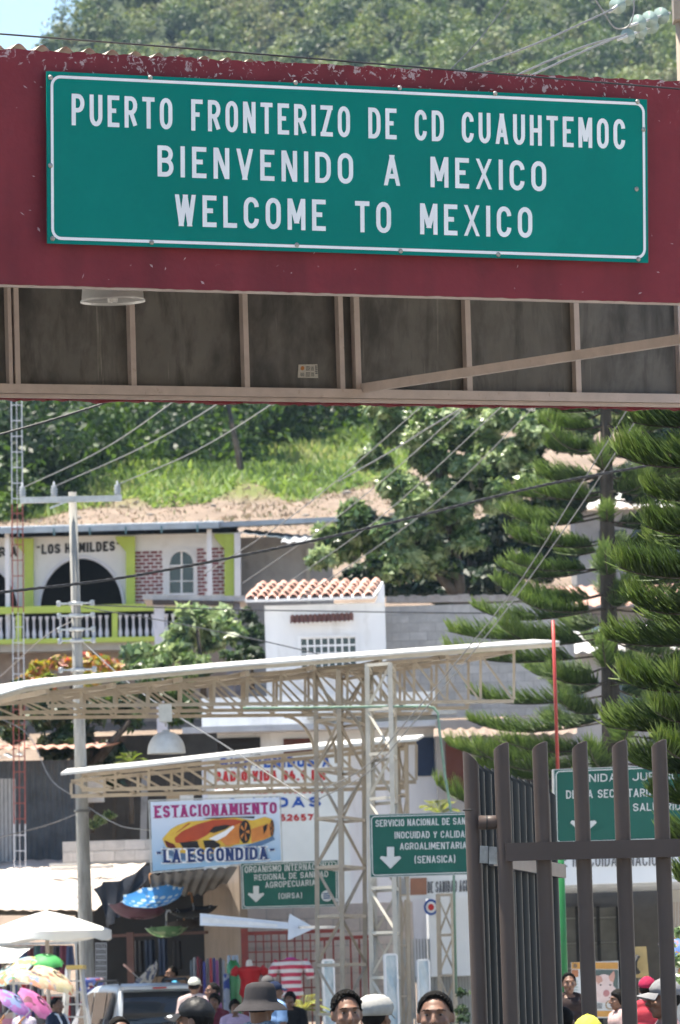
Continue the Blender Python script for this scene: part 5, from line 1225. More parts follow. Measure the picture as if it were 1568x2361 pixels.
umbrella('red umbrella with plaid lining lying open by the parked car', at(322,2258,99.5), (.62,.1,-.62), .42, .18, patmat('plaid', (.50,.46,.40), [(.08,.09,.14), (.42,.38,.33)], 16, kind='cells'), hm=mat('handle_pink', (.6,.35,.28)), shaft=.62)
umbrella('plain green umbrella open behind the pale one at the left', at(107,2222,95), (.1,-.3,1), .29, .15, mat('green_cloth', (.06,.35,.10), (.05,.29,.08), 5, .6), group='children umbrellas on display')
umbrella('big floral umbrella at the far left edge of the display', at(30,2246,93), (-.35,-.18,.6), .46, .15, patmat('floral_a', (.42,.55,.55), [(.62,.28,.16), (.20,.36,.16), (.55,.45,.18), (.25,.42,.62)], 15, kind='cells'), group='children umbrellas on display')
umbrella('pale yellow floral umbrella beside the step ladder', at(122,2262,92.5), (.42,-.2,.62), .40, .14, patmat('floral_b', (.66,.58,.36), [(.66,.55,.38), (.55,.20,.14), (.70,.64,.48)], 14, kind='cells'), group='children umbrellas on display')
umbrella('orange and blue floral umbrella in the middle of the display', at(76,2264,92), (.30,-.12,.75), .40, .14, patmat('floral_c', (.62,.45,.30), [(.28,.35,.55), (.6,.3,.2), (.62,.55,.4)], 15, kind='cells'), group='children umbrellas on display')
umbrella('violet umbrella with blue figures, lower left', at(30,2316,90.5), (.45,-.2,.55), .34, .12, patmat('violet_p', (.32,.15,.42), [(.25,.35,.62), (.38,.2,.5)], 12, kind='cells'), group='children umbrellas on display')
umbrella('pink umbrella with brown figures, lower left', at(82,2318,90), (.5,-.2,.5), .36, .12, patmat('pink_p', (.55,.14,.35), [(.52,.13,.33), (.22,.08,.12), (.58,.2,.4)], 9, kind='cells'), group='children umbrellas on display')
# white market parasol
ws = thing('parasol', 'large white market parasol in front of the utility pole', 'parasol', at(107, 2361, 96))
pc = at(107, 2101, 96); WC = mat('white_canvas', (.78,.77,.75), (.72,.71,.69), 2, .8); r_ = 1.03; dz = .33
mb = MB(); N_ = 32
def PW_(i, j, n=6):
    a = 2*math.pi*j/N_; f = i/n; seg = (j % 4)/4; rr = r_*f*(1-.06*math.sin(math.pi*seg)*f); return (pc.x + rr*math.cos(a), pc.y + rr*math.sin(a), pc.z - dz*f**1.25)
vs = [pc] + [PW_(i, j) for i in range(1, 7) for j in range(N_)]
mb.add(vs, [(0, 1+j, 1+(j+1)%N_) for j in range(N_)] + [(1+i*N_+j, 1+(i+1)*N_+j, 1+(i+1)*N_+(j+1)%N_, 1+i*N_+(j+1)%N_) for i in range(5) for j in range(N_)], 0, True)
mb.build('canopy', WC, ws)
mb = MB(); mb.add([PW_(6, j) for j in range(N_)] + [(Vector(PW_(6, j)) + Vector((0,0,-.14-.03*math.sin(j*1.3)))) for j in range(N_)], [(j, (j+1)%N_, N_+(j+1)%N_, N_+j) for j in range(N_)], 0, True); mb.build('valance', WC, ws)
MB().tube([(pc.x, pc.y, 0), (pc.x, pc.y, pc.z+.05)], .032, 8).build('pole', mat('parasol_pole', (.50,.43,.38)), ws)
MB().tube([(pc.x, pc.y, pc.z-.02), (pc.x, pc.y, pc.z+.05)], [.04,.02], 8).build('finial', WC, ws)
w2 = thing('awning', 'low white awning at the left edge below the parasol', 'awning', at(20, 2361, 94))
f = [at(-60,2222,93), at(30,2220,93), at(78,2183,95.5), at(-60,2178,95.5)]; MB().grid(lambda u, v: Quad(*f).p(u, v, .03*math.sin(u*7)*math.sin(v*3.14)), 10, 6).build('canvas', WC, w2)
MB().bar(f[1], Vector((f[1].x, f[1].y, 0)), .04).build('post', STEEL, w2); MB().bar(f[0], Vector((f[0].x, f[0].y, 0)), .04).build('post', STEEL, w2)
# table of folded goods under the umbrellas
tbm = thing('goods_table', 'trestle table heaped with folded goods under the display umbrellas', 'table', at(60, 2361, 97))
a, b = at(-40, 2330, 97), at(150, 2330, 97); MB().box(a.x, b.x, a.y, a.y+1, 1.05, 1.12).build('top', mat('table_brown', (.25,.17,.11)), tbm)
for x in (a.x+.1, b.x-.1): MB().box(x-.03, x+.03, a.y+.05, a.y+.11, 0, 1.05).build('leg', STEEL, tbm)
for i in range(26):
    x = a.x + (b.x-a.x)*rg.random(); w = rg.uniform(.12,.25); z = 1.12 + rg.choice((0,.1,.2,.3)); col = rg.choice([(.3,.03,.04),(.05,.1,.35),(.4,.35,.3),(.1,.1,.11),(.45,.2,.3),(.12,.3,.2)])
    MB().box(x, x+w, a.y+.1+rg.random()*.3, a.y+.7, z, z+.1).build('folded_cloth', mat('cloth_%d' % (i % 6), col), tbm)
bk_ = thing('clothes_rack', 'rack of dark hanging clothes behind the white parasol', 'clothes rack', at(70, 2361, 102))
MB().bar(at(-40,2178,102), at(180,2174,102), .04).build('rail', STEEL, bk_)
for x in (-35, 175): p = at(x, 2176, 102); MB().bar(p, Vector((p.x, p.y, 0)), .04).build('upright', STEEL, bk_)
for i in range(14):
    x = -34 + i*15; p = at(x, 2180, 102); h = rg.uniform(.4,.6); col = [(.10,.03,.04),(.05,.10,.11),(.10,.05,.09),(.2,.15,.10),(.04,.04,.05),(.16,.04,.06),(.05,.07,.14)][i % 7]
    mb = MB(); mb.grid(lambda u, v: (p.x+.11*(u-.5)*(1+.5*v), p.y-.03*math.sin(u*6), p.z-h*v), 5, 4); mb.grid(lambda u, v: (p.x+.11*(u-.5)*(1+.5*v), p.y+.05+.02*math.sin(u*5), p.z-h*v), 5, 4); mb.build('garment', mat('rackcloth_%d' % (i % 7), col), bk_)
for rk, (xa, xb, yy, dd) in enumerate(((-40, 100, 2268, 97.8), (100, 178, 2296, 99.0))):
    b2 = thing('clothes_rack', ['rack of bright garments under the display umbrellas', 'short rack of red and dark garments behind the step ladder'][rk], 'clothes rack', at((xa+xb)/2, 2361, dd))
    MB().bar(at(xa,yy,dd), at(xb,yy-2,dd), .03).build('rail', STEEL, b2)
    for x in (xa+2, xb-2): p = at(x, yy, dd); MB().bar(p, Vector((p.x, p.y, 0)), .03).build('upright', STEEL, b2)
    for i in range(int((xb-xa)/9)):
        p = at(xa+5+i*9, yy+2, dd); h = rg.uniform(.45,.65); col = [(.12,.14,.18),(.35,.32,.30),(.45,.04,.05),(.10,.16,.30),(.05,.05,.06),(.30,.12,.16),(.22,.24,.22)][(i*3) % 7] if rk == 0 else [(.42,.03,.04),(.06,.05,.06),(.40,.03,.04)][i % 3]
        mb = MB(); mb.grid(lambda u, v: (p.x+.07*(u-.5)*(1+.5*v), p.y-.03*math.sin(u*6), p.z-h*v), 5, 4); mb.grid(lambda u, v: (p.x+.07*(u-.5)*(1+.5*v), p.y+.05+.02*math.sin(u*5), p.z-h*v), 5, 4); mb.build('garment', mat('rack%d_%d' % (rk, (i*3) % 7 if rk == 0 else i % 3), col), b2)
# step ladder
ld = thing('step_ladder', 'aluminium step ladder with yellow top beside the utility pole', 'ladder', at(172, 2361, 94))
ALU = mat('aluminium', (.52,.52,.52), (.42,.42,.42), 6, .4, metal=.6)
zt3 = at(172, 2226, 94).z
for x0_, x1_, y_ in ((155,143,93.8),(188,206,93.8),(160,152,94.9),(186,198,94.9)):
    a = at(x0_, 2232, y_); b = at(x1_, 2361, y_ + (.3 if y_ > 94 else -.3)); k = a.z/(a.z-b.z); MB().bar(a, a.lerp(b, k), .05, .03).build('rail', ALU, ld)
for y_ in (2262, 2288, 2316, 2345): a = at(154-(y_-2232)*.09, y_, 93.7); b = at(189+(y_-2232)*.13, y_, 93.7); MB().bar(a, b, .07, .025).build('step', ALU, ld)
a, b = at(153, 2235, 93.7), at(191, 2225, 93.7); MB().box(a.x, b.x, 93.6, 95.0, a.z, b.z).build('top_cap', mat('yellow_plastic', (.62,.45,.14), (.5,.36,.11), 5, .5), ld)
# wire display grid and stacked bags
wg = thing('display_grid', 'white wire display grid standing just right of the utility pole', 'display rack', at(232, 2260, 101))
for i in range(6): x = 221 + i*4.8; MB().bar(at(x,2175,100.8), at(x,2290,100.8), .012).build('wire', MW, wg)
for i in range(9): y = 2175 + i*13; MB().bar(at(220,y,100.8), at(246,y,100.8), .012).build('wire', MW, wg)
bs = thing('bag_stack', 'stack of blue patterned checked bags behind the car', 'bags', at(215, 2361, 98.2))
for i in range(5):
    p = at(213+rg.uniform(-3,3), 2265+i*17, 98.2); MB().lathe([(.02,-.075),(.17,-.07),(.2,-.02),(.2,.03),(.16,.07),(.02,.075)], 14, p, sy=.7).build('bag', patmat('bagp%d' % i, (.05,.08,.30), [(.45,.42,.45), (.3,.06,.08), (.10,.16,.42)], 22, kind='cells'), bs)
# rolls of plastic and cloth
cols = [(.10,.12,.14),(.35,.36,.38),(.22,.03,.04),(.12,.02,.03),(.06,.06,.30),(.25,.25,.27),(.45,.05,.06),(.10,.08,.30),(.30,.08,.25),(.05,.05,.06),(.33,.33,.36)]
for i, c_ in enumerate(cols):
    x = 441 + i*7.4; p = at(x, 2212 + rg.uniform(-8,8), 100.5 + .15*(i % 2))
    tag(MB().lathe([(.001,p.z),(.012,p.z),(.025,p.z-.03),(.026,p.z-.5),(.024,.0)], 9, (p.x, p.y, 0)).build('cloth_roll', mat('roll%d' % i, c_, None, 12, .4), None, (p.x, p.y, 0)), ['grey roll at the left end', 'pale roll second from the left end', 'red roll third from the left end', 'dark red roll fourth from the left end', 'blue roll left of the pale grey one', 'pale grey roll in the middle', 'bright red roll right of the middle', 'violet blue roll next to the bright red one', 'purple roll near the right end', 'black roll beside the purple one', 'pale roll at the right end'][i] + ' of the cloth rolls', 'cloth roll', 'rolls standing at the stall')
gr = thing('plastic_roll', 'thick green plastic roll with white tubes on top at the stall corner', 'roll', (at(538,2361,99.5).x, 99.5, 0))
p = at(538, 2224, 99.5); GP_ = mat('green_plastic', (.04,.28,.09), (.02,.20,.06), 8, .2, bump=.01, stretch=(1,1,.3), spec=.6)
MB().lathe([(.02,p.z+.06),(.06,p.z+.07),(.085,p.z+.03),(.10,p.z),(.115,p.z-.03),(.12,p.z-.3),(.118,0)], 16, (p.x, p.y, 0)).build('wrap', GP_, gr)
for dx in (-.07, 0, .06): MB().tube([(p.x+dx, p.y, p.z), (p.x+dx, p.y, p.z+.15)], .026, 8).build('tube', mat('pale_tube', (.45,.55,.68)), gr)
tag(MB().lathe([(.02,at(522,2245,99.4).z),(.05,at(522,2248,99.4).z),(.052,0)], 10, (at(522,2250,99.4).x, 99.4, 0)).build('cloth_roll', patmat('stripe_roll', (.55,.58,.65), [(.08,.12,.40)], 9, kind='cells'), None, (at(522,2250,99.4).x, 99.4, 0)), 'blue and white striped roll left of the green one', 'cloth roll')
# white arrow sign pointing right
AP = Plane(590, 2130, 95, 0)
aw = thing('arrow_sign', 'long pale blue arrow-shaped sign pointing right below the green sign', 'sign', AP.hit(590, 2135))
pts = [(461,2134),(461,2106),(664,2127),(668,2107),(727,2140),(664,2168),(664,2142)]
# quad faces so the outline stays exact
P = [AP.hit(x, y) for x, y in pts]; mb = MB(); mb.prism([P[0],P[6],P[2],P[1]], (0,.05,0)); mb.build('shaft_board', mat('arrow_blue', (.58,.66,.78), (.50,.58,.72), 2, .5), aw)
MB().prism([P[5],P[4],P[3],P[2]+Vector((.002,0,0)),P[6]+Vector((.002,0,0))], (0,.05,0)).build('head_board', mat('arrow_blue', (.5,.6,.7)), aw)
MB().poly([AP.hit(x, y, .01) for x, y in ((466,2128),(466,2114),(640,2131),(640,2137))]).build('stripe', mat('arrow_pale', (.68,.72,.78)), aw)
MB().bar(AP.hit(690,2138,-.06), at(786,2138,86.8), .04).build('bracket', STEEL, aw)
# cream block wall behind the red grid gate
wall2 = block_wall('cream_block_wall', 'cream painted block wall behind the red grid gate', Plane(680, 2200, 104, 0), 560, 960, 2085, 2361, .46, .24, m=mat('cream_block', (.55,.48,.44), (.46,.40,.37), 3, .9, c3=(.36,.31,.28), s3=1.5, rnd=.1))
GT = Plane(660, 2200, 98.5, 0); GR = mat('gate_red', (.30,.06,.05), (.23,.045,.04), 6, .55)
gg = thing('grid_gate', 'red steel grid gate between the stall and the lattice tower', 'gate', GT.hit(660, 2361))
z0_ = .05
MB().bar(Vector((*GT.hit(566,2150).xy, 0)), GT.hit(563,2142), .11, .11).build('post', GR, gg)
MB().bar(Vector((*GT.hit(733,2200).xy, 0)), GT.hit(730,2165), .07, .07).build('post', GR, gg)
MB().bar(GT.hit(566,2153), GT.hit(790,2146), .05, .06).build('top_rail', GR, gg)
for i in range(8): x = 589 + i*18; p = GT.hit(x, 2154); MB().bar(p, Vector((p.x, p.y, 0)), .022).build('bar', GR, gg)
for y_ in (2172, 2196, 2219, 2248, 2280, 2320): MB().bar(GT.hit(570,y_,.025), GT.hit(730,y_-3,.025), .022).build('bar', GR, gg)
MB().bar(GT.hit(735,2166), GT.hit(850,2160), .06, .06).build('far_rail', GR, gg)
for i in range(6): x = 748 + i*20; p = GT.hit(x, 2166); MB().bar(p, Vector((p.x, p.y, 0)), .03).build('bar', GR, gg)
# two mannequin torsos with tops for sale
def lathe_torso(c, h, w, m, name, t, prof=((.30,0),(.42,.12),(.36,.38),(.34,.55),(.46,.80),(.50,.92),(.30,.985),(.12,1.0))):
    return MB().lathe([(w*r, h*z) for r, z in prof], 18, c, sy=.55).build(name, m, t)
c = at(577, 2300, 97); hm = (2300-2228)/sc(97)
mq = thing('mannequin', 'white mannequin bust in a red top beside the green roll', 'mannequin', c)
lathe_torso(c, hm, .42, mat('red_cloth', (.50,.02,.025), (.42,.017,.02), 6, .8), 'red_top', mq)
for s_ in (-1, 1): MB().tube([c+Vector((s_*.17,0,hm*.93)), c+Vector((s_*.25,0,hm*.80)), c+Vector((s_*.26,0,hm*.70))], [.07,.065,.05], 8).build('sleeve', mat('red_cloth', (.5,.02,.025)), mq)
MB().lathe([(.05,hm*.95),(.062,hm*1.02),(.05,hm*1.08),(.045,hm*1.17),(.02,hm*1.2)], 12, c).build('neck', mat('mannequin_white', (.72,.68,.62)), mq)
MB().tube([c, (c.x, c.y, 0)], .02).build('stand', STEEL, mq)
mq2 = thing('striped_shirt', 'red and white striped shirt on a hanger by the palm', 'shirt', at(673, 2300, 96.5))
c = at(673, 2305, 96.5); hm = (2305-2212)/sc(96.5)
def stripes(name, ca, cb, n):
    m = bpy.data.materials.new(name); m.use_nodes = True; N = m.node_tree.nodes; L = m.node_tree.links; tc = N.new('ShaderNodeTexCoord'); w = N.new('ShaderNodeTexWave'); w.bands_direction = 'Z'; w.inputs['Scale'].default_value = n; w.inputs['Distortion'].default_value = .6; L.new(tc.outputs['Object'], w.inputs['Vector'])
    r = N.new('ShaderNodeValToRGB'); r.color_ramp.interpolation = 'CONSTANT'; r.color_ramp.elements[0].color = (*ca, 1); r.color_ramp.elements[1].position = .5; r.color_ramp.elements[1].color = (*cb, 1); L.new(w.outputs[0], r.inputs[0]); L.new(r.outputs[0], N['Principled BSDF'].inputs['Base Color']); return m
STR = stripes('red_stripes', (.50,.03,.08), (.70,.66,.66), 2.6)
lathe_torso(c, hm, .46, STR, 'shirt_body', mq2)
for s_ in (-1, 1): MB().tube([c+Vector((s_*.19,0,hm*.95)), c+Vector((s_*.29,0,hm*.72)), c+Vector((s_*.31,0,hm*.5))], [.08,.075,.06], 8).build('sleeve', STR, mq2)
MB().lathe([(.07,hm*.94),(.10,hm*1.0),(.06,hm*1.04)], 12, c, sy=.6).build('collar', mat('pink_collar', (.5,.05,.3)), mq2)
MB().tube([c+Vector((0,0,hm)), c+Vector((0,0,hm*1.12))], .012).build('hanger', STEEL, mq2); MB().tube([c, (c.x, c.y, 0)], .02).build('stand', STEEL, mq2)

# ---------------------------------------------------------------- offices at the right
OW = mat('office_white', (.78,.79,.81), (.72,.73,.75), 1.0, .8, c3=(.66,.66,.68), s3=1)
of = thing('inspection_office', 'white inspection office with lettered fascia behind the gate', 'office', at(1450, 2361, 82))
F2 = Plane(1400, 2010, 79, 0)
fq = Quad.px(F2, (1150,2046), (1640,2030), (1640,1950), (1150,1962))
plate(MB(), fq, 0, .3).build('fascia', OW, of)
text_px('DE SANIDAD E INOCUIDAD NACIONAL', fq, F2, (1150,2001), (1560,1996), (1150,1970), of, mat('grey_letter', (.16,.16,.17)), base=.02, t=.11, gap=.35)
a, b = at(1150, 2361, 84), at(1640, 2030, 84)
zf = at(0, 2085, 84).z
MB().box(a.x, b.x, 79.4, 84, at(1400,2040,79).z-.02, at(1400,2040,79).z+.1).build('soffit', mat('soffit', (.5,.5,.5)), of)
MB().box(a.x, b.x, 84, 84.2, zf, at(1400,2030,84).z).build('upper_wall', OW, of)
WALL2 = mat('office_inner', (.30,.28,.26), (.24,.22,.2), 1.5, .8)
MB().box(a.x, at(1452,0,84).x, 84.6, 84.8, 0, zf).build('inner_wall', mat('office_dark', (.14,.13,.12)), of)
MB().box(at(1454,0,83.6).x, b.x, 83.6, 84.4, 0, at(1400,2038,84).z).build('white_wall', mat('office_wall_b', (.62,.60,.57), (.55,.53,.5), 1.2, .85), of)
for x in (1292, 1330, 1378, 1424):
    MB().bar(at(x,2090,84.2), Vector((at(x,2090,84.2).x, 84.2, 0)), .05).build('mullion', BLK, of)
for x0_, x1_ in ((1296,1328),(1334,1376),(1382,1421)):
    p, r = at(x0_, 2300, 84.4), at(x1_, 2092, 84.4); o = MB().box(p.x, r.x, 84.38, 84.4, 1.0, r.z).build('window_pane', mat('office_glass', (.10,.095,.09), (.17,.16,.15), 2.5, .15), of)
    for k_ in range(5): z_ = 1.2 + k_*.35; MB().box(p.x, r.x, 84.30, 84.33, z_, z_+.02).build('blind', mat('blind_grey', (.26,.25,.23)), o)
for i in range(7): x = 1540 + i*7; MB().bar(at(x,2080,83.4), at(x,2200,83.4), .02).build('window_bar', BEIGE, of)
MB().box(at(1536,0,83.5).x, at(1600,0,83.5).x, 83.5, 83.58, at(0,2205,83.5).z, at(0,2075,83.5).z).build('window', GLASS, of)
# pig poster
PGP = Plane(1370, 2280, 76, 0)
pq = Quad.px(PGP, (1319,2350), (1428,2346), (1426,2216), (1317,2219))
pgo = thing('pig_poster', 'orange and white poster of a pink pig by the office window', 'poster', pq.p(.5, 0))
plate(MB(), pq, 0, .02).build('board', mat('poster_white', (.66,.66,.66)), pgo)
def pp_(x, y, o=0): return PGP.hit(991.5 + x*.3676, 1900 + y*.3676, .006+o)
def pshape(n, pts, m, o=0): MB().poly([pp_(x, y, o) for x, y in pts]).build(n, m, pgo)
ell = lambda cx, cy, rx, ry, rot=0, n=18: [(cx + rx*math.cos(t)*math.cos(rot) - ry*math.sin(t)*math.sin(rot), cy + rx*math.cos(t)*math.sin(rot) + ry*math.sin(t)*math.cos(rot)) for t in [2*math.pi*i/n for i in range(n)]]
PINK = mat('pig_pink', (.70,.55,.52), (.62,.46,.43), 9, .6); PIG2 = mat('pig_ear', (.55,.30,.24))
pshape('orange_band', [(888,910),(1180,910),(1180,868),(888,868)], mat('poster_orange', (.60,.30,.08)))
pshape('dark_back', [(1000,1090),(1180,1090),(1180,915),(1000,915)], mat('poster_dark', (.10,.13,.12)))
pshape('pig_body', ell(1090,1060,85,62), PINK, .003)
pshape('pig_head', ell(1092,1010,58,68), PINK, .005)
pshape('pig_ear', [(1035,950),(1075,955),(1085,985),(1055,1005),(1038,985)], PIG2, .007)
pshape('pig_ear', [(1118,960),(1155,918),(1160,955),(1150,995),(1130,985)], PIG2, .007)
pshape('pig_snout', ell(1106,1062,20,22,.2), mat('pig_snout', (.50,.22,.22)), .009)
for x in (1070, 1130): pshape('pig_eye', ell(x, 1010, 6, 5), CARK, .009)
pshape('orange_foot', [(1000,1210),(1180,1210),(1180,1172),(1000,1172)], mat('poster_orange', (.6,.3,.08)))
mb = MB()
for i in range(4): mb.poly([pp_(1036, 1128+i*9, .004), pp_(1080, 1126+i*9, .004), pp_(1080, 1130+i*9, .004), pp_(1036, 1132+i*9, .004)])
mb.build('small_print', BLK, pgo)
frame_ = MB(); frame_strip(frame_, lambda x, z, o=0: PGP.hit(991.5 + x*.3676, 1900 + (2260-z)*.3676, .012+o), 1100, 1160, 2260-1165, 2260-1105, 8, 29); frame_.build('ring_mark', mat('ring_brown', (.35,.24,.14)), pgo)
pshape('crest', ell(912, 890, 12, 14), mat('crest_brown', (.25,.16,.10)), .004)
pshape('side_band', [(888,960),(930,960),(930,915),(888,915)], mat('side_orange', (.50,.20,.10)), .004)
for y in range(985, 1090, 18): pshape('side_line', [(890,y+5),(928,y+5),(928,y),(890,y)], mat('side_green', (.30,.38,.34)), .004)
MB().bar(PGP.hit(1330,2340,-.05), Vector((PGP.hit(1330,2340,-.05).x, 76.05, 0)), .04).build('leg', STEEL, pgo); MB().bar(PGP.hit(1415,2340,-.05), Vector((PGP.hit(1415,2340,-.05).x, 76.05, 0)), .04).build('leg', STEEL, pgo)
# pay phone
ph = thing('pay_phone', 'ochre pay phone hood with black handset against the office wall', 'telephone', at(1478, 2280, 78))
a, b = at(1462, 2255, 78), at(1494, 2182, 78)
MB().hexa([(a.x,78,a.z),(b.x,78,a.z),(b.x,78.4,a.z),(a.x,78.4,a.z)], [(a.x+.02,78,b.z),(b.x-.02,78,b.z),(b.x-.02,78.4,b.z),(a.x+.02,78.4,b.z)]).build('hood', mat('phone_ochre', (.42,.30,.13), (.34,.24,.10), 5, .5), ph)
MB().tube([at(1470,2205,77.95), at(1466,2218,77.9), at(1466,2232,77.9), at(1471,2243,77.95)], [.035,.02,.02,.035], 8).build('handset', BLK, ph)
MB().bar(at(1480,2258,78.2), Vector((at(1480,2258,78.2).x, 78.2, 0)), .08).build('stand', STEEL, ph)
umbrella('blue speckled umbrella at the right edge behind the gate', at(1578,2200,70), (.3,-.6,1), .33, .2, patmat('blue_speckle', (.06,.16,.48), [(.12,.25,.6), (.35,.14,.06)], 30, kind='cells'))
# left office wall with sign board
o2 = thing('plant_health_office', 'white plant health office with a long lettered sign board left of the gate', 'office', at(990, 2361, 100))
MB().box(at(925,0,100).x, at(1260,0,100).x, 100, 104, 1.9, at(1000,2010,100).z).build('upper_wall', OW, o2)
MB().box(at(925,0,100).x, at(1260,0,100).x, 100.4, 104, 0, 1.9).build('lower_wall', mat('office_grey', (.34,.34,.33), (.28,.28,.27), 2, .9), o2)
mb = MB()
for i in range(24): x = 925 + i*7; MB().bar(at(x,2165,100.2), Vector((at(x,2165,100.2).x, 100.2, 0)), .03).build('paling', mat('paling_grey', (.42,.42,.41)), o2)
S2 = Plane(1000, 2045, 96, -4)
s2q = Quad.px(S2, (920,2075), (1150,2066), (1150,2012), (920,2020))
sbd = thing('office_sign_board', 'white sign board with grey lettering below the service sign', 'sign', s2q.p(.5,0))
plate(MB(), s2q, 0, .05).build('board', OW, sbd)
text_px('DE SANIDAD AGROPECUARIA', s2q, S2, (986,2060), (1146,2053), (986,2033), sbd, mat('grey_letter', (.16,.16,.17)), base=.01, t=.10, gap=.35)
for x0_, x1_, m_ in ((924,942,mat('sq_grey', (.35,.35,.36))), (946,984,mat('sq_brown', (.42,.20,.13)))):
    MB().poly([S2.hit(x, y, .01) for x, y in ((x0_,2064),(x1_,2063),(x1_,2024),(x0_,2025))]).build('colour_field', m_, sbd)
MB().bar(S2.hit(935,2070,-.1), Vector((S2.hit(935,2070,-.1).x, 96.1, 0)), .06).build('post', CREAM, sbd); MB().bar(S2.hit(1100,2070,-.1), Vector((S2.hit(1100,2070,-.1).x, 96.1, 0)), .06).build('post', CREAM, sbd)
em = thing('round_emblem', 'round red and blue emblem on the white office wall', 'emblem', at(994, 2092, 99.9))
for k_, (r_, m_) in enumerate(((17, PBLUE), (12, WHITE_TXT), (7, PRED))): MB().poly([at(994 + r_*math.cos(i*math.pi/10), 2092 + r_*1.1*math.sin(i*math.pi/10), 99.96-.01*k_) for i in range(20)]).build('ring', m_, em)
# tall plastic-wrapped panels leaning by the towers
WRAP = mat('wrapped_panel', (.30,.40,.48), (.55,.60,.64), 3.5, .12, bump=.02, bscale=9, stretch=(1,1,.5), spec=.7, lo=.4, hi=.6)
for x0_, x1_, y0_, d_, lab in ((742,766,2212,93.5,'left'), (884,912,2199,82.6,'middle'), (960,986,2212,94.5,'right')):
    t = thing('wrapped_panel', lab + ('most' if lab != 'middle' else '') + ' of three tall plastic-wrapped panels with white frames', 'panel', at((x0_+x1_)/2, 2361, d_), 'wrapped panels by the towers')
    pl = Plane((x0_+x1_)/2, 2200, d_, 25); (u0, z1), (u1, _) = pl.uz(x0_, y0_), pl.uz(x1_+4, y0_)
    fn = lambda x, z, o=0: pl.pt(x, z, o)
    m_ = MB(); frame_strip(m_, fn, u0, u1, .05, z1, .028, .05, .02); frame_strip(m_, fn, u0, u1, .05, z1, .028, .05, -.02); m_.build('frame', WHITE_TXT, t)
    m_ = MB(); m_.grid(lambda u, v: pl.pt(u0+.02+(u1-u0-.04)*u, .07+(z1-.09)*v, .01*math.sin(v*30+u*7)), 6, 40); m_.build('panel', WRAP, t)
# ---------------------------------------------------------------- the pipe gate in the foreground
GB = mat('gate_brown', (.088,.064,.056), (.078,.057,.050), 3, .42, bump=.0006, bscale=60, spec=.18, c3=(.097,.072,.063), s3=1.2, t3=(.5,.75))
GD = mat('gate_shaded', (.022,.024,.026), (.018,.020,.022), 3, .4, spec=.25)  # darker gate colour: the shade on the receding pipes is painted in
def pipe(x, yt, d, r, slope, m, name, parent, lean=0.0):
    """vertical pipe from the ground, its top cut on a slant (slope = fall per metre in x, y)"""
    p = at(x, yt, d); n = 24; mb = MB(); vs = []
    bx = p.x
    for j in range(n): a = 2*math.pi*j/n; vs.append((bx + lean + r*math.cos(a), p.y + r*math.sin(a), 0))
    for j in range(n):
        a = 2*math.pi*j/n; cx_, cy_ = r*math.cos(a), r*math.sin(a); vs.append((p.x + cx_, p.y + cy_, p.z - slope[0]*(cx_+r) - slope[1]*(r-cy_)))
    mb.add(vs, [(j, (j+1)%n, n+(j+1)%n, n+j) for j in range(n)], 0, True)
    # bevelled rim and slightly sunk cap plate
    top = [Vector(v) for v in vs[n:]]; c = sum(top, Vector())/n
    rim = [c.lerp(v, .93) + Vector((0,0,.003)) for v in top]; mb.add(top + rim, [(j, (j+1)%n, n+(j+1)%n, n+j) for j in range(n)] + [tuple(range(n, 2*n))], 0, False)
    return mb.build(name, m, parent)
gz0 = at(1350, 2361, 35.2); gz0.z = 0
ng = thing('gate_leaf', 'brown steel pipe gate leaf facing the camera with a flat rail', 'gate', gz0)
for x, y in ((1156,1736),(1245,1734),(1337,1733),(1429,1730),(1520,1729),(1611,1727),(1702,1725)):
    pipe(x, y, 35.2, .0455, (-.45, -.3), GB, 'pipe', ng, .012)
a, b = at(1166, 1965, 35.12), at(1760, 1950, 35.12)
MB().bar(a, b, .04, .105).build('flat_rail', GB, ng)
MB().bar(Vector((a.x+.02, a.y, .35)), Vector((b.x, b.y, .35)), .04, .105).build('flat_rail', GB, ng)
ep = thing('gate_leaf', 'row of gate pipes coloured dark as if shaded, receding behind the hinge post', 'gate', (at(1086,2361,35.4).x, 35.4, 0))
pipe(1085, 1739, 35.3, .0465, (.85, -.3), GB, 'hinge_post', ep, .012)
n = 13
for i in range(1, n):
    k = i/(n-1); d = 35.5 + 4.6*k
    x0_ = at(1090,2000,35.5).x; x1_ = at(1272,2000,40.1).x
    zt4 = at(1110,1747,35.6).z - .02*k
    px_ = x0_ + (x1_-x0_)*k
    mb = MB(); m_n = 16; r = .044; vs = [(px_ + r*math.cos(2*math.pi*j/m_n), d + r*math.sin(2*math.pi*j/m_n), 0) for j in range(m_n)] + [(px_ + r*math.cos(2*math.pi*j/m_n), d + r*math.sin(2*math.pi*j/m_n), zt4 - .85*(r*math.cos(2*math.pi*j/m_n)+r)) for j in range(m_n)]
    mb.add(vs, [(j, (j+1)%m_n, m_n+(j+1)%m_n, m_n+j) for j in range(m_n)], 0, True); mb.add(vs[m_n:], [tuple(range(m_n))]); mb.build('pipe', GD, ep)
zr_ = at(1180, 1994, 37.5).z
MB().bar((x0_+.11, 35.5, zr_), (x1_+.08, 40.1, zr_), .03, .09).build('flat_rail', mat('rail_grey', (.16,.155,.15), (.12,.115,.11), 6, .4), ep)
MB().bar((x0_+.06, 35.5, .35), (x1_+.06, 40.1, .35), .03, .09).build('flat_rail', GD, ep)
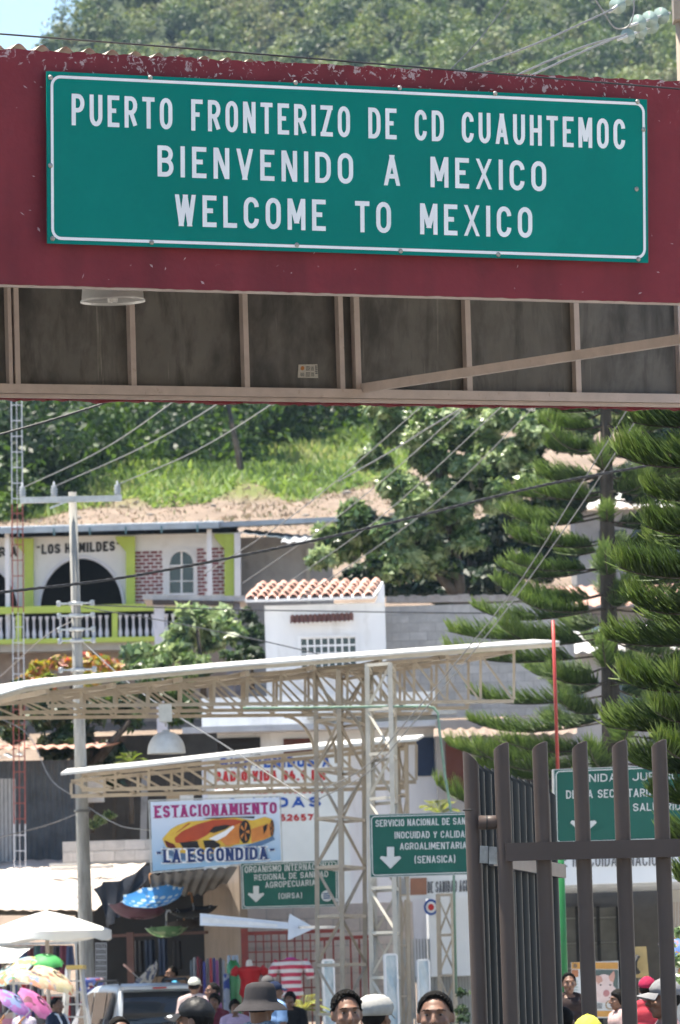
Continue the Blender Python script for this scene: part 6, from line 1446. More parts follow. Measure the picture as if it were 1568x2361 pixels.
# hinge barrel, collar and tie plates
p = at(1086, 1868, 35.3); MB().lathe([(.0470,-.004),(.0478,-.004),(.0478,.004),(.0470,.004)], 24, p).build('weld_seam', BLK, ep)
MB().tube([at(1104,1897,35.22), at(1163,1896,35.22)], .042, 18).build('hinge_barrel', GB, ep)
MB().tube([at(1121,1897,35.22), at(1124,1897,35.22)], .0435, 18).build('barrel_seam', BLK, ep)
PLT = mat('bare_plate', (.36,.35,.34), (.24,.23,.22), 14, .45, metal=.4)
f = [at(1106,1990,35.24), at(1125,1991,35.24), at(1126,1951,35.24), at(1107,1950,35.24)]; MB().prism(f, (0,.012,0)).build('tie_plate', PLT, ep)
f = [at(1127,1992,35.2), at(1146,1993,35.2), at(1146,1953,35.2), at(1128,1952,35.2)]; MB().prism(f, (0,.012,0)).build('tie_plate', PLT, ep)
# ---------------------------------------------------------------- pines and broadleaf trees
def tubes_np(P, R, ns=4):
    """P (n,k,3) centre lines, R (n,k) radii -> vertex and quad arrays"""
    n, k, _ = P.shape; D = np.empty_like(P); D[:, 1:-1] = P[:, 2:]-P[:, :-2]; D[:, 0] = P[:, 1]-P[:, 0]; D[:, -1] = P[:, -1]-P[:, -2]
    D /= np.linalg.norm(D, axis=2, keepdims=True)+1e-9; A = np.cross(D, np.array([.13,.21,.97])); A /= np.linalg.norm(A, axis=2, keepdims=True)+1e-9; B = np.cross(D, A)
    th_ = np.arange(ns)*2*math.pi/ns
    V = P[:, :, None, :] + R[:, :, None, None]*(A[:, :, None, :]*np.cos(th_)[None, None, :, None] + B[:, :, None, :]*np.sin(th_)[None, None, :, None])
    base = (np.arange(n)*k*ns)[:, None, None]; i = np.arange(k-1)[None, :, None]*ns; j = np.arange(ns)[None, None, :]; j2 = (j+1) % ns
    Q = np.stack([base+i+j, base+i+j2, base+i+ns+j2, base+i+ns+j], -1).reshape(-1, 4)
    return V.reshape(-1, 3), Q
def np_mesh(name, V, Q, m, tint=None):
    me = bpy.data.meshes.new(name); nv, nq = len(V), len(Q)
    me.vertices.add(nv); me.vertices.foreach_set('co', V.astype(np.float32).ravel()); me.loops.add(nq*4); me.loops.foreach_set('vertex_index', Q.astype(np.int32).ravel())
    me.polygons.add(nq); me.polygons.foreach_set('loop_start', np.arange(0, nq*4, 4, dtype=np.int32))
    if tint is not None: a = me.attributes.new('tint', 'FLOAT', 'FACE'); a.data.foreach_set('value', np.clip(tint, 0, 1).astype(np.float32))
    me.materials.append(m); me.update(calc_edges=True); return me
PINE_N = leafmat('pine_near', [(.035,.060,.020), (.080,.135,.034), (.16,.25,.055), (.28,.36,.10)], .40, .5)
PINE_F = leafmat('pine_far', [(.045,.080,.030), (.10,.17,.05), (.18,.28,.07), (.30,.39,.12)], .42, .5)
def norfolk(name, label, base, trunk_pts, trunk_r, whorls, m, blen, brad, dens, rng, az0=0):
    t = thing(name, label, 'pine tree', base); O = np.array(base)
    MB().tube(trunk_pts, trunk_r, 10).build('trunk', BARK, t)
    for wi, (c, L_, azs, rise) in enumerate(whorls):
        c0 = c
        for az in azs:
            az = az + rng.uniform(-.3, .3); l = L_*rng.uniform(.66, 1.14); c = np.array(c0) + np.array([0, 0, rng.uniform(-.07, .07)*L_/1.2]); rise_ = rise*rng.uniform(.5, 1.5); dr = np.array([math.cos(az), math.sin(az), 0]); n = 14; s = np.linspace(0, 1, n)
            curve = c + dr*l*s[:, None] + np.array([0,0,1])*(rise_*l*(-.17*s + .07*s**2 + .15*s**4))[:, None]
            wood = MB().tube([Vector(p) for p in curve], [ .028*brad/.014*(1-.8*x)+.004 for x in s], 6)
            br = wood.build('branch', BARK, t)
            nb = int(l*dens); f = np.sort(1 - .78*rng.random(nb)**1.15); idx = f*(n-1); i0 = np.minimum(idx.astype(int), n-2); w = (idx-i0)[:, None]
            q0 = curve[i0]*(1-w) + curve[i0+1]*w; tang = unit(curve[i0+1]-curve[i0])
            side = np.cross(tang, np.array([0,0,1.])); side = unit(side); upv = np.cross(side, tang)
            phi = rng.normal(0, .62, nb)
            d0 = unit(tang*rng.uniform(.45,.95,(nb,1)) + side*np.sin(phi)[:, None]*.95 + upv*(np.cos(phi)[:, None]*.85+.05))
            ll = blen*(1 - .35*np.abs(f-.6)/.6)*rng.uniform(.4, 1.3, nb)*rng.uniform(.8, 1.15)
            ll = np.where(f > .9, ll*.75, ll)
            ss = np.array([0, .34, .68, 1.0]); bend = (upv*.35 + tang*.35)
            P = q0[:, None, :] + d0[:, None, :]*(ll[:, None]*ss)[:, :, None] + bend[:, None, :]*(ll[:, None]*ss**2*.6)[:, :, None]
            R = np.tile(np.array([.75, 1.0, .9, .25])*brad, (nb, 1))*rng.uniform(.8, 1.25, (nb, 1))
            V, Q = tubes_np(P, R, 3)
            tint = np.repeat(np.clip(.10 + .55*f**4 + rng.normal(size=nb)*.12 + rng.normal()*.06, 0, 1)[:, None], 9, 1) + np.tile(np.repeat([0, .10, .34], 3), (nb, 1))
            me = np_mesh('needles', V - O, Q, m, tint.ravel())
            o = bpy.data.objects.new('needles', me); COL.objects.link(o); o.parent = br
    return t
rngp = np.random.default_rng(5)
# near pine, trunk just outside the right edge
nb_ = at(1720, 2300, 57); nb_.z = 0
yws = [780, 862, 948, 1020, 1108, 1198, 1288, 1372, 1462, 1552, 1640, 1726, 1812, 1900, 2000]
wh = []
for i, y in enumerate(yws):
    p = at(1722, y + 26, 57); L_ = 1.18 + .26*i/14 + rngp.uniform(-.06, .1)
    L_ = L_*.62 if y > 1760 else L_; azs = [math.pi + rngp.uniform(-.3, .3), math.pi + rngp.choice([-.75, .75]), math.pi*1.5 + .25, math.pi*.5 - .4, .6]
    wh.append((p, L_, azs, .8))
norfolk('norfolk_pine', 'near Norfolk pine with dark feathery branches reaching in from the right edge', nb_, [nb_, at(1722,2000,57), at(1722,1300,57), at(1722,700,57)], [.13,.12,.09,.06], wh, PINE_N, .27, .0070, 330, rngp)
# far pine with its trunk in view
fb = at(1412, 2200, 95); fb.z = 0
wh = []; y = 700
while y < 1880:
    p = at(1396 + (y-925)*.018, y, 95); k = (y-700)/1180; L_ = .75 + 2.35*k**.9
    k2 = rngp.uniform(0, 1.25); azs = [k2 + j*1.0472 for j in range(6)]
    wh.append((p, L_, azs, 1.0)); y += 46 + 18*k
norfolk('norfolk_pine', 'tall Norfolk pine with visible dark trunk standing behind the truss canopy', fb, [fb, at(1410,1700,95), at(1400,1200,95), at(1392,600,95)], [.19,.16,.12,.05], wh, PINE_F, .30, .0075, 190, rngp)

def leafy(name, label, base, lobes, d, leaf, m, rng, tint=.5, n=900, trunk=None, tr=.12, up=.7, tv=.30):
    t = thing(name, label, 'tree' if 'bush' not in name and 'shrub' not in name else 'bush', base); L = []
    for x, y, r, tt in lobes:
        c = at(x, y, d + rng.uniform(-1, 1)); R_ = r/sc(d); L.append(crown_leaves(c, (R_, R_, R_*.72), int(n*(r/60)**1.6), leaf, 12, rng, up, tt, tv, .45))
    c, u, v, tn = merge_leaves(L); quadcloud('crown', c, u, v*1.5, tn, m, t, t.location)
    if trunk:
        for pts in trunk:
            P = [at(x, y, d) for x, y in pts]; MB().tube(P, [tr*(1-.6*i/(len(P)-1)) for i in range(len(P))], 8).build('trunk' if pts is trunk[0] else 'limb', BARK, t)
    return t
LM = leafmat('leaf_mid', [(.018,.040,.016), (.055,.11,.034), (.14,.22,.075), (.34,.42,.22)], .35, .32, .8)
LD = leafmat('leaf_dark', [(.008,.022,.009), (.018,.045,.014), (.04,.085,.02), (.09,.15,.035)], .3, .45)
rl = np.random.default_rng(21)
leafy('leafy_tree', 'bright leafy broadleaf tree in front of the dry slope at the centre right', at(1060, 1400, 150), [(930,985,62,.6),(880,940,40,.7),(1010,960,55,.6),(1000,1060,70,.55),(920,1120,55,.6),(840,1215,60,.65),(780,1265,55,.65),(930,1230,70,.5),(1040,1160,75,.55),(1100,1020,60,.6),(1000,1290,60,.65),(890,1310,50,.5),(1120,1120,60,.4),(1090,930,40,.6),(960,1010,40,.75),(1050,1010,45,.7),(960,1150,50,.65),(1080,1080,45,.7),(880,1260,50,.6),(760,1230,35,.75),(1010,1200,50,.6),(820,1180,35,.7),(1040,930,35,.75),(950,1290,45,.75),(860,1060,38,.7),(1160,960,50,.75),(1180,1050,50,.7),(1230,1000,50,.7),(1160,1150,50,.65),(1240,1110,50,.65),(1290,960,45,.7),(1220,1220,45,.6),(1080,1240,45,.6),(740,1285,32,.75),(900,1000,45,.75)], 150, .13, LM, rl, n=1500, up=.6, tv=.40,
    trunk=[[(1062,1420),(1058,1330),(1040,1220),(1010,1080),(980,980)],[(1058,1330),(960,1250),(860,1220)],[(1045,1250),(1090,1120),(1100,1020)],[(1058,1380),(1010,1320),(930,1260)]], tr=.16)
leafy('leafy_tree', 'dark broadleaf tree in shade behind the far pine', at(1130, 1420, 160), [(1060,1290,80,.15),(1150,1250,80,.12),(1130,1340,75,.1),(1220,1180,80,.2),(1250,1300,80,.12),(1200,1060,80,.25),(1290,1000,80,.25),(1310,1150,80,.2),(1440,1120,80,.2),(1520,1000,80,.2),(1000,1340,60,.15),(1180,960,60,.35),(900,1340,60,.12),(820,1330,50,.2),(960,1240,70,.12),(1040,1200,70,.12),(1040,1370,50,.08),(1120,1380,50,.08),(1200,1380,50,.1)], 160, .12, LD, rl, n=1300,
    trunk=[[(1088,1430),(1085,1340),(1080,1250)],[(1130,1430),(1128,1330),(1150,1240)],[(1190,1430),(1185,1350),(1220,1200)]], tr=.12)
leafy('leafy_tree', 'glossy green tree beside the lilac porch post', at(470, 1600, 141), [(450,1430,52,.7),(500,1415,40,.75),(425,1470,45,.65),(480,1480,50,.6),(395,1500,40,.6),(520,1460,38,.7),(320,1515,45,.65),(360,1545,45,.55),(440,1540,50,.5)], 141, .125, LM, rl, n=700, tv=.4, trunk=[[(470,1610),(465,1540),(455,1450)],[(468,1560),(420,1500)]], tr=.09, up=.5)
leafy('leafy_tree', 'dark green tree squeezed against the left wall of the tiled house', at(580, 1590, 143), [(580,1465,38,.35),(590,1510,40,.3),(570,1420,25,.4),(545,1510,35,.6)], 143, .09, LD, rl, n=800, trunk=[[(582,1590),(580,1480)]], tr=.06)
CRO = leafmat('croton', [(.05,.11,.02), (.16,.22,.03), (.40,.34,.04), (.45,.13,.08), (.42,.22,.20)], .35, .45)
leafy('croton_bush', 'croton bush with yellow, green and red leaves below the balcony', at(165, 1590, 128), [(90,1550,34,.45),(140,1530,36,.55),(200,1525,36,.6),(250,1530,32,.55),(110,1575,30,.4),(210,1560,35,.4),(60,1570,24,.4)], 128, .085, CRO, rl, n=520, trunk=[[(165,1600),(165,1550)]], tr=.05)
leafy('leafy_tree', 'dark mango tree hanging over the tin shed behind the utility pole', at(200, 1900, 121), [(20,1640,45,.3),(70,1600,45,.35),(120,1650,52,.25),(170,1700,45,.2),(215,1640,50,.3),(270,1610,45,.4),(240,1740,45,.2),(300,1650,45,.35),(340,1600,40,.5),(420,1640,38,.6),(130,1730,40,.2),(30,1690,32,.3),(400,1600,40,.5),(240,1790,35,.25)], 121, .115, LD, rl, n=620, trunk=[[(205,1920),(203,1800),(210,1680)],[(204,1800),(130,1690)],[(204,1780),(300,1660)]], tr=.12, up=.2)
leafy('leafy_bush', 'small light green bush beside the office at the right edge', at(1570, 2300, 66), [(1570,2150,28,.8),(1560,2215,26,.75),(1585,2260,34,.6),(1548,2180,10,.8)], 66, .035, LM, rl, n=420, trunk=[[(1580,2340),(1575,2200)]], tr=.02)
leafy('leafy_bush', 'low weeds growing on the block wall behind the banner', at(240, 1945, 119), [(232,1890,18,.85),(250,1880,16,.8),(215,1900,14,.7)], 119, .06, LM, rl, n=500)
leafy('leafy_bush', 'dusty creeper on the fence just left of the gate', at(1062, 2361, 92), [(1068,2290,18,.3),(1066,2330,20,.25),(1070,2350,20,.3)], 92, .035, LD, rl, n=500)
# palms
PALM = leafmat('palm', [(.05,.10,.02), (.12,.19,.035), (.28,.30,.07), (.40,.38,.14)], .4, .45)
def palm(label, base, heads, m, rng):
    t = thing('palm', label, 'palm', base)
    for c, fr, lw, tint in heads:
        MB().tube([(c.x, c.y, base[2]), c], [.05,.04], 7).build('stem', BARK, t)
        for az, el, l in fr:
            d = np.array([math.cos(az)*math.cos(el), math.sin(az)*math.cos(el), math.sin(el)]); s = np.linspace(0, 1, 12)
            cu = np.array(c) + d*l*s[:, None] + np.array([0,0,-1])*(l*.55*s**2.2)[:, None]
            f = MB().tube([Vector(p) for p in cu], [.012*(1-.8*x)+.002 for x in s], 5).build('frond', mat('rachis', (.22,.24,.07)), t)
            n = 44; ff = np.linspace(.12, .99, n); i0 = np.minimum((ff*11).astype(int), 10); w = (ff*11-i0)[:, None]; q0 = cu[i0]*(1-w)+cu[i0+1]*w; tg = unit(cu[i0+1]-cu[i0]); sd = unit(np.cross(tg, np.array([0,0,1.])))
            C, U_, V_, T_ = [], [], [], []
            for sg in (-1, 1):
                ll = l*.34*np.sin(np.pi*np.clip(ff*.85+.12, 0, 1))[:, None]*rng.uniform(.85,1.1,(n,1)); dd = unit(tg*.7 + sd*sg*.9 + np.array([0,0,-.25]))
                C.append(q0+dd*ll*.5); V_.append(dd*ll*.5); U_.append(unit(np.cross(dd, np.array([.1,.2,1.])))*lw); T_.append(tint+rng.normal(size=n)*.12)
            quadcloud('leaflets', np.concatenate(C), np.concatenate(U_), np.concatenate(V_), np.concatenate(T_), m, f, t.location)
    return t
c1 = at(702, 2330, 92)
palm('potted palm with yellowish fronds left of the lattice tower', at(702,2361,92), [(c1, [(1.2,1.25,.55),(2.4,1.0,.5),(.3,1.0,.5),(3.3,.6,.42),(-.3,.55,.5),(4.4,.7,.45),(5.4,.9,.45),(.1,.15,.6)], .011, .7)], PALM, rl)
c2_ = at(1012, 1880, 104)
palm('fan of pale palm fronds behind the service sign', at(1012,2000,104), [(c2_, [(2.6,.9,.62),(2.2,1.2,.62),(.6,1.1,.6),(.4,.7,.55),(3.1,.4,.5),(1.4,1.3,.6),(0.0,.35,.5),(4.0,.8,.5)], .013, .55)], PALM, rl)
c3_ = at(300, 1760, 118)
palm('olive palm fronds behind the utility pole under the mango tree', at(300,1900,118), [(c3_, [(2.6,.9,.5),(2.2,1.2,.5),(.6,1.1,.5),(.4,.7,.5),(3.1,.4,.45),(1.4,1.3,.5),(4.4,.8,.4)], .012, .3)], PALM, rl)
# ---------------------------------------------------------------- parked car
PAINT = mat('silver_blue_paint', (.46,.50,.55), (.43,.47,.52), 1.0, .25, metal=.1, spec=.6)
CGL = mat('car_glass_dark', (.012,.014,.018), (.016,.018,.022), 1, .06, spec=.7); TYRE = mat('tyre', (.02,.02,.02), None, 10, .8); RIM = mat('rim', (.45,.46,.47), None, 8, .3, metal=.8)
car = thing('parked_car', 'silver blue sport utility car seen from behind, parked beside the utility pole', 'car', (0,0,0)); car['_w'] = 0
def loft(rings, m, name, parent, smooth=True, cap=True):
    n = len(rings[0]); mb = MB(); mb.add([p for r in rings for p in r], [(i*n+j, i*n+(j+1)%n, (i+1)*n+(j+1)%n, (i+1)*n+j) for i in range(len(rings)-1) for j in range(n)], 0, smooth)
    if cap: mb.add(rings[0], [tuple(reversed(range(n)))]); mb.add(rings[-1], [tuple(range(n))])
    return mb.build(name, m, parent, loc=(0,0,0))
def rrect(hw, z0, z1, y, rc, tumble=0, n=4):
    o = []
    for cx, cz, a in ((hw-rc-tumble, z1-rc, 0), (-(hw-rc-tumble), z1-rc, 90), (-(hw-rc), z0+rc, 180), (hw-rc, z0+rc, 270)):
        for k_ in range(n+1): b = math.radians(a+90*k_/n); o.append((cx+rc*math.cos(b), y, cz+rc*math.sin(b)))
    return o
loft([rrect(.80,.42,1.0,.0,.10), rrect(.88,.36,1.06,.10,.12), rrect(.91,.32,1.08,.5,.13), rrect(.92,.30,1.07,2.2,.13), rrect(.91,.30,1.06,3.2,.13), rrect(.90,.32,1.02,3.7,.14), rrect(.86,.36,.96,4.3,.14), rrect(.76,.42,.86,4.55,.12)], PAINT, 'body', car)
# cabin shell, narrower at the roof
loft([rrect(.80,1.0,1.20,.06,.06,.02), rrect(.80,1.0,1.50,.17,.08,.07), rrect(.80,1.0,1.66,.28,.10,.11), rrect(.80,1.0,1.73,.45,.11,.13), rrect(.80,1.0,1.76,1.2,.11,.13), rrect(.80,1.0,1.74,2.0,.11,.13), rrect(.80,1.0,1.64,2.5,.10,.11), rrect(.80,1.0,1.30,3.0,.08,.05), rrect(.80,1.0,1.08,3.3,.03,.01)], PAINT, 'cabin', car)
# rear window follows the slant of the cabin back
def P3(x, z, o):                       # back of the cabin at height z
    y = np.interp(z, [1.0,1.20,1.50,1.66,1.73], [.05,.06,.17,.28,.45]); return (x, y-o, z)
rw = MB(); rw.grid(lambda u, v: P3((u-.5)*2*(.70-.10*v), 1.10+.52*v, .012+.010*math.sin(u*math.pi)), 10, 8); rwo = rw.build('rear_window', CGL, car, loc=(0,0,0))
MB().bar(P3(-.02,1.12,.03), P3(.38,1.17,.035), .02).build('wiper', BLK, rwo, loc=(0,0,0))
MB().box(-.62,.62,.10,.34,1.655,1.70).build('spoiler', PAINT, car, loc=(0,0,0))
MB().box(-.12,.12,.09,.11,1.662,1.69).build('stop_lamp', mat('lamp_red', (.30,.02,.02), None, 5, .2), car, loc=(0,0,0))
for s_ in (-1, 1):
    for y0_, y1_ in ((.32,.85), (.92,1.72), (1.79,2.62)):
        wn_ = MB(); zt_f = lambda y: np.interp(y, [.28,.45,2.0,2.5,3.0], [1.50,1.62,1.64,1.55,1.26])
        wn_.grid(lambda u, v: (s_*(.806 - .115*((zt_f(y0_+(y1_-y0_)*u)-1.10)*v/.6)), y0_+(y1_-y0_)*u, 1.10 + (zt_f(y0_+(y1_-y0_)*u)-1.10)*v), 6, 4); wn_.build('side_window', CGL, car, loc=(0,0,0))
    MB().tube([(s_*.60,.45,1.75),(s_*.60,.6,1.81),(s_*.60,1.9,1.81),(s_*.60,2.1,1.74)], .022, 7).build('roof_rail', BLK, car, loc=(0,0,0))
    MB().box(s_*.86-.06, s_*.86+.06, -.0, .12, .80, 1.08).build('tail_lamp', mat('lamp_red', (.3,.02,.02)), car, loc=(0,0,0))
    mr_ = MB().lathe([(.02,-.10),(.09,-.09),(.115,-.03),(.115,.05),(.08,.10),(.02,.11)], 14, (s_*1.06, 2.75, 1.13), sx=1.1, sy=.55).build('mirror', BLK, car, loc=(0,0,0))
    MB().tube([(s_*.88,2.75,1.06),(s_*1.0,2.75,1.09)], .03, 6).build('mirror_arm', BLK, mr_, loc=(0,0,0))
    for y_ in (.85, 3.55):
        w_ = MB(); w_.v = []; 
        t_ = thing('wheel_tmp', '', '') if False else None
        ty = MB().lathe([(.20,-.11),(.33,-.11),(.36,-.07),(.36,.07),(.33,.11),(.20,.11)], 24).build('wheel', TYRE, car, loc=(0,0,0)); ty.location = (s_*.82, y_, .36); ty.rotation_euler = (0, math.radians(90), 0)
        MB().lathe([(.001,.10*s_),(.06,.105*s_),(.17,.085*s_),(.21,.112*s_),(.205,.06*s_)], 16).build('rim', RIM, ty, loc=(0,0,0))
MB().box(-.26,.26,-.012,.01,.62,.75).build('number_plate', WHITE_TXT, car, loc=(0,0,0))
MB().box(-.84,.84,-.06,.06,.40,.58).build('bumper', PAINT, car, loc=(0,0,0))
MB().tube([(.45,2.0,1.74),(.45,1.7,2.0)], .006, 5).build('aerial', BLK, car, loc=(0,0,0))
cp_ = at(372, 2300, 95.5); car.location = (cp_.x, cp_.y, 0.13); car.rotation_euler = (0, 0, math.radians(17)); car.scale = (.94,.94,1.02)

# ---------------------------------------------------------------- people
def ellipsoid(mb, c, r, nu=16, nv=10):
    mb.lathe([(max(.001, math.cos(t)), math.sin(t)) for t in [math.pi*(i/nv-.5) for i in range(nv+1)]], nu, (0,0,0)); n = nu*(nv+1)
    for i in range(len(mb.v)-n, len(mb.v)): x, y, z = mb.v[i]; mb.v[i] = (c[0]+x*r[0], c[1]+y*r[1], c[2]+z*r[2])
    k_ = len(mb.v)-n; mb.f += [tuple(k_+j for j in reversed(range(nu))), tuple(k_+nv*nu+j for j in range(nu))]; mb.m += [0,0]; mb.sm += [True,True]
def remesh(mb, name, vox, smooth=3):
    o = bpy.data.objects.new('tmp', mb.mesh('tmp', [])); COL.objects.link(o)
    r = o.modifiers.new('r', 'REMESH'); r.mode = 'VOXEL'; r.voxel_size = vox
    if smooth: s = o.modifiers.new('s', 'SMOOTH'); s.iterations = smooth; s.factor = .5
    dg = bpy.context.evaluated_depsgraph_get(); me = bpy.data.meshes.new_from_object(o.evaluated_get(dg)); me.name = name
    me.polygons.foreach_set('use_smooth', [True]*len(me.polygons)); bpy.data.objects.remove(o); return me
def arm_pts(s, pose):
    if pose == 'down': return [(s*.175,.01,1.385),(s*.225,.015,1.12),(s*.235,-.04,.88)]
    return [(s*.175,.01,1.385),(s*.235,.0,1.13),(s*.06,-.20,1.10)]
def make_body(pose):
    mb = MB()
    ellipsoid(mb, (0,.012,1.615), (.074,.094,.090)); ellipsoid(mb, (0,-.012,1.575), (.066,.078,.080)); ellipsoid(mb, (0,-.030,1.520), (.050,.055,.048)); ellipsoid(mb, (0,-.062,1.493), (.024,.022,.020))
    ellipsoid(mb, (0,-.078,1.627), (.050,.022,.014)); ellipsoid(mb, (-.042,-.060,1.567), (.022,.022,.022)); ellipsoid(mb, (.042,-.060,1.567), (.022,.022,.022))
    mb.tube([(0,-.088,1.612),(0,-.104,1.588),(0,-.114,1.566),(0,-.098,1.556)], [.009,.012,.017,.013], 8); ellipsoid(mb, (-.014,-.098,1.562), (.011,.013,.009)); ellipsoid(mb, (.014,-.098,1.562), (.011,.013,.009))
    ellipsoid(mb, (0,-.083,1.536), (.027,.014,.007)); ellipsoid(mb, (0,-.083,1.524), (.024,.014,.008))
    for s in (-1, 1): ellipsoid(mb, (s*.079,.012,1.588), (.010,.021,.033))
    mb.tube([(0,.03,1.56),(0,.02,1.47),(0,.015,1.40)], [.058,.055,.065], 12)
    for y_, rx, ry, z in ((.0,.17,.105,1.33),(.0,.165,.11,1.22),(.0,.15,.105,1.08),(.0,.155,.11,.95)): ellipsoid(mb, (0,y_,z), (rx,ry,.13))
    mb.tube([(-.17,.01,1.395),(0,.015,1.425),(.17,.01,1.395)], [.055,.07,.055], 10)
    for s in (-1, 1):
        a, b, c = arm_pts(s, pose); mb.tube([a, b, c], [.056,.044,.029], 10); ellipsoid(mb, a, (.062,.06,.062)); ellipsoid(mb, b, (.044,.044,.044))
        d = (Vector(c)-Vector(b)).normalized(); side = Vector((0,1,0)) if abs(d.z) > .7 else Vector((0,0,1)); pc_ = Vector(c) + d*.05
        mb.tube([Vector(c), Vector(c)+d*.04, Vector(c)+d*.095], [.027,.033,.030], 8)
        for k_ in range(4):
            o_ = side*(k_-1.5)*.0185; l = (.066,.078,.072,.056)[k_]; bend = Vector((-s*.02,0,0)) if abs(d.z) > .7 else Vector((0,-.02,-.01)); q0 = Vector(c)+d*.088+o_
            mb.tube([q0, q0+d*l*.5+bend*.2, q0+d*l+bend], [.0095,.009,.007], 6)
        q0 = Vector(c)+d*.03-side*.028; mb.tube([q0, q0+d*.035-side*.022, q0+d*.065-side*.024], [.0115,.010,.008], 6)
        mb.tube([(s*.085,0,.93),(s*.095,-.01,.50),(s*.10,.015,.09)], [.088,.056,.036], 10); mb.tube([(s*.10,.04,.04),(s*.105,-.06,.035),(s*.11,-.15,.025)], [.038,.040,.026], 8)
    return remesh(mb, 'body', .0085, 2)
def make_shirt(pose, long=False):
    mb = MB()
    for rx, ry, z, h in ((.195,.125,1.33,.12),(.19,.13,1.20,.15),(.18,.128,1.06,.15),(.185,.132,.93,.12)): ellipsoid(mb, (0,0,z), (rx,ry,h))
    mb.tube([(-.175,.01,1.395),(-.07,.018,1.438),(0,.03,1.443),(.07,.018,1.438),(.175,.01,1.395)], [.062,.060,.062,.060,.062], 12)
    for s in (-1, 1):
        a, b, c = [Vector(p) for p in arm_pts(s, pose)]
        if long: mb.tube([a, b, b.lerp(c,.95)], [.072,.060,.043], 12); ellipsoid(mb, b, (.06,.06,.06))
        else: mb.tube([a, a.lerp(b,.5), a.lerp(b,.82)], [.073,.070,.073], 12)
        ellipsoid(mb, a, (.075,.07,.072))
    return remesh(mb, 'shirt', .013, 4)
def make_trousers():
    mb = MB(); ellipsoid(mb, (0,0,.92), (.18,.13,.12))
    for s in (-1, 1): mb.tube([(s*.088,0,.92),(s*.098,-.005,.50),(s*.105,.02,.06)], [.105,.078,.068], 12)
    return remesh(mb, 'trousers', .016, 4)
def skull_grid(fn_low, grow, nu=40, nv=14, top=1.0):
    """shell over the skull from the crown down to the hairline fn_low(azimuth)"""
    mb = MB(); rr = np.random.default_rng(3)
    def P(u, v):
        a = u*2*math.pi; low = fn_low(a); t = math.pi/2 - v*(math.pi/2 - low); g = grow*(min(1, (1-v)*5+.15))*(1+.10*math.sin(a*9+v*17)+.10*math.sin(a*17-v*11)) if grow else 0
        return ((.079+g)*math.cos(t)*math.sin(a), .008-(.099+g)*math.cos(t)*math.cos(a), 1.612+(.100+g*1.3)*math.sin(t))
    mb.grid(P, nu, nv)
    mb.grid(lambda u, v: tuple(np.array(P(u, v))*np.array([.93,.93,1]) + np.array([0,0,-.006])), nu, nv); return mb
hairline = lambda a: np.interp(abs((a+math.pi) % (2*math.pi) - math.pi), [0,.5,.9,1.15,1.45,1.75,2.1,math.pi], [.98,.92,.70,.30,-.02,-.25,-.58,-.62])
HAIR_ME = skull_grid(hairline, .006).mesh('hair', []); HAIR_LONG = skull_grid(lambda a: np.interp(abs((a+math.pi) % (2*math.pi) - math.pi), [0,.6,1.1,1.5,math.pi], [.50,.42,.10,-.75,-1.0]), .016).mesh('hair', [])
capline = lambda a: np.interp(abs((a+math.pi) % (2*math.pi) - math.pi), [0,1.2,math.pi], [.30,.15,-.05])
CAP_ME = skull_grid(capline, .019, 40, 12).mesh('cap', [])
def brim_mesh(w=.085, l=.085, drop=.02):
    mb = MB()
    def P(u, v, o): a = (u-.5)*2.1; r = .112 + l*v*math.cos(a*.72); return (math.sin(a)*(.092+.30*l*v), .004-math.cos(a)*r*.98, 1.645 - drop*v - .028*abs(math.sin(a))**2*(.4+v) + o)
    mb.grid(lambda u, v: P(u, v, 0), 16, 6); mb.grid(lambda u, v: P(u, v, -.005), 16, 6); return mb.mesh('brim', [])
BRIM_ME = brim_mesh()
BUCK_ME = MB().lathe([(.001,.128),(.05,.125),(.082,.112),(.094,.085),(.102,.02),(.106,.0),(.135,-.02),(.168,-.055),(.172,-.06),(.166,-.058),(.13,-.026),(.1,-.005)], 40, (0,.005,1.62), sy=1.12).mesh('hat', [])
# a flat newsboy cap: wide soft crown and short peak
FLAT_ME = MB().lathe([(.001,.118),(.05,.113),(.085,.092),(.106,.06),(.112,.03),(.104,.005),(.096,-.012),(.09,-.014)], 36, (0,.012,1.62), sy=1.1).mesh('cap', [])
EYE_ME = MB(); ellipsoid(EYE_ME, (0,0,0), (.0118,.009,.0052), 12, 8); EYE_ME = EYE_ME.mesh('eye', [mat('eye_white', (.22,.20,.18), None, 5, .25)])
IRIS_ME = MB().lathe([(.0050,0),(.0035,.0015),(.0001,.002)], 12).mesh('iris', [mat('iris_dark', (.02,.012,.008), None, 5, .15)])
BROW_ME = MB().tube([(-.022,.004,-.004),(-.008,-.003,.003),(.012,-.003,.003),(.024,.005,-.003)], [.002,.0034,.0032,.0015], 6).mesh('eyebrow', [])
LIP_ME = MB().tube([(-.024,.006,0),(-.01,-.003,.002),(0,-.004,.0005),(.01,-.003,.002),(.024,.006,0)], [.002,.0046,.005,.0046,.002], 6).mesh('lips', [])
BODY = {p: make_body(p) for p in ('down', 'bent')}; SHIRT = {(p, l): make_shirt(p, l) for p in ('down', 'bent') for l in (False, True)}; TROU = make_trousers()
SHOE = MB(); ellipsoid(SHOE, (0,-.05,.045), (.048,.13,.048)); SHOE = SHOE.mesh('shoe', [])
def omat(o, m):
    if not o.data.materials: o.data.materials.append(None)
    o.material_slots[0].link = 'OBJECT'; o.material_slots[0].material = m; return o
SKIN = mat('skin', (.20,.105,.070), (.17,.088,.058), 14, .5, c3=(.26,.135,.09), s3=6); HAIRM = mat('hair_black', (.006,.0055,.005), (.012,.010,.009), 90, .75, stretch=(1,1,.3), spec=.12, bump=.004, bscale=160)
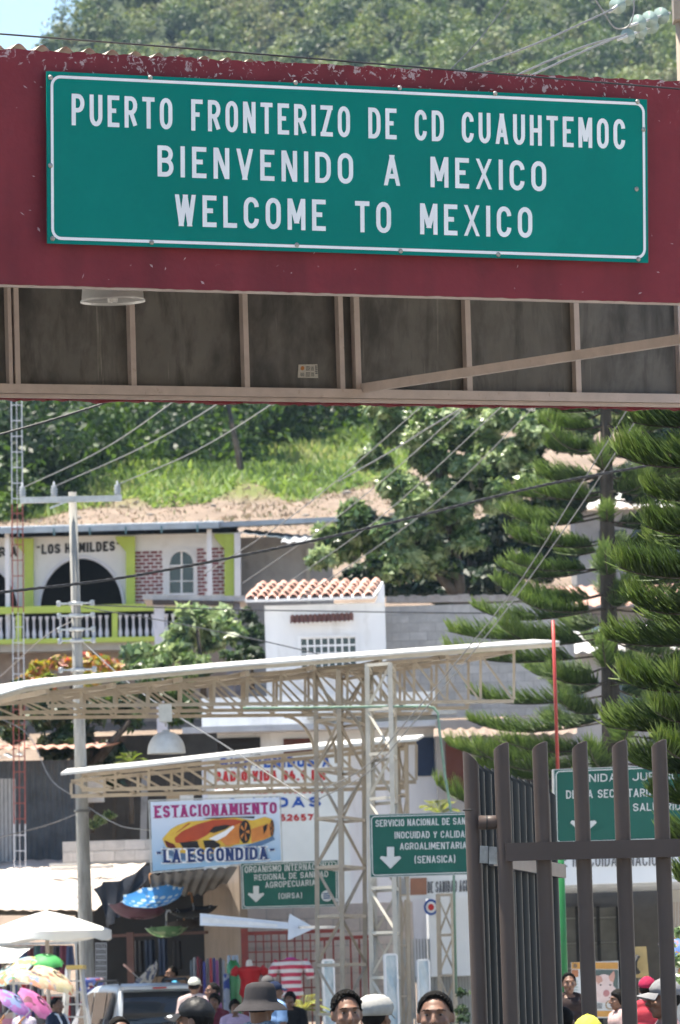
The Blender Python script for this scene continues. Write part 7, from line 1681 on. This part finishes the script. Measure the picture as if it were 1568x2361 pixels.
TROUM = mat('trousers_dark', (.03,.035,.05), None, 8, .85); SHOEM = mat('shoe_dark', (.03,.028,.025))
LIPM = mat('lips', (.20,.08,.065), None, 9, .5)
def person(label, x, ytop, d, face, shirt_m, hat=None, hat_m=None, hair='short', pose='down', long=False, base=0.0, extra=0.0, tilt=0.0, smax=1.12, wx=1.0):
    p = at(x, ytop, d); hh = 1.735 + extra; base = max(base, .13) if d > 80 else base
    k_ = min(smax, max(.86, (p.z-base)/hh)); t = thing('person', label, 'person', (p.x, p.y, p.z - hh*k_)); t['_w'] = 0
    t.rotation_euler = (0, 0, face); t.scale = (k_*1.02*wx, k_*1.02, k_); t.rotation_euler = (0, tilt, face)
    omat(share('body', BODY[pose], t), SKIN)
    omat(share('shirt', SHIRT[(pose, long)], t), shirt_m); omat(share('trousers', TROU, t), TROUM)
    for s in (-1, 1): omat(share('shoe', SHOE, t, (s*.107,0,0)), SHOEM)
    if hair == 'short': omat(share('hair', HAIR_ME, t), HAIRM)
    elif hair == 'long':
        h = omat(share('hair', HAIR_LONG, t), HAIRM); b = MB(); ellipsoid(b, (0,.115,1.60), (.045,.04,.045)); b.build('bun', HAIRM, h, loc=(0,0,0))
    elif hair in ('curly', 'cropped'):
        mb = MB(); ra = np.random.default_rng(8); big = hair == 'curly'
        for _ in range(260 if big else 620):
            a = ra.uniform(0, 2*math.pi); lo_ = max(hairline(a)+.05, -.5); tt = ra.uniform(lo_, math.pi/2); gr = (0 if big else -.003) - .006*(1 if abs(math.sin(a)) > .8 and tt < .4 else 0); c = ((.086+gr)*math.cos(tt)*math.sin(a), .008-(.106+gr)*math.cos(tt)*math.cos(a), 1.614+(.108+gr)*math.sin(tt)); e_ = .0095 if big else .0062; ellipsoid(mb, c, (e_*ra.uniform(.6,1.4), e_*ra.uniform(.6,1.4), e_*ra.uniform(.8,1.5)), 6, 4)
        h = omat(share('hair', HAIR_ME, t), HAIRM); mb.build('curls', HAIRM, h, loc=(0,0,0))
    for s in (-1, 1):
        e = share('eye', EYE_ME, t, (s*.031,-.0745,1.603)); share('iris', IRIS_ME, e, (0,-.0084,.0003), (math.radians(90),0,0)); omat(share('eyebrow', BROW_ME, t, (s*.033,-.094,1.626), (0,s*.08,0), (s,1,1)), HAIRM)
    omat(share('lips', LIP_ME, t, (0,-.096,1.530)), LIPM)
    if hat == 'cap':
        c = omat(share('cap', CAP_ME, t), hat_m); omat(share('brim', BRIM_ME, c), hat_m); b = MB(); ellipsoid(b, (0,.008,1.742), (.008,.008,.004), 8, 5); b.build('button', hat_m, c, loc=(0,0,0))
    elif hat == 'bucket': omat(share('hat', BUCK_ME, t), hat_m)
    elif hat == 'flat':
        c = omat(share('cap', FLAT_ME, t), hat_m); omat(share('peak', BRIM_ME, c, (0,.02,-.012), None, (1,.86,1)), hat_m)
    return t
cl = lambda n, c, c2=None, s=30, r=.85: mat('cloth_'+n, c, c2, s, r, bump=.002, bscale=40, spec=.1)
R = math.radians
# row of people nearest the camera
man_a = person('man in a black cap with white lettering on its peak, lower left foreground', 448, 2296, 33, R(-112), cl('blk', (.02,.02,.022)), 'cap', mat('cap_leather', (.010,.010,.011), (.022,.022,.024), 7, .5, bump=.003, bscale=24, spec=.2), extra=.01)
bt = next(o for c in man_a.children for o in c.children if o.name.startswith('brim'))
def brim_fn(x, z, o=0):
    a = (x-.5)*1.5; v = .42+.40*z; r = .112 + .085*v*math.cos(a*.72); return (math.sin(a)*(.092+.30*.085*v), .004-math.cos(a)*r*.98, 1.6475 - .02*v - .028*abs(math.sin(a))**2*(.4+v) + o)
text_mb('DURANGO', brim_fn, .08, .92, .15, .95, t=.2, gap=.3).build('lettering', WHITE_TXT, bt, loc=(0,0,0))
person('man in a dark grey bucket hat and blue checked shirt, seen from behind', 600, 2264, 38, R(150), patmat('blue_check', (.22,.30,.42), [(.35,.42,.52), (.16,.22,.34)], 60, .8, .05, 'cells'), 'bucket', cl('bucket', (.052,.048,.050), (.040,.037,.039), 8), extra=.012)
person('black haired head just showing at the bottom edge by the car', 274, 2338, 36, R(20), cl('blk', (.02,.02,.022)), smax=1)
person('man with wavy black hair looking at the camera at the bottom centre', 805, 2279, 31, R(10), cl('white', (.5,.5,.5)), hair='curly', wx=.97, tilt=-.01)
person('man in a white flat cap seen from behind beside the wavy-haired man', 866, 2293, 34, R(150), cl('sand', (.4,.34,.26)), 'flat', cl('cream', (.40,.39,.37), (.33,.32,.30), 12))
person('man with short cropped hair frowning just left of the gate', 1002, 2280, 28.6, R(-6), cl('grey', (.2,.2,.22)), hair='cropped', wx=1.09)
yc = person('person in a yellow and black hooded cap in front of the gate', 1355, 2341, 33, R(0), cl('yel', (.45,.42,.05)), 'cap', patmat('hivis_black', (.50,.47,.06), [(.50,.47,.06), (.012,.012,.012)], 9, .8, .0, 'cells'), smax=1)
person('man in a grey peaked cap in profile behind the right gate pipes', 1530, 2256, 38, R(-82), cl('mauve', (.30,.18,.20)), 'cap', cl('gcap', (.24,.235,.245), (.20,.20,.205), 10))
person('person in an orange shirt stooping behind the gate', 1300, 2318, 45, R(160), cl('orange', (.42,.13,.09)), hair='short', base=-.1, smax=.95)
person('man in a red cap and red shirt behind the grey-capped man', 1492, 2252, 58, R(170), cl('red', (.50,.06,.085), (.43,.05,.07)), 'cap', cl('redcap', (.36,.025,.075)), base=.13)
person('person in a pale pink top bending near the pig poster', 1424, 2280, 64, R(-70), cl('pink', (.55,.38,.36)), hair='long', base=.13)
person('man in a dark brown T-shirt facing the camera beside the green pole', 1311, 2240, 68, R(5), cl('brown', (.040,.028,.027)), base=.13, hair='cropped')
# people in the market
person('woman with dark hair bun in a lavender blouse at the far left', 56, 2308, 91, R(140), cl('lav', (.50,.47,.58)), hair='long', base=.0)
bkp = person('young man in a navy shirt with white straps, facing right', 131, 2297, 85, R(60), cl('navy', (.035,.045,.075)), base=.0)
for s in (-1, 1): MB().tube([(s*.10,-.13,1.15),(s*.10,-.135,1.33),(s*.10,-.07,1.455),(s*.10,.05,1.47),(s*.10,.14,1.30)], .017, 6).build('strap', WHITE_TXT, bkp, loc=(0,0,0))
person('person in a bright blue shirt standing inside the stall', 395, 2226, 104, R(-60), cl('cyan', (.06,.30,.50)), base=.45)
person('black haired person in the dark of the stall', 383, 2250, 102, R(20), cl('blk', (.02,.02,.022)), base=.3)
person('person in a white cap and pale pink shirt right of the car', 448, 2252, 93, R(170), cl('pp', (.62,.48,.46)), 'cap', cl('wcap', (.62,.62,.55)), base=.13)
person('person in a purple shirt with a pale backpack behind the car', 489, 2263, 90, R(-70), cl('purp', (.22,.09,.20)), base=.05)
person('short person in a maroon top right of the car', 494, 2289, 87, R(-20), cl('maroon', (.14,.03,.045)), hair='long')
person('woman in a lilac shirt facing the camera left of the bucket hat', 541, 2303, 86, R(15), cl('lilac', (.50,.38,.52)), hair='long', pose='bent', smax=1)
person('man in a dark grey cap behind the bucket hat', 618, 2249, 90, R(150), cl('dgrey', (.16,.16,.17)), 'cap', cl('dgcap', (.12,.115,.12)), base=.13)
person('man in a navy cap and light blue shirt right of the bucket hat', 634, 2263, 82, R(120), cl('ltblue', (.22,.36,.60)), 'cap', cl('ncap', (.018,.028,.065)), base=.05)
person('woman in a black top with folded arms by the palm', 668, 2285, 88, R(-12), cl('blk', (.02,.02,.022)), hair='long', pose='bent', base=.0)
# ---------------------------------------------------------------- the air between here and the mountain
hz_ = MB().box(-900, 900, -80, 1300, -4, 260).build('haze', None)
hm_ = bpy.data.materials.new('haze'); hm_.use_nodes = True; N = hm_.node_tree.nodes; N.remove(N['Principled BSDF'])
pv = N.new('ShaderNodeVolumePrincipled'); pv.inputs['Color'].default_value = (.58,.77,1.0,1); pv.inputs['Density'].default_value = .0001; pv.inputs['Anisotropy'].default_value = .2
hm_.node_tree.links.new(pv.outputs[0], N['Material Output'].inputs['Volume'])
hz_.data.materials.clear(); hz_.data.materials.append(hm_); tag(hz_, kind='stuff')
